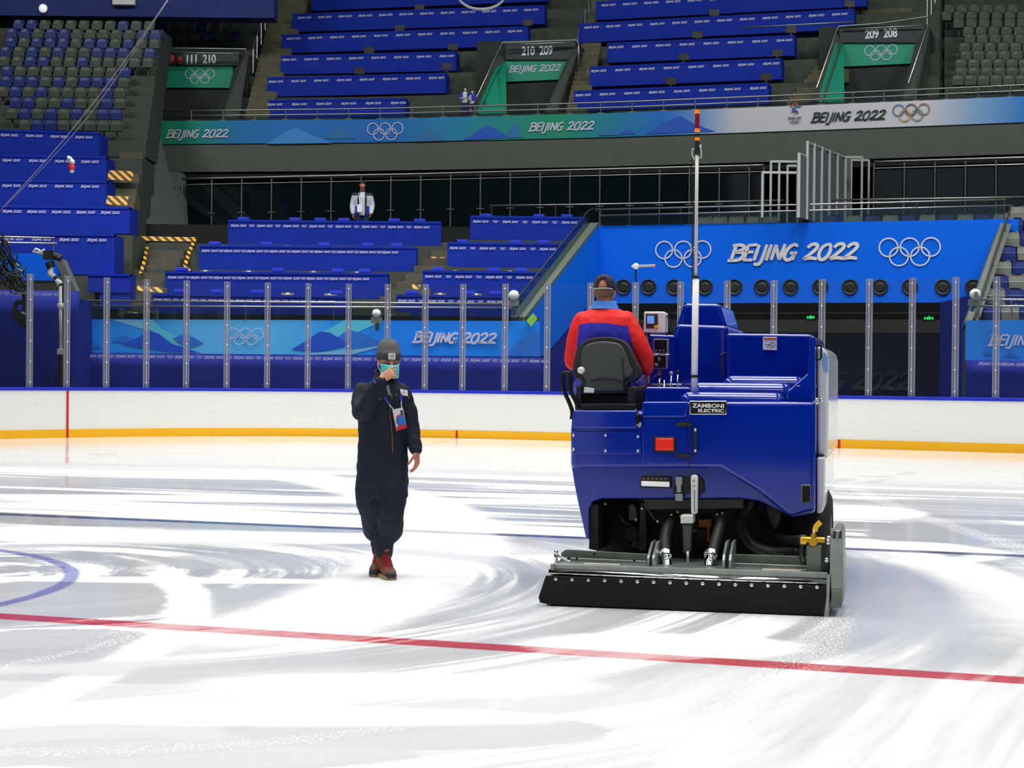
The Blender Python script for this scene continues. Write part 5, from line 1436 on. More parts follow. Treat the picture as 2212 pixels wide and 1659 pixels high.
def vprism(pts, v0, v1, mb=None, mi=0):
    mb = mb or MB(); f = [VP(px, py, v0) for px, py in pts]
    mb.prism(f, (0, v1 - v0, 0), mi); return mb
def vpart(name, pts, v0, v1, m, parent=machine, bevel=0.0, bseg=3):
    mb = vprism(pts, v0, v1); o = mb.build(name, m, parent, bevel=bevel, bseg=bseg)
    if bevel:
        for p in o.data.polygons: p.use_smooth = True
        o.modifiers['bevel'].harden_normals = True
        wn = o.modifiers.new('wn', 'WEIGHTED_NORMAL'); wn.keep_sharp = True
    return o
def rect(x0, y0, x1, y1, dx=0): return [(x0, y1), (x1, y1), (x1, y0), (x0, y0)]
def vtube(name, pts, r, m, parent=machine, seg=10, n=5, smooth=True):
    mb = MB(); q = catmull([VP(*p) for p in pts], n) if len(pts) > 2 else [VP(*p) for p in pts]
    mb.tube(q, r, seg); return mb.build(name, m, parent, smooth=smooth)
# ---- conditioner sled behind
zt = VP(1196, 1219, .08).z
uL, uR = VP(1190, 1225, .08).x, VP(1789, 1245, .08).x
m = MB(); m.box((uL, .06, .10), (uR, .75, zt)); m.box((uL, .05, zt - .035), (uR, .09, zt + .008))
sled = m.build('conditioner_sled', alu, machine, bevel=.008)
m = MB(); m.tube([VP(1186, 1237, .03), VP(1787, 1259.5, .03)], .024, 12); m.build('polished_bar', chrome, sled, smooth=True)
vpart('rubber_flap', [(1166, 1302), (1187, 1306), (1785, 1330), (1786, 1266), (1179, 1243.5), (1163, 1290)], -.005, .012, rubber, sled, .004)
for i in range(17):
    px = lerp(1201, 1765, i / 16); c = VP(px, lerp(1250.5, 1268, i / 16), -.012)
    m = MB(); m.cyl(c, c - Vector((0, .012, 0)), .0115, 10); m.ball(c - Vector((0, .012, 0)), (.009, .006, .009), 0, 8, 4); m.build('flap_bolt', chrome, sled)
vpart('skid_edge', [(1184, 1311), (1788, 1334), (1788, 1327), (1184, 1303)], .03, .06, mat('rust_brown', (52, 40, 34), .7), sled)
vpart('end_plate', [(1779, 1333), (1790, 1333), (1793, 1243), (1786, 1243), (1785, 1290)], -.01, .5, alu, sled, .004)
vpart('end_plate', [(1180, 1310), (1189, 1310), (1190, 1300), (1196, 1219), (1187, 1232)], .02, .5, alu, sled, .003)
for nm, pts, v in (('back_plate', [(1211, 1216), (1398, 1224), (1398, 1197), (1222, 1187), (1212, 1194)], .36), ('back_plate', [(1580, 1233), (1742, 1238), (1742, 1202), (1580, 1197)], .36)):
    vpart(nm, pts, v, v + .02, alu_d, sled, .004)
for pts, v in (([(1208, 1217), (1396, 1226), (1396, 1212), (1212, 1204)], .30), ([(1580, 1237), (1742, 1242), (1742, 1222), (1580, 1216)], .30)):
    vpart('step_plate', pts, v, v + .03, alu, sled, .004)
for x, dx in ((1397, 6), (1408, 6), (1560, 6), (1574, 6)):
    a = VP(x, 1228, .10); b = VP(x + dx, 1196, .10)
    m = MB(); m.prism([Vector((a.x, .10, zt - .01)), Vector((a.x, .46, zt - .01)), Vector((a.x, .46, b.z + .06)), Vector((a.x, .30, b.z + .06)), Vector((a.x, .13, b.z - .01)), Vector((a.x, .10, zt + .06))], (b.x - a.x, 0, 0)); m.build('rib_plate', alu, sled, bevel=.003)
for px, py in ((1284, 1197), (1229, 1206), (1246, 1207), (1370, 1211)):
    c = VP(px, py, .295 if py > 1200 else .355); m = MB(); m.cyl(c, c + Vector((0, .01, 0)), .008, 8); m.build('plate_hole_bolt', black_gloss, sled)
m = MB(); a = VP(1201, 1216, .2); m.cyl(a, a + Vector((0, 0, .075)), .013, 10); m.ball(a + Vector((0, 0, .075)), .016, 0, 10, 6); m.tube([VP(1200, 1197, .2), VP(1230, 1214, .1)], .008, 8); m.ball(VP(1230, 1214, .1), .013); m.build('adjuster_crank', chrome, sled, smooth=True)
for x0, x1, y0, y1 in ((1258, 1335, 1219, 1226), (1645, 1730, 1231, 1238)):
    m = MB(); a, b = VP(x0, y1, .1), VP(x1, y1, .1); m.box((a.x, .13, zt + .001), (b.x, .2, zt + .004)); m.build('worn_sticker', mat('sticker_cream', (214, 200, 180), .5), sled)
# right end housing with valve
housing = vpart('end_housing', [(1797, 1318), (1815, 1316), (1822, 1298), (1821, 1160), (1816, 1146), (1802, 1146), (1793, 1164), (1792, 1242)], .02, .62, alu, machine, .008)
vpart('lower_cover', [(1796, 1316), (1818, 1312), (1818, 1274), (1796, 1276)], -.005, .02, alu_d, housing, .004)
for x in (1798.5, 1811): vpart('black_stripe', [(x, 1163), (x + 6, 1163), (x + 7, 1147.5), (x + 3, 1147.5)], .012, .02, black_rub, housing)
vpart('valve_post', [(1742, 1236), (1774, 1237), (1774, 1181), (1742, 1180)], .12, .24, alu_d, machine, .005)
valve = MB(); c = VP(1757, 1170, .16)
valve.cyl(c + Vector((-.075, 0, .01)), c + Vector((.075, 0, .01)), .022, 10); valve.cyl(c - Vector((0, .05, 0)), c + Vector((0, .05, 0)), .03, 6); valve.cyl(c - Vector((0, 0, .04)), c + Vector((0, 0, .05)), .02, 10)
valve = valve.build('brass_valve', brass, machine, bevel=.003)
m = MB(); e = VP(1736, 1168, .16); m.box((e.x - .02, .14, e.z - .022), (e.x + .02, .18, e.z + .022)); m.build('yellow_cap', yel, valve, bevel=.004)
m = MB(); m.tube([VP(1757, 1152, .15), VP(1760, 1146, .15)], .014, 8); m.build('handle_stem', chrome, valve, smooth=True)
m = MB(); m.ribbon([VP(1760, 1147, .14), VP(1763, 1137, .135), VP(1772, 1128, .13)], .035, (0, -1, 0)); o = m.build('yellow_lever', yel, valve); s_ = o.modifiers.new('t', 'SOLIDIFY'); s_.thickness = .012
for px, py in ((1790, 1163), (1790, 1172), (1786, 1210)):
    m = MB(); m.ball(VP(px, py, .05), .018, 0, 10, 6); m.build('bright_bolt', chrome, housing, smooth=True)
vtube('black_hose', [(1735, 1172, .18), (1732, 1195, .18), (1736, 1218, .14)], .02, hose_m)
m = MB(); a, b = VP(1776, 1216, .1), VP(1791, 1236, .1); m.box((a.x, .1, b.z), (b.x, .3, a.z)); m.build('pivot_bracket', under_m, machine, bevel=.006)
# ---- body
v0 = .62
shell = vpart('body_shell', [(1237, 888), (1233, 928), (1233, 1000), (1240, 1045), (1248, 1085), (1265, 1163), (1273, 1166), (1272, 1100), (1280, 1084), (1300, 1077), (1600, 1077), (1640, 1083), (1700, 1112), (1712, 1117), (1757, 1109), (1761, 1100), (1761, 868), (1390, 868), (1385, 888)], v0, 3.35, paint, machine, .012)
vpart('rear_fairing', [(1234, 1012), (1556, 1012), (1640, 1064), (1698, 1112), (1710, 1116), (1756, 1108), (1760.5, 1100), (1760.5, 868), (1391, 868), (1387, 890), (1238, 890), (1234, 928)], v0 - .055, v0 + .01, paint, machine, .03, 5)
vpart('seat_plinth', [(1238, 926), (1376, 926), (1376, 887), (1238, 887)], v0 - .085, v0 + .5, paint, machine, .012)
acc = vpart('access_panel', [(1236, 981), (1385, 981), (1385, 932), (1236, 932)], v0 - .066, v0 - .05, paint, machine, .006)
for px, py in ((1239, 940), (1308, 940), (1378, 943), (1239, 971), (1308, 974), (1378, 974)):
    c = VP(px, py, v0 - .07); m = MB(); m.ball(c, (.011, .007, .011), 0, 10, 6); m.build('panel_bolt', chrome, acc, smooth=True)
door = vpart('battery_door', [(1388, 1003), (1486, 1003), (1486, 907), (1388, 905)], v0 - .062, v0 - .05, paint, machine, .006)
vpart('upper_rear_panel', [(1386, 902), (1482, 902), (1487, 868), (1387, 868)], v0 - .07, v0 + .3, paint, machine, .012)
for y in (917, 985):
    m = MB(); m.prism([VP(1460, y - 4, v0 - .075), VP(1480, y - 5, v0 - .075), VP(1494, y - 2, v0 - .075), VP(1494, y + 3, v0 - .075), VP(1480, y + 5, v0 - .075), VP(1460, y + 4, v0 - .075)], (0, .02, 0)); m.build('black_hinge', under_m, door, bevel=.003)
m = MB(); m.tube([VP(1502, 927, v0 - .06), VP(1502, 927, v0 - .11), VP(1502, 977, v0 - .11), VP(1502, 977, v0 - .06)], .013, 8); m.build('grab_handle', under_m, door, bevel=0)
for y in (929, 974):
    m = MB(); m.ball(VP(1502, y, v0 - .115), .012, 0, 8, 6); m.build('handle_bolt', chrome, door, smooth=True)
lamp = vpart('tail_lamp', [(1411, 978), (1460, 978), (1460, 943), (1411, 943)], v0 - .085, v0 - .05, under_m, machine, .015, 4)
vpart('red_lens', [(1416, 973), (1455, 973), (1455, 947), (1416, 947)], v0 - .097, v0 - .08, mat('red_lens', (232, 34, 22), .25, coat=.5, emit=(200, 20, 10), es=.25), lamp, .01, 4)
rl = vpart('reverse_lamp', [(1382, 1053), (1449, 1055), (1449, 1034), (1445, 1030), (1384, 1030)], v0 - .05, v0 + .02, under_m, machine, .008)
vpart('white_lens', [(1385, 1050), (1446, 1052), (1446, 1041), (1385, 1039)], v0 - .056, v0 - .045, mat('white_lens', (245, 245, 245), .2, emit=(255, 255, 255), es=.15), rl, .006)
for k in range(6):
    m = MB(); m.ball(VP(1391 + k * 9.4, 1034.5, v0 - .05), .008, 0, 8, 5); m.build('amber_bulb', mat('amber', (150, 84, 40), .3), rl)
# lids and steps of the snow tank top
zl1, zl2 = VP(1600, 846, .8).z, VP(1600, 818, 1.2).z
x0, x1 = VP(1470, 866, .7).x, VP(1697, 866, .7).x
def lid(name, u0, u1, va, vb, z0, z1, bev):
    m = MB(); m.box((u0, va, z0), (u1, vb, z1)); o = m.build(name, paint, machine, bevel=bev, bseg=8)
    for p in o.data.polygons: p.use_smooth = True
    wn = o.modifiers.new('wn', 'WEIGHTED_NORMAL'); wn.keep_sharp = True
    return o
lid('tank_lid', x0, x1, .60, 1.02, 1.30, VP(1600, 848, .64).z, .085)
lid('tank_lid', VP(1488, 850, 1.0).x, VP(1712, 850, 1.0).x, .96, 1.32, 1.30, VP(1600, 827, 1.0).z, .08)
lid('tank_lid', VP(1560, 830, 1.3).x, VP(1742, 830, 1.3).x, 1.26, 1.66, 1.30, VP(1600, 811, 1.3).z, .08)
lid('control_deck', VP(1396, 850, 1.1).x, VP(1495, 850, 1.1).x, 1.0, 1.9, 1.20, VP(1450, 836, 1.05).z, .02)
vpart('side_wing', [(1696, 870), (1760.5, 870), (1760.5, 728), (1750, 723), (1745, 806), (1700, 846)], .66, 1.75, paint, machine, .02, 4)
vpart('snow_tank', [(1569, 870), (1761, 870), (1761, 732), (1752, 722), (1569, 720)], 1.62, 3.4, paint, machine, .085, 8)
vpart('centre_cowl', [(1455, 870), (1572, 870), (1572, 704), (1461, 700), (1455, 720)], 1.85, 3.3, paint, machine, .03, 5)
vpart('upper_cowl', [(1460, 706), (1571, 708), (1555, 656), (1477, 655)], 2.1, 3.2, paint, machine, .03, 5)
vpart('dash_panel', [(1396, 870), (1458, 870), (1458, 724), (1396, 722)], 1.78, 2.4, paint, machine, .02, 4)
stk = vpart('warning_sticker', [(1648, 756), (1678, 757), (1678, 728), (1648, 728)], 1.60, 1.615, white_p, machine, .004)
vpart('orange_header', [(1650, 734), (1677, 734), (1677, 729), (1650, 729)], 1.596, 1.602, mat('sticker_orange', (226, 96, 40), .5), stk)
m = MB()
for pts in ([(1652, 743), (1660, 746), (1668, 739), (1674, 742)], [(1656, 750), (1664, 744), (1670, 747), (1662, 753)], [(1668, 752), (1676, 744)]): m.ribbon([VP(x, y, 1.597) for x, y in pts], .005, (0, -1, 0))
m.build('hand_symbol_print', mat('print_dark', (90, 90, 90), .6), stk)
plate = vpart('name_plate', [(1489, 896), (1570, 896), (1570, 866), (1489, 866)], v0 - .085, v0 - .05, chrome, machine, .006)
vpart('black_field', [(1492, 893), (1567, 893), (1567, 869), (1492, 869)], v0 - .089, v0 - .083, black_gloss, plate)
for txt, (xa, ya, xb, yb) in (('ZAMBONI', (1495, 871.5, 1564, 880.5)), ('ELECTRIC', (1508, 883, 1564, 890.5))):
    me = text_mesh(txt, 1.0, .03, 0, .0)
    xs = [v.co.x for v in me.vertices]; ys = [v.co.y for v in me.vertices]
    A1, B1 = VP(xa, yb, v0 - .091), VP(xb, ya + (xb - xa) * .012, v0 - .091)
    for v in me.vertices:
        fx = (v.co.x - min(xs)) / (max(xs) - min(xs)); fy = (v.co.y - min(ys)) / (max(ys) - min(ys))
        v.co = Vector((lerp(A1.x, B1.x, fx), v0 - .091, lerp(A1.z, B1.z, fy)))
    me.materials.clear(); me.materials.append(white_p)
    o = D.objects.new('lettering', me); COL.objects.link(o); o.parent = plate
vpart('tie_down_recess', [(1730, 1089), (1752, 1086), (1752, 1046), (1730, 1046)], v0 - .06, v0 - .03, alu_d, machine, .008)
vpart('recess_opening', [(1733, 1085), (1750, 1083), (1750, 1049), (1733, 1049)], v0 - .066, v0 - .055, black_gloss, machine, .006)
# seams of the body
vpart('seam_strip', [(1487.2, 1012), (1489, 1012), (1489, 896), (1487.2, 896)], v0 - .058, v0 - .05, mat('seam_dark', (6, 14, 60), .5), machine)
# ---- mast
mast = MB(); mast.tube([VP(1499.5, 862, .75), VP(1503, 600, .75)], .0235, 16)
mast = mast.build('mast', white_p, machine, smooth=True)
m = MB(); m.cyl(VP(1500.4, 816, .75), VP(1500.5, 810, .75), .027, 16); m.cyl(VP(1503, 602, .75), VP(1503, 597, .75), .026, 16); m.build('clamp_rim', under_m, mast)
m = MB(); m.tube([VP(1503, 600, .75), VP(1505.5, 332, .75)], .0125, 12); m.build('upper_tube', mat('grey_white_tube', (205, 204, 198), .35), mast, smooth=True)
m = MB(); a, b = VP(1497, 640, .75), VP(1496, 345, .75); pts = []
for k in range(46 * 8): f = k / (46 * 8 - 1); an = k * math.pi / 4; pts.append(a.lerp(b, f) + Vector((.010 * math.cos(an), .010 * math.sin(an), 0)))
m.tube(pts, .0035, 5); m.build('coiled_cable', black_rub, mast, smooth=True)
m = MB(); m.cyl(VP(1505.5, 334, .75), VP(1506, 304, .75), .017, 14); m.build('lamp_base', under_m, mast)
m = MB(); m.tube([VP(1500, 345, .75), VP(1495, 334, .75), VP(1496, 320, .75), VP(1500, 323, .75)], .004, 6); m.tube([VP(1508, 342, .75), VP(1515, 340, .75), VP(1515, 325, .75), VP(1512, 318, .75)], .004, 6); m.ball(VP(1513, 316, .75), (.008, .008, .012)); m.build('white_cable_edging', white_p, mast)
amber_b = mat('orange_reflector', (250, 140, 40), .3, emit=(240, 120, 30), es=.3)
for y0, y1, r_, mm in ((304, 297, .0175, amber_b), (297, 285, .015, glass_mat('clear_tube', (.8, .8, .8), .15)), (285, 278, .019, amber_b), (278, 246, .016, mat('dark_red_lens', (140, 28, 40), .3)), (246, 238, .0185, amber_b)):
    m = MB(); m.cyl(VP(1506, y0, .75), VP(1506.5, y1, .75), r_, 14); m.build('beacon_band', mm, mast, smooth=False)
vpart('mast_base', [(1488, 868), (1514, 868), (1512, 858), (1490, 858)], .70, .82, paint, machine, .006)
# ---- operator's seat
sv = 1.0
outl = [(1256, 852), (1256, 824), (1245, 818), (1238, 806), (1238, 788), (1247, 753), (1260, 738), (1280, 730), (1301, 728), (1325, 729), (1348, 738), (1361, 755), (1373, 781), (1382, 798), (1381, 813), (1370, 823), (1355, 830), (1354, 850)]
sp = catmull([Vector((x, y, 0)) for x, y in outl], 3)
seat_o = vpart('operator_seat', [(p.x, p.y) for p in sp], sv, sv + .13, seat_pad, machine, .02, 4)
inner = [(1264, 846), (1266, 828), (1262, 815), (1254, 806), (1254, 778), (1257, 757), (1268, 744), (1290, 738), (1302, 737), (1325, 739), (1341, 746), (1352, 764), (1360, 790), (1366, 800), (1364, 812), (1350, 818), (1346, 828), (1347, 846)]
ip = catmull([Vector((x, y, 0)) for x, y in inner], 3)
vpart('back_shell', [(p.x, p.y) for p in ip], sv - .035, sv + .02, seat_shell, seat_o, .02, 4)
m = MB(); m.tube(catmull([VP(1277, 823, sv - .04), VP(1300, 818, sv - .042), VP(1330, 820, sv - .042), VP(1342, 826, sv - .04)], 5), .006, 6); m.tube(catmull([VP(1344, 775, sv - .036), VP(1346, 800, sv - .038), VP(1349, 825, sv - .036)], 4), .004, 6); m.build('shell_crease', black_rub, seat_o)
m = MB(); c = VP(1256, 800, sv - .04); m.tube([c + Vector((0, .02, 0)), c, c - Vector((0, .025, 0)), c - Vector((0, .035, 0))], [.026, .027, .025, .016], 14); m.build('lumbar_knob', white_p, seat_o, smooth=False)
vpart('white_tag', [(1261, 848), (1283, 849), (1284, 839), (1262, 836)], sv - .045, sv - .035, white_p, seat_o, .004)
for pts in ([(1243, 871), (1256, 873), (1257, 834), (1245, 832)], [(1354, 872), (1371, 873), (1375, 842), (1370, 834), (1354, 836)]): vpart('side_bolster', pts, sv - .02, sv + .45, seat_pad, seat_o, .012)
m = MB()
for k in range(4):
    a, b = VP(1252, 856 + k * 5, sv), VP(1372, 857 + k * 5, sv); m.box((a.x, sv + .02, b.z - .008), (b.x, sv + .42, b.z + .007))
m.build('suspension_bellows_ribs', black_rub, seat_o, bevel=.005)
vpart('seat_base', [(1247, 886), (1374, 887), (1372, 872), (1249, 872)], sv - .03, sv + .5, seat_pad, seat_o, .008)
vpart('seat_cushion', [(1258, 856), (1368, 857), (1366, 836), (1260, 836)], sv + .13, sv + .6, seat_pad, seat_o, .03, 4)
m = MB(); m.tube([VP(1372, 886, .62), VP(1379, 900, .53), VP(1380, 916, .52)], [.012, .02, .016], 8); m.build('belt_buckle', black_gloss, machine)
m = MB(); m.ball(VP(1381, 917, .515), (.016, .01, .02)); m.build('buckle_tip', grey_p, machine)
vtube('entry_rail', [(1250, 884, .95), (1243, 866, .95), (1232, 842, .95), (1232, 812, .95), (1229, 806, .95), (1221, 806, .95), (1217, 812, .95), (1217, 840, .95), (1228, 866, .95), (1236, 888, .95), (1235, 906, .95)], .0155, black_gloss, n=4)
# ---- dash instruments
disp = vpart('display_box', [(1390, 718), (1437, 719), (1437, 676), (1432, 673), (1391, 673)], 1.55, 1.72, white_p, machine, .01)
vpart('screen_surround', [(1395, 709), (1421, 709), (1421, 678), (1395, 678)], 1.542, 1.552, mat('screen_surround', (64, 40, 34), .5), disp, .003)
vpart('screen', [(1398, 699), (1413, 699), (1413, 682), (1398, 682)], 1.538, 1.545, mat('blue_screen_glow', (90, 150, 220), .3, emit=(90, 150, 220), es=.6), disp)
vpart('yellow_label', [(1413, 709), (1421, 709), (1421, 702), (1413, 703)], 1.538, 1.545, yel, disp)
m = MB(); m.tube(catmull([VP(1437, 681, 1.63), VP(1447, 690, 1.63), VP(1449, 702, 1.63), VP(1445, 716, 1.65), VP(1440, 724, 1.7)], 4), .006, 6); m.build('display_cable', black_rub, disp, smooth=True)
m = MB(); m.tube([VP(1400, 720, 1.63), VP(1402, 735, 1.75)], .015, 8); m.build('bracket', under_m, disp)
for (x0, y0, x1, y1) in ((1411, 732, 1443, 764), (1409, 766, 1441, 797)):
    g = vpart('gauge_panel', [(x0, y1), (x1, y1), (x1 + .5, y0), (x0 + 1, y0)], 1.74, 1.80, grey_p, machine, .006)
    vpart('black_face', [(x0 + 3, y1 - 3), (x1 - 3, y1 - 3), (x1 - 3, y0 + 3), (x0 + 3, y0 + 3)], 1.732, 1.742, black_gloss, g)
    if y0 < 750:
        m = MB(); c = VP(1427, 743, 1.72); m.tube([c + Vector((0, .012, 0)), c - Vector((0, .01, 0))], .026, 16); m.build('round_gauge', under_m, g)
        for k in range(3):
            m = MB(); c = VP(1418 + k * 8, 757, 1.72); m.cyl(c, c - Vector((0, .02, 0)), .008, 8); m.build('switch', grey_p, g)
    else:
        m = MB(); m.cyl(VP(1424, 780, 1.73), VP(1424, 775, 1.70), .008, 8); m.ball(VP(1424, 775, 1.70), .012); m.ball(VP(1418, 788, 1.72), .014); m.build('switch', grey_p, g)
m = MB(); m.tube([VP(1412, 765, 1.70), VP(1447, 767, 1.70)], .007, 6); m.build('dash_lever', chrome, machine, smooth=True)
for i, (px, y0, y1) in enumerate(((1424, 838, 812), (1449, 846, 806), (1463, 844, 804), (1434, 850, 822), (1448, 854, 828))):
    m = MB(); m.tube([VP(px, y0, 1.05), VP(px + 1, y1, 1.1)], .006, 6); m.build('lever_rod', chrome, machine, smooth=True)
    m = MB(); m.ball(VP(px + 1, y1, 1.1) if i < 3 else VP(px, y0, 1.03), .014 if i < 3 else .028, 0, 10, 7); m.build('lever_knob', black_gloss if i != 1 else grey_p, machine, smooth=True)
m = MB(); a, b = VP(1412, 828, 1.25), VP(1478, 828, 1.25); zz = VP(1450, 829, 1.2).z; m.box((a.x, 1.1, zz - .03), (b.x, 1.35, zz)); m.build('lever_plate', chrome, machine, bevel=.008)
m = MB(); m.cyl(VP(1558, 814, 1.55), VP(1559, 768, 1.55), .008, 8); m.tube([VP(1557, 768, 1.55), VP(1568, 762, 1.55)], .01, 8); m.build('tank_stick', under_m, machine)
# ---- white side cover on the far flank
cover = vpart('side_cover', [(1766, 984), (1789, 986), (1790, 775), (1786, 760), (1776, 750), (1765, 748)], .95, 3.1, white_g, machine, .02, 4)
vpart('graphic_patch', [(1779, 800), (1788, 806), (1789, 772), (1782, 760), (1776, 770)], .945, .955, mat('pale_blue_graphic', (130, 180, 226), .3), cover)
vpart('lower_side_tank', [(1764, 1110), (1776, 1108), (1782, 1092), (1783, 988), (1764, 988)], .75, 2.6, white_g, machine, .015, 4)
vpart('black_gap', [(1767, 989), (1779, 989), (1779, 983), (1767, 983)], .9, 2.6, under_m, machine)
m = MB(); m.tube([VP(1765, 745, .92), VP(1772, 745, .92), VP(1774, 750, .92), VP(1774, 772, .92), VP(1771, 777, .92), VP(1765, 777, .92), VP(1763, 771, .92), VP(1763, 750, .92)], .007, 8, closed=True); m.build('black_mirror_frame', black_gloss, machine, smooth=True)
for px, py in ((1774, 864), (1764, 863), (1765, 870)):
    m = MB(); m.ball(VP(px, py, .92), .013); m.build('bright_latch', chrome, cover, smooth=True)
m = MB(); m.tube([VP(1722, 834, .62), VP(1764, 834, .9)], .004, 6); m.build('thin_rod', grey_p, machine)
# ---- chassis, wheels, hydraulics
m = MB(); a, b = VP(1280, 1080, .9), VP(1700, 1080, .9); m.box((a.x, 1.1, .22), (b.x, 3.2, VP(1450, 1078, .9).z + .12)); m.build('chassis', under_m, machine)
vpart('left_skirt', [(1272, 1186), (1292, 1190), (1292, 1090), (1276, 1090)], .66, 3.0, under_m, machine)
vpart('cross_member', [(1395, 1101), (1605, 1098), (1605, 1078), (1390, 1078)], .70, .82, mat('grey_chassis', (58, 62, 60), .6), machine, .006)
tyre = mat('tyre_rubber', (22, 20, 20), .75)
for ux, vv in ((VP(1776, 1100, 1.3).x - .045, 1.35), (VP(1290, 1100, 1.3).x + .16, 1.35), (VP(1770, 1100, 3).x - .15, 3.0), (VP(1290, 1100, 3).x + .2, 3.0)):
    m = MB(); R = .39; sgn = 1 if ux > 0 else -1
    prof = [(.0, .22), (.05, .22), (.055, .29), (.02, .36), (-.02, R), (-.2, R), (-.235, .36), (-.24, .22)]
    m.loft([[Vector((ux + sgn * (.06 + du), vv + rr * math.cos(2 * math.pi * k / 28), R + rr * math.sin(2 * math.pi * k / 28))) for k in range(28)] for du, rr in prof])
    wh = m.build('wheel', tyre, machine, smooth=True)
    m = MB(); m.cyl((ux + sgn * .105, vv, R), (ux - sgn * .02, vv, R), .2, 20); m.cyl((ux + sgn * .125, vv, R), (ux, vv, R), .07, 12); m.build('hub', grey_p, wh)
vtube('suction_hose', [(1462, 1120, .78), (1447, 1132, .62), (1437, 1160, .5), (1436, 1200, .34)], .042, hose_m)
vtube('suction_hose', [(1556, 1114, .78), (1556, 1130, .62), (1548, 1160, .5), (1537, 1200, .34)], .04, hose_m)
for px, py, px2 in ((1437, 1200, 1441), (1535, 1200, 1530)):
    m = MB(); a = VP(px, py, .33); b = VP(px2, 1228, .27); m.tube(catmull([a, a.lerp(b, .5) + Vector((0, .01, 0)), b], 4), .034, 12); m.cyl(b, b - Vector((0, 0, .02)), .045, 12); m.build('elbow_pipe', chrome, machine, smooth=True)
    m = MB(); m.tube([VP(px, py - 6, .35), VP(px, py + 1, .33)], .045, 14); m.ball(VP(px - 11, py - 5, .32), .014); m.ball(VP(px + 9, py + 5, .31), .012); m.build('hose_clamp', chrome, machine)
vpart('lift_cylinder_rod', [(1475, 1195), (1492, 1195), (1496, 1132), (1473, 1132)], .52, .58, mat('rod_grey', (82, 90, 92), .35, .5), machine, .012)
vpart('lift_rod', [(1482, 1226), (1489, 1226), (1489, 1190), (1482, 1190)], .5, .53, chrome, machine, .005)
vpart('white_cap', [(1470, 1131), (1497, 1131), (1497, 1113), (1470, 1113)], .46, .6, white_p, machine, .006)
ram = vpart('white_ram', [(1493, 1110), (1506, 1110), (1507, 1030), (1503, 1026), (1495, 1026), (1492, 1030)], .50, .56, white_p, machine, .008)
vpart('groove', [(1498, 1106), (1501.5, 1106), (1501.5, 1058), (1498, 1058)], .495, .505, grey_p, ram)
for y in (1039, 1050):
    m = MB(); c = VP(1499, y, .497); m.cyl(c, c - Vector((0, .006, 0)), .008, 10); m.build('ram_bolt', grey_p, ram)
vpart('latch_recess', [(1454, 1066), (1521, 1066), (1520, 1040), (1514, 1032), (1460, 1032), (1454, 1042)], v0 - .04, v0 + .02, under_m, machine, .006)
m = MB(); a = VP(1466, 1050, .54)
for y0, y1, w_ in ((1048, 1030, .024), (1064, 1046, .016), (1082, 1066, .026)):
    p_, q_2 = VP(1467, y0, .55), VP(1467, y1, .55); m.box((p_.x - w_, .53, p_.z), (p_.x + w_, .57, q_2.z))
m.build('hook_latch', alu, machine, bevel=.006)
vpart('orange_pump', [(1509, 1140), (1534, 1140), (1534, 1121), (1509, 1122)], .95, 1.08, mat('orange_pump', (170, 104, 20), .5), machine, .006)
vpart('orange_bracket', [(1526, 1170), (1532, 1170), (1532, 1138), (1526, 1138)], .95, 1.0, mat('orange_pump', (170, 104, 20), .5), machine)
vpart('dark_motor', [(1506, 1166), (1526, 1166), (1526, 1142), (1506, 1142)], .92, 1.08, under_m, machine, .006)
vpart('red_cap', [(1495, 1149), (1506, 1149), (1506, 1143), (1495, 1143)], .9, .96, mat('red_cap', (150, 46, 32), .5), machine)
vpart('grey_reservoir', [(1357, 1124), (1378, 1126), (1377, 1100), (1366, 1086), (1356, 1092)], .95, 1.1, mat('reservoir_grey', (86, 84, 90), .5), machine, .015)
m = MB(); c = VP(1368, 1152, 1.0); m.cyl(c + Vector((0, .06, 0)), c - Vector((0, .06, 0)), .055, 16); m.cyl(c - Vector((0, .07, 0)), c, .035, 12); m.build('pump_motor', under_m, machine, bevel=.004)
vpart('olive_filter', [(1362, 1182), (1380, 1184), (1380, 1166), (1368, 1166)], .95, 1.05, mat('olive_filter', (70, 60, 30), .6), machine, .01)
vpart('vertical_frame_member', [(1380, 1190), (1396, 1190), (1396, 1086), (1382, 1086)], .9, 1.0, mat('chassis_grey', (44, 48, 48), .6), machine, .005)
for pts, r_ in (([(1396, 1078, .8), (1400, 1100, .75), (1412, 1118, .75), (1420, 1126, .8)], .008), ([(1335, 1110, .9), (1352, 1130, .9), (1366, 1134, .95)], .006)): vtube('thin_hose', pts, r_, mat('grey_hose', (70, 76, 76), .5))
for pts, r_ in (([(1620, 1080, .9), (1603, 1110, .85), (1606, 1145, .8), (1630, 1180, .7), (1680, 1196, .6), (1732, 1192, .45)], .045), ([(1640, 1085, 1.0), (1648, 1120, .95), (1670, 1155, .8), (1705, 1168, .6), (1736, 1166, .3)], .036)): vtube('wash_hose', pts, r_, hose_m)
pts = catmull([VP(*p) for p in ((1606, 1090, .8), (1598, 1120, .76), (1604, 1155, .7), (1632, 1188, .6), (1690, 1203, .48))], 10); q2 = []
for k in range(len(pts) * 6 - 5):
    i = min(k // 6, len(pts) - 2); f = (k % 6) / 6; an = k * math.pi / 3
    q2.append(pts[i].lerp(pts[i + 1], f) + Vector((.02 * math.cos(an), .02 * math.sin(an), .012 * math.sin(an))))
m = MB(); m.tube(q2, .006, 5); m.build('spiral_hose_guard', black_rub, machine)
m = MB(); c = VP(1663, 1115, 1.05); m.ball(c, (.09, .06, .11), 0, 16, 10); m.build('grey_vessel', mat('vessel_grey', (58, 62, 60), .5), machine, smooth=True)
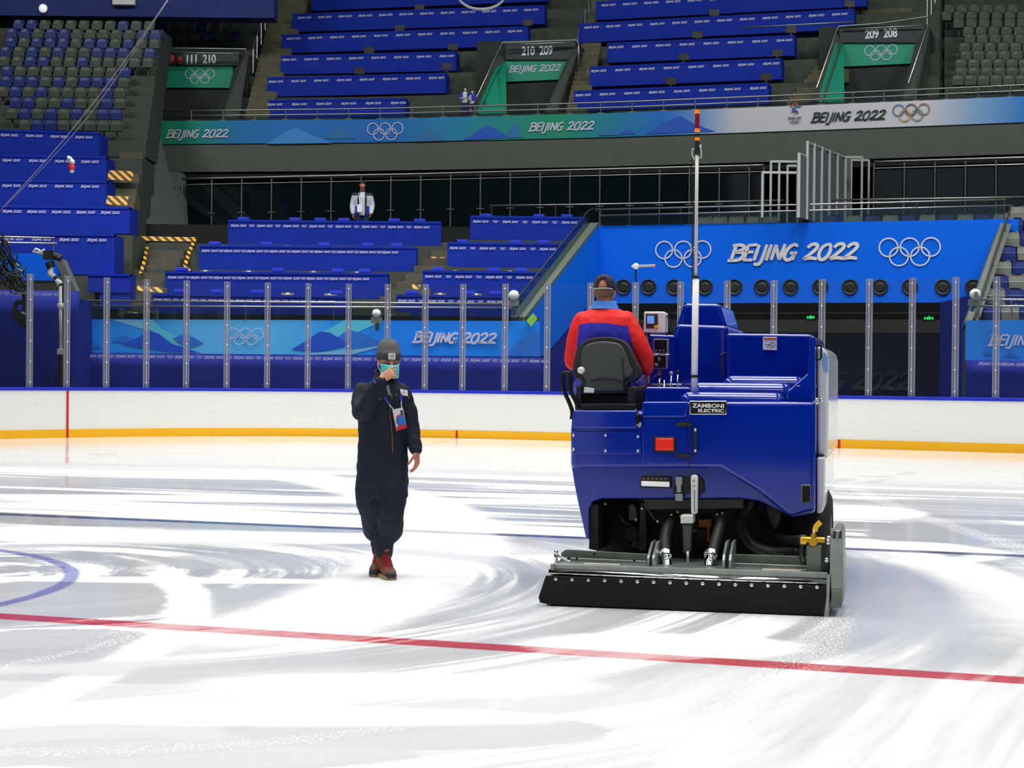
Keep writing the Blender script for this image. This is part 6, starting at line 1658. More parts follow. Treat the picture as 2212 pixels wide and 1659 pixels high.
for px, py in ((1451, 1112), (1464, 1106), (1470, 1116), (1549, 1112), (1560, 1109), (1564, 1120), (1278, 1100), (1308, 1088), (1421, 1126), (1374, 1122), (1387, 1098)):
    m = MB(); m.ball(VP(px, py, .7), .013, 0, 8, 6); m.build('bright_fitting', chrome if px % 2 else brass, machine, smooth=True)
# mark: clamp arm fixed on the glazing post behind the driver
p, t = on_boards(1368); base = p + Vector((-t.y, t.x, 0)) * .065
q = thing('clamp_arm', 'black rod with white clamp and short arm on the glazing post behind the driver', 'clamp arm', (base.x, base.y, ZG))
a = P(1373, 604, base.y); b = P(1373, 579, base.y)
m = MB(); m.cyl(Vector((base.x, base.y, ZG)), b, .022, 8); m.build('rod', black_rub, q, world=True)
m = MB(); m.ball(P(1374, 575, base.y), .075); m.ball(P(1367, 575, base.y), .03); m.build('clamp', disc_w, q, world=True, smooth=True)
m = MB(); m.cyl(P(1378, 575, base.y), P(1413, 574, base.y), .03, 10); m.build('arm', mat('arm_grey', (160, 160, 150), .4), q, world=True)
m = MB(); m.cyl(P(1409, 574, base.y), P(1415, 574, base.y), .034, 10); m.build('orange_tip', mat('tip_orange', (230, 130, 60), .4), q, world=True)

# ================================================================== PEOPLE
def loft_sections(mb, secs, seg=20, mi=0):
    """secs: (centre, rx, ry, yaw) horizontal ellipses from bottom to top"""
    rg = []
    for c, rx, ry, yaw in secs:
        c = Vector(c); cx, sx = math.cos(yaw), math.sin(yaw)
        rg.append([c + Vector((cx * rx * math.cos(a) - sx * ry * math.sin(a), sx * rx * math.cos(a) + cx * ry * math.sin(a), 0)) for a in [2 * math.pi * k / seg for k in range(seg)]])
    mb.loft(rg, mi)
def limb(mb, pts, rads, n=4, seg=14):
    q = [(Vector(p), r) for p, r in zip(pts, rads)]
    P3 = catmull([p for p, r in q], n); R = []
    for i in range(len(P3)):
        f = i / n; k = min(int(f), len(rads) - 2); R.append(lerp(rads[k], rads[k + 1], f - k))
    mb.tube(P3, R, seg); mb.ball(P3[0], R[0] * .98, 0, seg, 8); mb.ball(P3[-1], R[-1] * .98, 0, seg, 8)
def fuse(mb, name, mats, parent, voxel=.006, smooth_it=6, wrinkle=0.0, wscale=9.0, pick=None, factor=.5):
    """one continuous skin over the overlapping masses"""
    me = D.meshes.new(name); L = Vector(parent['_loc'])
    me.from_pydata([tuple(p - L) for p in mb.v], [], mb.f); me.update()
    o = D.objects.new(name, me); COL.objects.link(o)
    r = o.modifiers.new('r', 'REMESH'); r.mode = 'VOXEL'; r.voxel_size = voxel; r.use_smooth_shade = True
    if smooth_it:
        s = o.modifiers.new('s', 'SMOOTH'); s.iterations = smooth_it; s.factor = factor
    bpy.context.view_layer.update()
    dg = bpy.context.evaluated_depsgraph_get()
    me2 = D.meshes.new_from_object(o.evaluated_get(dg))
    D.objects.remove(o); D.meshes.remove(me)
    me2.name = name
    if wrinkle:
        me2.update(); nr = [v.normal.copy() for v in me2.vertices]
        for v, n_ in zip(me2.vertices, nr):
            c = v.co
            f = mnoise.noise(Vector((c.x * wscale, c.y * wscale, c.z * wscale * .55))) + .5 * mnoise.noise(c * wscale * 2.3)
            v.co = c + n_ * (f * wrinkle)
    me2.materials.clear()
    for q in (mats if isinstance(mats, list) else [mats]): me2.materials.append(q)
    if pick:
        for p in me2.polygons: p.material_index = pick(p.center + L, p.normal)
    for p in me2.polygons: p.use_smooth = True
    o = D.objects.new(name, me2); COL.objects.link(o); o.parent = parent
    return o
def hand(mb, wrist, d, n, lat, curls, size=1.0, thumb=(.6, .5, .3), spread=.08):
    """d: direction of the palm, n: direction the palm faces, lat: towards the thumb"""
    d, n, lat = Vector(d).normalized(), Vector(n).normalized(), Vector(lat).normalized()
    lat = (lat - d * lat.dot(d)).normalized(); n = (n - d * n.dot(d) - lat * n.dot(lat)).normalized(); s = size
    W = Vector(wrist)
    M = Matrix((lat, n, d)).transposed()
    mb.ball(W + d * .048 * s, (.040 * s, .0145 * s, .056 * s), 0, 16, 10, M)
    mb.ball(W + d * .075 * s, (.041 * s, .013 * s, .026 * s), 0, 16, 10, M)
    mb.ball(W + d * .03 * s + lat * .022 * s + n * .008 * s, (.018 * s, .016 * s, .034 * s), 0, 12, 8, M)
    mb.tube([W - d * .03 * s, W + d * .02 * s], [.027 * s, .027 * s], 14)
    for i, (o_, L, c) in enumerate(zip((.029, .010, -.010, -.028), (.074, .083, .076, .060), curls)):
        p = W + d * (.088 - .004 * abs(i - 1)) * s + lat * o_ * s
        dir_ = (d + lat * spread * (1.5 - i)).normalized(); pts = [p - dir_ * .02 * s, p]; an = 0
        for k, fr in enumerate((.45, .30, .25)):
            an += c * (0.9 if k == 0 else 1.0)
            dd = dir_ * math.cos(an) + n * math.sin(an); p = p + dd * L * fr * s; pts.append(p)
        rr = [.0098, .0096, .0090, .0082, .0070]
        mb.tube(catmull(pts, 3), [lerp(rr[min(k // 3, 3)], rr[min(k // 3, 3) + 1], (k % 3) / 3) * s for k in range(13)], 10); mb.ball(pts[-1], .0070 * s, 0, 8, 6)
    a, b, c = thumb
    p = W + d * .022 * s + lat * .030 * s; dd = (d * .62 + lat * a + n * b).normalized(); pts = [W + d * .012 * s + lat * .014 * s, p]
    for k, L in enumerate((.036, .030, .024)):
        p = p + dd * L * s; pts.append(p); dd = (dd + d * .25 - lat * c * .5 + n * .15).normalized()
    mb.tube(catmull(pts, 3), [.0135 * s, .0132 * s, .0128 * s, .0125 * s, .012 * s, .0116 * s, .0112 * s, .0108 * s, .0104 * s, .010 * s, .0095 * s, .0088 * s, .008 * s], 10); mb.ball(pts[-1], .008 * s, 0, 8, 6)
def head(mb, c, yaw, tilt=0.0, s=1.0):
    """c: centre of the head; the face looks along -Y turned by yaw"""
    R = Matrix.Rotation(yaw, 3, 'Z') @ Matrix.Rotation(tilt, 3, 'X'); c = Vector(c)
    def B(p, r, seg=18, rings=12): mb.ball(c + R @ (Vector(p) * s), [q * s for q in r], 0, seg, rings, R)
    B((0, .012, .035), (.074, .094, .086)); B((0, -.018, -.025), (.060, .072, .078)); B((0, -.046, -.078), (.036, .036, .030))
    B((0, -.078, .012), (.056, .018, .014))                       # brow
    B((.034, -.068, -.028), (.024, .022, .022)); B((-.034, -.068, -.028), (.024, .022, .022))   # cheeks
    nb = [c + R @ (Vector(p) * s) for p in ((0, -.084, .002), (0, -.097, -.018), (0, -.108, -.036))]; mb.tube(nb, [.010 * s, .012 * s, .015 * s], 10); B((0, -.104, -.038), (.017, .014, .011), 10, 8)
    B((0, -.088, -.062), (.024, .012, .007), 12, 8); B((0, -.086, -.073), (.021, .011, .007), 12, 8)      # lips
    for sx in (-1, 1):
        B((sx * .076, .012, -.012), (.008, .020, .032), 10, 8)
    return R
skin = mat('skin', (206, 150, 120), .5, spec=.35, noise=.06, nscale=18)
skin_red = mat('skin_warm', (198, 128, 104), .5, spec=.35, noise=.06, nscale=18)
navy = mat('navy_coverall_cloth', (22, 29, 45), .75, spec=.3, noise=.12, nscale=14)
black_cl = mat('black_collar_cloth', (15, 16, 18), .8)
wool = mat('grey_beanie_wool', (100, 102, 104), .95, spec=.1, noise=.35, nscale=120, bump=.6)
def ribs_m(name, c1, c2):
    return stripe_mat(name, c1, c2, 60, (1, 0, 0))

# ---------------------------------------------- man in the coverall
MY = 13.3
def M(px, py, dy=0.0): return P(px, py, MY + dy)
fl_, fr_ = G(809, 1243), G(842, 1250)
BOOTS = []
for px_, py_, yaw_ in ((807, 1247, -.15), (847, 1254, .35)):
    fw_ = Vector((math.sin(yaw_), -math.cos(yaw_), 0)); sd_ = Vector((math.cos(yaw_), math.sin(yaw_), 0)); t_ = G(px_, py_)
    g_ = Vector((t_.x, t_.y, 0)) - fw_ * .19; BOOTS.append((g_, fw_, sd_, g_ - fw_ * .04, yaw_))
AK = [b_[3] for b_ in BOOTS]; up_ = lambda v, z: Vector((v.x, v.y, z))
man = thing('person', 'man in navy coverall and grey beanie standing on the ice, hand raised to face', 'person', Vector((M(828, 1248).x, MY, 0)))
hc = M(840, 782, 0.0); HY = .30; HT = .12
b = MB()
Rm = head(b, hc, HY, HT)
limb(b, [hc + Vector((-.01, .03, -.06)), M(834, 822, .04), M(830, 845, .04)], [.056, .056, .066])
# torso, arms and legs run on under the clothes
loft_sections(b, [(M(826, 1010, .03), .13, .10, .3), (M(826, 950, .03), .14, .11, .3), (M(826, 890, .03), .155, .11, .3), (M(828, 850, .03), .15, .095, .3), (M(830, 832, .03), .08, .07, .3)])
sh_r, el_r, wr_r = M(786, 852, .04), M(786, 893, -.16), M(824, 819, -.25)
sh_l, el_l, wr_l = M(872, 852, .03), M(886, 915, .04), M(901, 976, -.04)
limb(b, [sh_r, el_r, wr_r], [.052, .042, .027]); limb(b, [sh_l, el_l, wr_l], [.052, .042, .027])
limb(b, [M(806, 1000, .03), M(803, 1060, .02), M(807, 1110, .08), M(812, 1150, .20), up_(AK[0], .24), up_(AK[0], .12)], [.08, .07, .055, .05, .042, .038]); limb(b, [M(844, 1000, .03), M(847, 1060, -.02), M(845, 1110, -.03), M(842, 1150, .03), up_(AK[1], .24), up_(AK[1], .12)], [.08, .07, .055, .05, .042, .038])
dr = (M(856, 800, -.30) - wr_r).normalized()
hand(b, wr_r, Vector((.78, .02, .52)), Vector((.52, .45, -.72)), Vector((-.2, .30, .9)), (.42, .82, .95, 1.0), 1.0, (.2, .8, .2))
hand(b, wr_l, Vector((.02, -.05, -1)), Vector((-1, .25, -.1)), Vector((-.35, -1, 0)), (.36, .38, .42, .48), 1.0, (.30, .45, .2))
fuse(b, 'body', [skin, skin_red], man, .0042, 3, pick=lambda c, n: 1 if (c.z < M(0, 960).z) else 0)
# face details
def HP(p): return hc + Rm @ Vector(p)
eye_w = mat('eye_white', (210, 205, 198), .3); eye_d = mat('dark_brown_hair', (30, 22, 18), .7)
for sx in (-1, 1):
    m = MB(); m.ball(HP((sx * .031, -.083, -.006)), (.011, .006, .005), 0, 10, 6, Rm); m.build('eye', eye_w, man, world=True, smooth=True)
    m = MB(); m.tube([HP((sx * .018, -.088, -.003)), HP((sx * .031, -.091, -.002)), HP((sx * .045, -.083, -.006))], .0028, 6); m.tube([HP((sx * .016, -.092, .012)), HP((sx * .031, -.094, .017)), HP((sx * .050, -.082, .012))], .0042, 6); m.build('eyebrow_hair', eye_d, man, world=True)
# beanie
bm_ = MB(); rr = []
for zz, rx, ry, oy in ((.005, .083, .096, .012), (.02, .088, .102, .012), (.05, .089, .104, .014), (.062, .086, .100, .016), (.09, .084, .096, .022), (.12, .074, .084, .028), (.143, .052, .060, .034), (.155, .022, .026, .038), (.157, .001, .001, .038)):
    rr.append([HP((rx * math.cos(a), oy + ry * math.sin(a), zz + .018 + (.03 * math.sin(a) * -.35 if zz < .06 else 0) + .004 * math.sin(9 * a) * (zz > .06))) for a in [2 * math.pi * k / 32 for k in range(32)]])
bm_.loft(rr); beanie = bm_.build('beanie', wool, man, world=True, smooth=True)
cuff = MB(); rr = [[HP((k1 * .091 * math.cos(a), .012 + k1 * .106 * math.sin(a), zz + .018 - .0105 * math.sin(a))) for a in [2 * math.pi * k / 32 for k in range(32)]] for zz, k1 in ((.0, .93), (-.004, .99), (.004, 1.02), (.042, 1.02), (.052, .99), (.048, .93))]
cuff.loft(rr); cuff.build('beanie_cuff', mat('dark_beanie_wool', (74, 76, 78), .95, spec=.1, noise=.3, nscale=120, bump=.6), beanie, world=True, smooth=True)
def on_head(a, z, k=1.055): return HP((k * .091 * math.sin(a), .012 - k * .106 * math.cos(a), z + .018 + .0105 * math.cos(a)))
m = MB(); pt = [[on_head(lerp(-.30, .28, i / 6), lerp(.002, .050, j / 2)) for i in range(7)] for j in range(3)]
m.add([p for r_ in pt for p in r_], [(j * 7 + i, j * 7 + i + 1, (j + 1) * 7 + i + 1, (j + 1) * 7 + i) for j in range(2) for i in range(6)]); o = m.build('white_patch', mat('patch_white', (226, 226, 226), .7), beanie, world=True); s_ = o.modifiers.new('t', 'SOLIDIFY'); s_.thickness = .002
m = MB(); cN = Rm @ Vector((0, -1, .05))
for R_ in (.012, .006): m.ribbon([on_head(R_ * 11 * math.cos(a) - .01, .026 + R_ * math.sin(a), 1.085) for a in [k * math.pi / 7 for k in range(14)]], .002, cN, closed=True)
m.ribbon([on_head(-.26, .024, 1.085), on_head(-.14, .024, 1.085)], .002, cN); m.ribbon([on_head(.12, .026, 1.085), on_head(.26, .026, 1.085)], .0022, cN)
m.build('badge_print', mat('badge_dark', (70, 74, 74), .6), beanie, world=True)
# mask: a moulded cup tied behind the ear
mk = MB(); gr = []
for j in range(7):
    v_ = j / 6; row = []
    for i in range(11):
        u_ = lerp(-1, 1, i / 10); a = u_ * 1.15
        bul = .030 * math.sin(math.pi * (0.12 + .76 * v_)) * math.cos(a * .8)
        row.append(HP((.075 * math.sin(a), .01 - (.088 + bul + .013) * math.cos(a) - .006, lerp(-.014, -.108, v_) + .010 * abs(u_) * (1 - 2 * v_))))
    gr.append(row)
mk.add([p for r_ in gr for p in r_], [(j * 11 + i, j * 11 + i + 1, (j + 1) * 11 + i + 1, (j + 1) * 11 + i) for j in range(6) for i in range(10)])
mask = mk.build('face_mask', mat('turquoise_mask', (92, 210, 200), .7), man, world=True, smooth=True); s_ = mask.modifiers.new('t', 'SOLIDIFY'); s_.thickness = .003
for sx in (-1, 1):
    m = MB(); m.tube([HP((sx * .062, -.045, -.03)), HP((sx * .078, -.015, -.008)), HP((sx * .082, .02, .010))], .003, 6); m.tube([HP((sx * .060, -.040, -.085)), HP((sx * .076, -.01, -.05)), HP((sx * .083, .02, -.02))], .003, 6); m.build('ear_loop_strap', white_p, mask, world=True)
# coverall
c_ = MB()
loft_sections(c_, [(M(827, 1075, .02), .19, .125, .2), (M(826, 1040, .02), .20, .14, .25), (M(826, 990, .03), .195, .145, .28), (M(826, 940, .03), .188, .15, .3), (M(826, 895, .03), .195, .15, .3), (M(828, 860, .03), .195, .14, .3), (M(829, 842, .03), .17, .12, .3), (M(830, 828, .03), .13, .10, .3), (M(831, 817, .03), .098, .085, .3), (M(831, 808, .03), .078, .075, .3)], 24)
limb(c_, [M(785, 846, .04), M(778, 872, -.04), M(784, 890, -.16), M(803, 858, -.22), M(821, 826, -.245)], [.074, .074, .070, .064, .052])
limb(c_, [M(869, 848, .03), M(880, 885, .04), M(888, 920, .04), M(895, 950, .0), M(900, 970, -.03)], [.070, .068, .064, .058, .052])
limb(c_, [M(805, 1000, .03), M(801, 1060, .02), M(806, 1110, .08), M(812, 1145, .20), up_(AK[0], .29), up_(AK[0], .235)], [.125, .120, .102, .088, .080, .080])
limb(c_, [M(844, 1000, .03), M(848, 1060, -.02), M(845, 1110, -.03), M(842, 1145, .03), up_(AK[1], .28), up_(AK[1], .235)], [.12, .114, .10, .090, .082, .084])
cover_all = fuse(c_, 'coverall', navy, man, .009, 3, .013, 8.0)
m = MB()                                                         # stand-up collar
rg = [[M(832, 810, .03) + Vector((rx * math.cos(a), rx * .95 * math.sin(a) + .005, zz + .02 * math.sin(a))) for a in [lerp(-1.05, math.pi + 1.25, k / 24) for k in range(25)]] for zz, rx in ((-.05, .088), (.0, .084), (.035, .086))]
m.add([p for r_ in rg for p in r_], [(j * 25 + i, j * 25 + i + 1, (j + 1) * 25 + i + 1, (j + 1) * 25 + i) for j in range(2) for i in range(24)]); o = m.build('collar', navy, cover_all, world=True, smooth=True); s_ = o.modifiers.new('t', 'SOLIDIFY'); s_.thickness = .012
def front(px, py, off=0.0):
    """a point on the front of the coverall: cast along the view"""
    d = ray(px, py).normalized(); L = Vector(man['_loc'])
    ok, loc, n, i = cover_all.ray_cast(CAM - L, d)
    return (loc + L - d * off, n) if ok else (M(px, py, -.14), Vector((0, -1, 0)))
bpy.context.view_layer.update()
def strip_on(pts, wd, off, name, m_, parent, mi=None, n=3):
    q = catmull([front(px, py, off)[0] for px, py in pts], n); m = MB(); m.ribbon(q, wd, (0, -1, .05)); o = m.build(name, m_, parent, world=True)
    s_ = o.modifiers.new('t', 'SOLIDIFY'); s_.thickness = .003; s_.offset = 0
    return o
strip_on([(842, 874), (844, 905), (847, 940), (848, 978)], .006, .004, 'zip', mat('zip_brass', (120, 92, 60), .4, .6), cover_all)
strip_on([(838, 846), (840, 860), (843, 876)], .04, .002, 'open_collar_lining', black_cl, cover_all)
strip_on([(837, 832), (839, 842), (842, 854)], .022, .006, 'grey_shirt', mat('grey_shirt', (120, 130, 138), .8), man)
strip_on([(846, 852), (846, 866)], .004, .006, 'zip_pull', grey_p, cover_all)
strip_on([(845, 1012), (838, 1060), (830, 1105), (824, 1150)], .004, .002, 'leg_division_line', black_cl, cover_all)  # thin black line drawn where the two legs divide
pa = [front(864, 840, .006)[0], front(880, 843, .006)[0], front(881, 856, .006)[0], front(866, 853, .006)[0]]
m = MB(); m.poly(pa); o = m.build('chest_patch', mat('patch_white', (226, 226, 226), .7), cover_all, world=True); s_ = o.modifiers.new('t', 'SOLIDIFY'); s_.thickness = .003
pc = sum(pa, Vector()) / 4 - (sum(pa, Vector()) / 4 - CAM).normalized() * .006
m = MB(); m.ribbon([pc + Vector((-.004 + .013 * math.cos(a), 0, .004 + .013 * math.sin(a))) for a in [k * math.pi / 6 for k in range(12)]], .0025, (0, -1, 0), closed=True); m.poly([pc + Vector((-.011, 0, .006)), pc + Vector((-.004, 0, -.008)), pc + Vector((.004, 0, .008)), pc + Vector((-.003, 0, .002))]); m.build('patch_emblem_print', mat('emblem_green', (40, 80, 76), .6), cover_all, world=True)
for px, py in ((866, 830), (821, 862), (883, 859), (855, 853)):
    m = MB(); m.ball(front(px, py, .003)[0], .007, 0, 10, 6); m.build('snap_button', mat('copper_snap', (170, 110, 70), .35, .7), cover_all, world=True, smooth=True)
lan = mat('lanyard_blue', (40, 60, 190), .5)
for pts in ([(805, 817), (808, 822), (811, 828)], [(831, 858), (836, 866), (841, 874)], [(866, 850), (867, 858), (867, 867)], [(857, 818), (861, 824), (865, 832)]): strip_on(pts, .016, .010, 'lanyard', lan, man)
for pts in ([(841, 874), (845, 879), (850, 884)], [(867, 867), (867, 873), (868, 882)]): strip_on(pts, .007, .012, 'lanyard_clip', white_p, man)
k0 = [front(848, 885, .022)[0], front(870, 880, .022)[0], front(879, 924, .02)[0], front(857, 931, .02)[0]]; k1 = (k0[0] + k0[2]) / 2
cn_ = (k0[1] - k0[0]).cross(k0[3] - k0[0]).normalized(); cn_ = cn_ if cn_.y < 0 else -cn_
m = MB(); m.prism(k0, -cn_ * .004); card = m.build('id_card', mat('card_white', (216, 216, 214), .3), man, world=True)
def kc(u, v, o=.003): return k0[0].lerp(k0[1], u).lerp(k0[3].lerp(k0[2], u), v) + cn_ * o
m = MB(); m.poly([kc(.18, .40), kc(.95, .38), kc(.97, .82), kc(.2, .82)]); m.build('blue_field_print', mat('card_blue', (50, 120, 210), .4), card, world=True)
m = MB(); m.poly([kc(0, .83), kc(1, .83), kc(1, 1), kc(0, 1)]); m.poly([kc(.3, .83, .0045), kc(.55, .83, .0045), kc(.45, .68, .0045)]); m.poly([kc(.2, .33), kc(.62, .31), kc(.62, .38), kc(.2, .40)]); m.build('red_field_print', mat('card_red', (206, 44, 50), .4), card, world=True)
m = MB(); m.poly([kc(.68, .12), kc(.9, .12), kc(.92, .36), kc(.66, .36)]); m.build('portrait_print', mat('card_dark', (84, 78, 78), .5), card, world=True)
m = MB()
for v_ in (.46, .53, .60, .67): m.ribbon([kc(.08, v_, .005), kc(.34, v_ - .01, .005)], .004, cn_)
m.build('writing_print', mat('card_ink', (60, 60, 110), .5), card, world=True)
# boots
boot_m = mat('brown_boot_leather', (112, 62, 36), .6, noise=.2, nscale=25, bump=.3); sole_m = mat('boot_sole', (150, 132, 90), .7); toe_m = mat('dark_toe_rubber', (38, 34, 32), .6); red_m = mat('red_laces', (150, 22, 26), .6); cuffb = mat('dark_boot_cuff', (34, 30, 26), .8)
for g, fw, sd, ank, yaw in BOOTS:
    bb = MB()
    loc_ = lambda u, w_, z: g + fw * u + sd * w_ + Vector((0, 0, z))
    rb = []
    for u, w_, h0, h1 in ((-.10, .030, .03, .10), (-.08, .042, .022, .15), (-.03, .043, .022, .17), (.03, .044, .022, .14), (.09, .050, .022, .105), (.14, .049, .022, .085), (.17, .036, .024, .068), (.185, .016, .03, .055)):
        rb.append([loc_(u, w_ * math.cos(a), lerp(h0, h1, .5 + .5 * math.sin(a))) for a in [2 * math.pi * k / 16 for k in range(16)]])
    bb.loft(rb); bb.tube([loc_(-.045, 0, .10), loc_(-.045, 0, .2)], [.055, .054], 16)
    bt_ = fuse(bb, 'boot', boot_m, man, .006, 4)
    s_ = MB(); out = [(-.115, .0), (-.105, .036), (-.03, .044), (.05, .046), (.12, .052), (.17, .040), (.192, .0)]; ol = [(u, w_) for u, w_ in out] + [(u, -w_) for u, w_ in reversed(out[1:-1])]
    s_.prism([loc_(u, w_ * 1.04, .0) for u, w_ in ol], (0, 0, .030)); s_.build('sole', sole_m, bt_, world=True, bevel=.006)
    s_ = MB(); s_.ball(loc_(.165, 0, .034), (.044, .030, .03), 0, 14, 8, Matrix.Rotation(yaw, 3, 'Z')); s_.build('toe_cap', toe_m, bt_, world=True, smooth=True)
    s_ = MB()
    for k in range(6):
        u, z = lerp(.092, .010, k / 5), lerp(.092, .165, k / 5)
        s_.tube([loc_(u, -.034, z - .010), loc_(u + .012, 0, z + .014), loc_(u, .034, z - .010)], .0105, 6)
    s_.build('laces', red_m, bt_, world=True, smooth=True)
    s_ = MB(); s_.tube([Vector((ank.x, ank.y, .150)), Vector((ank.x, ank.y, .185)), Vector((ank.x, ank.y, .27))], [.060, .068, .074], 16); s_.build('boot_cuff', cuffb, bt_, world=True, smooth=True)
    s_ = MB(); tq = Vector((ank.x, ank.y, .222)) + fw * .072 + sd * .0
    s_.prism([tq - sd * .022 + Vector((0, 0, .018)), tq + sd * .022 + Vector((0, 0, .018)), tq + sd * .02 - Vector((0, 0, .02)), tq - Vector((0, 0, .028)), tq - sd * .02 - Vector((0, 0, .02))], -fw * .02); s_.build('leather_tab', mat('tan_tab', (128, 70, 40), .6), bt_, world=True)

# ---------------------------------------------- driver on the machine
def W(px, py, v): return to_world(VP(px, py, v))
drv = thing('person', 'driver in red and blue jacket and dark cap sitting on the ice resurfacer', 'person', W(1306, 850, 1.3))
hc = W(1306, 632, 1.28); b = MB()
Rd = head(b, hc, VROT + math.pi, .10)
limb(b, [hc + Vector((0, -.01, -.06)), W(1305, 668, 1.27)], [.058, .066])
loft_sections(b, [(W(1308, 845, 1.26), .15, .11, VROT), (W(1307, 790, 1.25), .15, .10, VROT), (W(1306, 720, 1.25), .16, .10, VROT), (W(1306, 685, 1.26), .15, .09, VROT), (W(1306, 670, 1.27), .07, .06, VROT)])
shl, ell, wl = W(1252, 700, 1.27), W(1240, 778, 1.30), W(1252, 792, 1.56)
shr, elr, wr_ = W(1362, 700, 1.27), W(1394, 778, 1.30), W(1399, 803, 1.42)
limb(b, [shl, ell, wl], [.05, .042, .028]); limb(b, [shr, elr, wr_], [.05, .042, .028])
hand(b, wl, VF * .8 + Vector((0, 0, -.1)), Vector((0, 0, -1)), VU, (.7, .75, .8, .85)); hand(b, wr_, VF * .35 + Vector((0, 0, -1)), -VU, VF, (.4, .45, .5, .6))
for px, kx in ((1285, 1262), (1335, 1380)):
    limb(b, [W(px, 846, 1.3), W(kx, 836, 1.72), W(kx, 900, 1.85), W(kx, 930, 1.95)], [.085, .062, .05, .045])
fuse(b, 'body', skin_red, drv, .0045, 3)
jk = MB()
loft_sections(jk, [(W(1308, 856, 1.26), .19, .135, VROT), (W(1307, 815, 1.25), .20, .14, VROT), (W(1306, 770, 1.25), .215, .15, VROT), (W(1306, 725, 1.25), .225, .15, VROT), (W(1306, 700, 1.25), .215, .135, VROT), (W(1306, 686, 1.26), .205, .125, VROT), (W(1306, 674, 1.27), .155, .105, VROT), (W(1306, 664, 1.27), .098, .088, VROT), (W(1306, 656, 1.27), .086, .078, VROT)], 24)
limb(jk, [W(1262, 696, 1.26), W(1250, 725, 1.25), W(1242, 755, 1.27), W(1240, 780, 1.32), W(1250, 792, 1.50)], [.085, .082, .074, .068, .05])
limb(jk, [W(1350, 696, 1.26), W(1366, 725, 1.25), W(1382, 755, 1.26), W(1391, 778, 1.30), W(1397, 796, 1.39)], [.088, .085, .078, .072, .052])
j_blue = mat('jacket_blue', (34, 36, 178), .7, noise=.1, nscale=12); j_red = mat('jacket_red', (236, 22, 12), .7)
def pick(c, n):
    px, py = pixel_of(c)
    q = c - VO; u, v, z = q.dot(VU), q.dot(VF), c.z
    top = VP(1306, 700, 1.12).z; uc = VP(1306, 700, 1.15).x
    col = VP(1306, 668, 1.2).z
    if z > col: return 0
    if z > top + .010 * math.sin(u * 14): return 1
    r_edge = uc + lerp(.165, .235, min(max((top - z) / .28, 0), 1)); l_edge = uc - lerp(.19, .215, min(max((top - z) / .2, 0), 1))
    return 1 if (u > r_edge or u < l_edge) else 0
jacket = fuse(jk, 'jacket', [j_blue, j_red], drv, .0085, 5, .008, 9.0, pick)
m = MB(); rg = [[W(1306, 664, 1.27) + VU * (rx * math.cos(a)) + VF * (rx * .92 * math.sin(a)) + Vector((0, 0, zz)) for a in [2 * math.pi * k / 24 for k in range(24)]] for zz, rx in ((-.012, .112), (.0, .104), (.024, .092), (.046, .086), (.040, .074))]
m.loft(rg, cap=False); m.build('light_blue_collar', mat('collar_sky_blue', (64, 130, 220), .7), jacket, world=True, smooth=True)
tr = MB()
for px, kx in ((1285, 1262), (1338, 1383)):
    limb(tr, [W(px, 846, 1.28), W((px + kx) / 2, 838, 1.5), W(kx, 836, 1.74), W(kx, 880, 1.84), W(kx, 925, 1.93)], [.105, .095, .085, .075, .07])
loft_sections(tr, [(W(1308, 868, 1.27), .17, .14, VROT), (W(1308, 846, 1.27), .18, .14, VROT), (W(1308, 835, 1.26), .16, .12, VROT)])
fuse(tr, 'trousers', mat('trousers_blue', (30, 34, 150), .75), drv, .010, 5, .005)
for kx in (1262, 1383):
    m = MB(); c = VP(kx, 930, 1.98); m.ball(to_world(c + Vector((0, .06, -.03))), (.05, .12, .05), 0, 14, 8, Matrix.Rotation(VROT, 3, 'Z')); m.build('shoe', black_cl, drv, world=True, smooth=True)
# cap with an opening at the back
cap_m = mat('dark_cap_cloth', (36, 36, 58), .8, noise=.15, nscale=40)
def DP(p): return hc + Rd @ Vector(p)
cp_ = MB(); rr = []
K = 40
for zz, k1 in ((.018, 1.0), (.04, 1.01), (.07, .97), (.095, .86), (.115, .68), (.128, .42), (.133, .18), (.134, .004)):
    rr.append([DP((k1 * .082 * math.cos(a), .012 + k1 * .102 * math.sin(a), zz)) for a in [2 * math.pi * k / K for k in range(K)]])
vs = [p for r_ in rr for p in r_]; fs = []
for j in range(len(rr) - 1):
    for k in range(K):
        a = 2 * math.pi * (k + .5) / K
        if abs(a - math.pi / 2) < (.52, .46, .28, 0, 0, 0, 0)[j]: continue      # half-round opening above the strap
        fs.append((j * K + k, j * K + (k + 1) % K, (j + 1) * K + (k + 1) % K, (j + 1) * K + k))
cp_.add(vs, fs); cap_o = cp_.build('cap', cap_m, drv, world=True, smooth=True); s_ = cap_o.modifiers.new('t', 'SOLIDIFY'); s_.thickness = .004
m = MB(); m.tube([DP((.084 * math.cos(a), .012 + .104 * math.sin(a), .020 - .004)) for a in [math.pi / 2 + lerp(-.95, .95, k / 10) for k in range(11)]], .0042, 6); m.build('pale_strap', mat('strap_cream', (196, 186, 166), .6), cap_o, world=True)
m = MB(); m.tube([DP((.084 * math.cos(a), .013 + .104 * math.sin(a), .027 + .05 * math.cos((a - math.pi / 2) * 2.9))) for a in [math.pi / 2 + lerp(-.55, .55, k / 12) for k in range(13)]], .004, 6); m.build('opening_edging', mat('cap_dark', (18, 18, 24), .7), cap_o, world=True)
m = MB(); m.ball(DP((0, .012, .136)), .008, 0, 8, 5); m.build('cap_button', cap_m, cap_o, world=True)
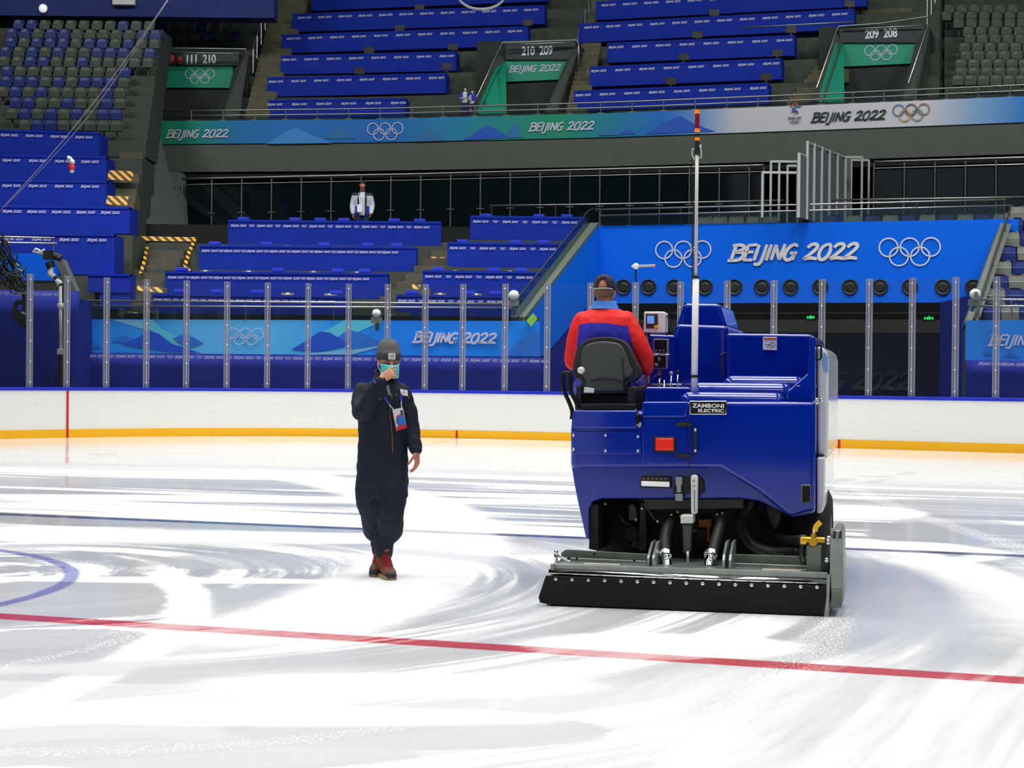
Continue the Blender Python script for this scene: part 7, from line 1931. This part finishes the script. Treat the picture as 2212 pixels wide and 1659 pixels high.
m = MB(); pb_ = [DP((.080 * math.cos(a), .0 + .100 * math.sin(a), .02)) for a in [math.pi + lerp(.35, math.pi - .35, k / 10) for k in range(11)]]; pf_ = [DP((.066 * math.cos(a), -.055 + .115 * math.sin(a), .008)) for a in [math.pi + lerp(.35, math.pi - .35, k / 10) for k in range(11)]]
m.add(pb_ + pf_, [(i, i + 1, 12 + i, 11 + i) for i in range(10)]); o = m.build('cap_peak', cap_m, cap_o, world=True, smooth=True); s_ = o.modifiers.new('t', 'SOLIDIFY'); s_.thickness = .005
hr = MB(); hr.ball(DP((0, .030, .012)), (.0765, .078, .066), 0, 18, 10, Rd); fuse(hr, 'short_hair', mat('grey_brown_hair', (112, 88, 70), .8, noise=.2, nscale=60), drv, .006, 2)

# ---------------------------------------------- the three far away figures in the stand
def far_person(px, yhead, Y, zfloor, label, hgt, jacket_pick, jmats, yaw=0.0, trousers=(22, 34, 92), faced=(196, 130, 104), mask=False, arms='down'):
    c0 = P(px, yhead, Y); zt = c0.z; L = zt - zfloor
    r = thing('person', label, 'person', (c0.x, Y, zfloor))
    S = L / 1.75; O = Vector((c0.x, Y, zfloor)); R_ = Matrix.Rotation(yaw, 3, 'Z')
    q = lambda x, y, z: O + R_ @ Vector((x * S, y * S, z * S))
    hc2 = q(0, 0, 1.64); bd = MB(); R2 = head(bd, hc2, yaw, .1, S)
    limb(bd, [q(0, .02, 1.56), q(0, .03, 1.42)], [.055 * S, .06 * S])
    loft_sections(bd, [(q(0, .02, .9), .15 * S, .10 * S, yaw), (q(0, .02, 1.15), .14 * S, .10 * S, yaw), (q(0, .02, 1.4), .16 * S, .09 * S, yaw), (q(0, .03, 1.46), .07 * S, .06 * S, yaw)])
    if arms == 'down': A = {-1: ((-.20, .02, 1.38), (-.26, .03, 1.12), (-.24, -.06, .88)), 1: ((.20, .02, 1.38), (.26, .03, 1.12), (.23, -.08, .90))}
    else: A = {-1: ((-.20, .02, 1.38), (-.27, .02, 1.12), (-.10, -.22, 1.08)), 1: ((.20, .02, 1.38), (.27, .02, 1.12), (.12, -.22, 1.10))}
    for k in (-1, 1):
        limb(bd, [q(*p) for p in A[k]], [.05 * S, .04 * S, .03 * S]); w_ = q(*A[k][2]); d_ = (w_ - q(*A[k][1])).normalized()
        hand(bd, w_, d_, R_ @ Vector((-k, 0, 0)), R_ @ Vector((0, -1, .2)), (.4, .4, .45, .5), S)
        limb(bd, [q(k * .09, .02, .9), q(k * .1, 0, .48), q(k * .1, .03, .06), q(k * .1, -.1, .04)], [.08 * S, .055 * S, .045 * S, .04 * S])
    fuse(bd, 'body', mat('skin_%d_%d' % faced[:2], faced, .5), r, .011, 2)
    jk = MB(); loft_sections(jk, [(q(0, .02, .84), .19 * S, .14 * S, yaw), (q(0, .02, 1.1), .185 * S, .14 * S, yaw), (q(0, .02, 1.32), .20 * S, .135 * S, yaw), (q(0, .02, 1.42), .15 * S, .10 * S, yaw), (q(0, .03, 1.50), .075 * S, .07 * S, yaw)])
    for k in (-1, 1): limb(jk, [q(*p) for p in A[k]], [.075 * S, .066 * S, .05 * S])
    inv = R_.inverted()
    fuse(jk, 'jacket', jmats, r, .018, 3, .006, 8, lambda c, n: jacket_pick((inv @ (c - O)) / S))
    tr = MB()
    for k in (-1, 1): limb(tr, [q(k * .09, .02, .9), q(k * .1, 0, .48), q(k * .1, .03, .08)], [.11 * S, .085 * S, .075 * S])
    fuse(tr, 'trousers', mat('far_trousers_%d' % trousers[2], trousers, .8), r, .02, 3)
    hr = MB(); hr.ball(hc2 + R2 @ Vector((0, .016 * S, .062 * S)), (.083 * S, .104 * S, .074 * S), 0, 16, 10, R2); fuse(hr, 'hair', eye_d, r, .012, 1)
    if mask:
        m = MB(); m.ball(hc2 + R2 @ Vector((0, -.055 * S, -.045 * S)), (.064 * S, .06 * S, .05 * S), 0, 14, 8, R2); m.build('face_mask', white_p, r, world=True, smooth=True)
    return r, q
pale_j = mat('jacket_pale_grey', (196, 202, 206), .7); blue_j = mat('jacket_royal_blue', (26, 52, 170), .7); dark_j = mat('jacket_dark', (26, 30, 40), .7)
def pk1(p):
    if p.z > 1.36 and abs(p.x) > .06: return 2
    if abs(p.x) < .07 and p.z < 1.45: return 0
    if abs(p.x) < .12: return 2
    return 0 if p.z > 1.10 - .2 * (abs(p.x) > .19) else 1
zper = LOWZ[3] - .02 + .04
r_, q_2 = far_person(783, 391, 54.55, LOWZ[3], 'person in pale and blue jacket with white face-high badge standing behind the top press desk', 1.75, pk1, [pale_j, blue_j, dark_j], .05, faced=(206, 120, 90))
r_['label'] = 'person in pale and blue jacket standing alone behind the top press desk'
m = MB(); c = q_2(-.05, -.19, 1.02); m.box((c.x - .09, c.y - .01, c.z - .12), (c.x + .06, c.y + .01, c.z + .12)); m.build('white_badge', mat('badge_glow_white', (245, 245, 245), .4), r_, world=True, bevel=.02)
m = MB(); m.ribbon([q_2(-.09, -.17, 1.42), q_2(-.05, -.2, 1.1)], .02, (0, -1, 0)); m.build('lanyard', white_p, r_, world=True)
def pk2(p): return 0 if abs(p.x) < .13 and p.x < .1 else (1 if p.z > 1.12 else 0)
def pk3(p): return 0 if p.x < -.02 and p.z < 1.42 - .0 * p.x else (1 if p.z > 1.05 else 0)
ZW = UZ[0] - .02
far_person(1005, 188, Yup(1005) + 1.0, ZW, 'person in white mask standing before the 210 209 doorway, taller of the pair', 1.7, pk2, [pale_j, blue_j], .1, mask=True, faced=(190, 150, 130), arms='front')
far_person(1021, 194, Yup(1021) + .85, ZW, 'person in royal blue jacket turned sideways before the 210 209 doorway, shorter of the pair', 1.6, pk3, [pale_j, blue_j], -.6, mask=True, faced=(200, 150, 126), arms='front')
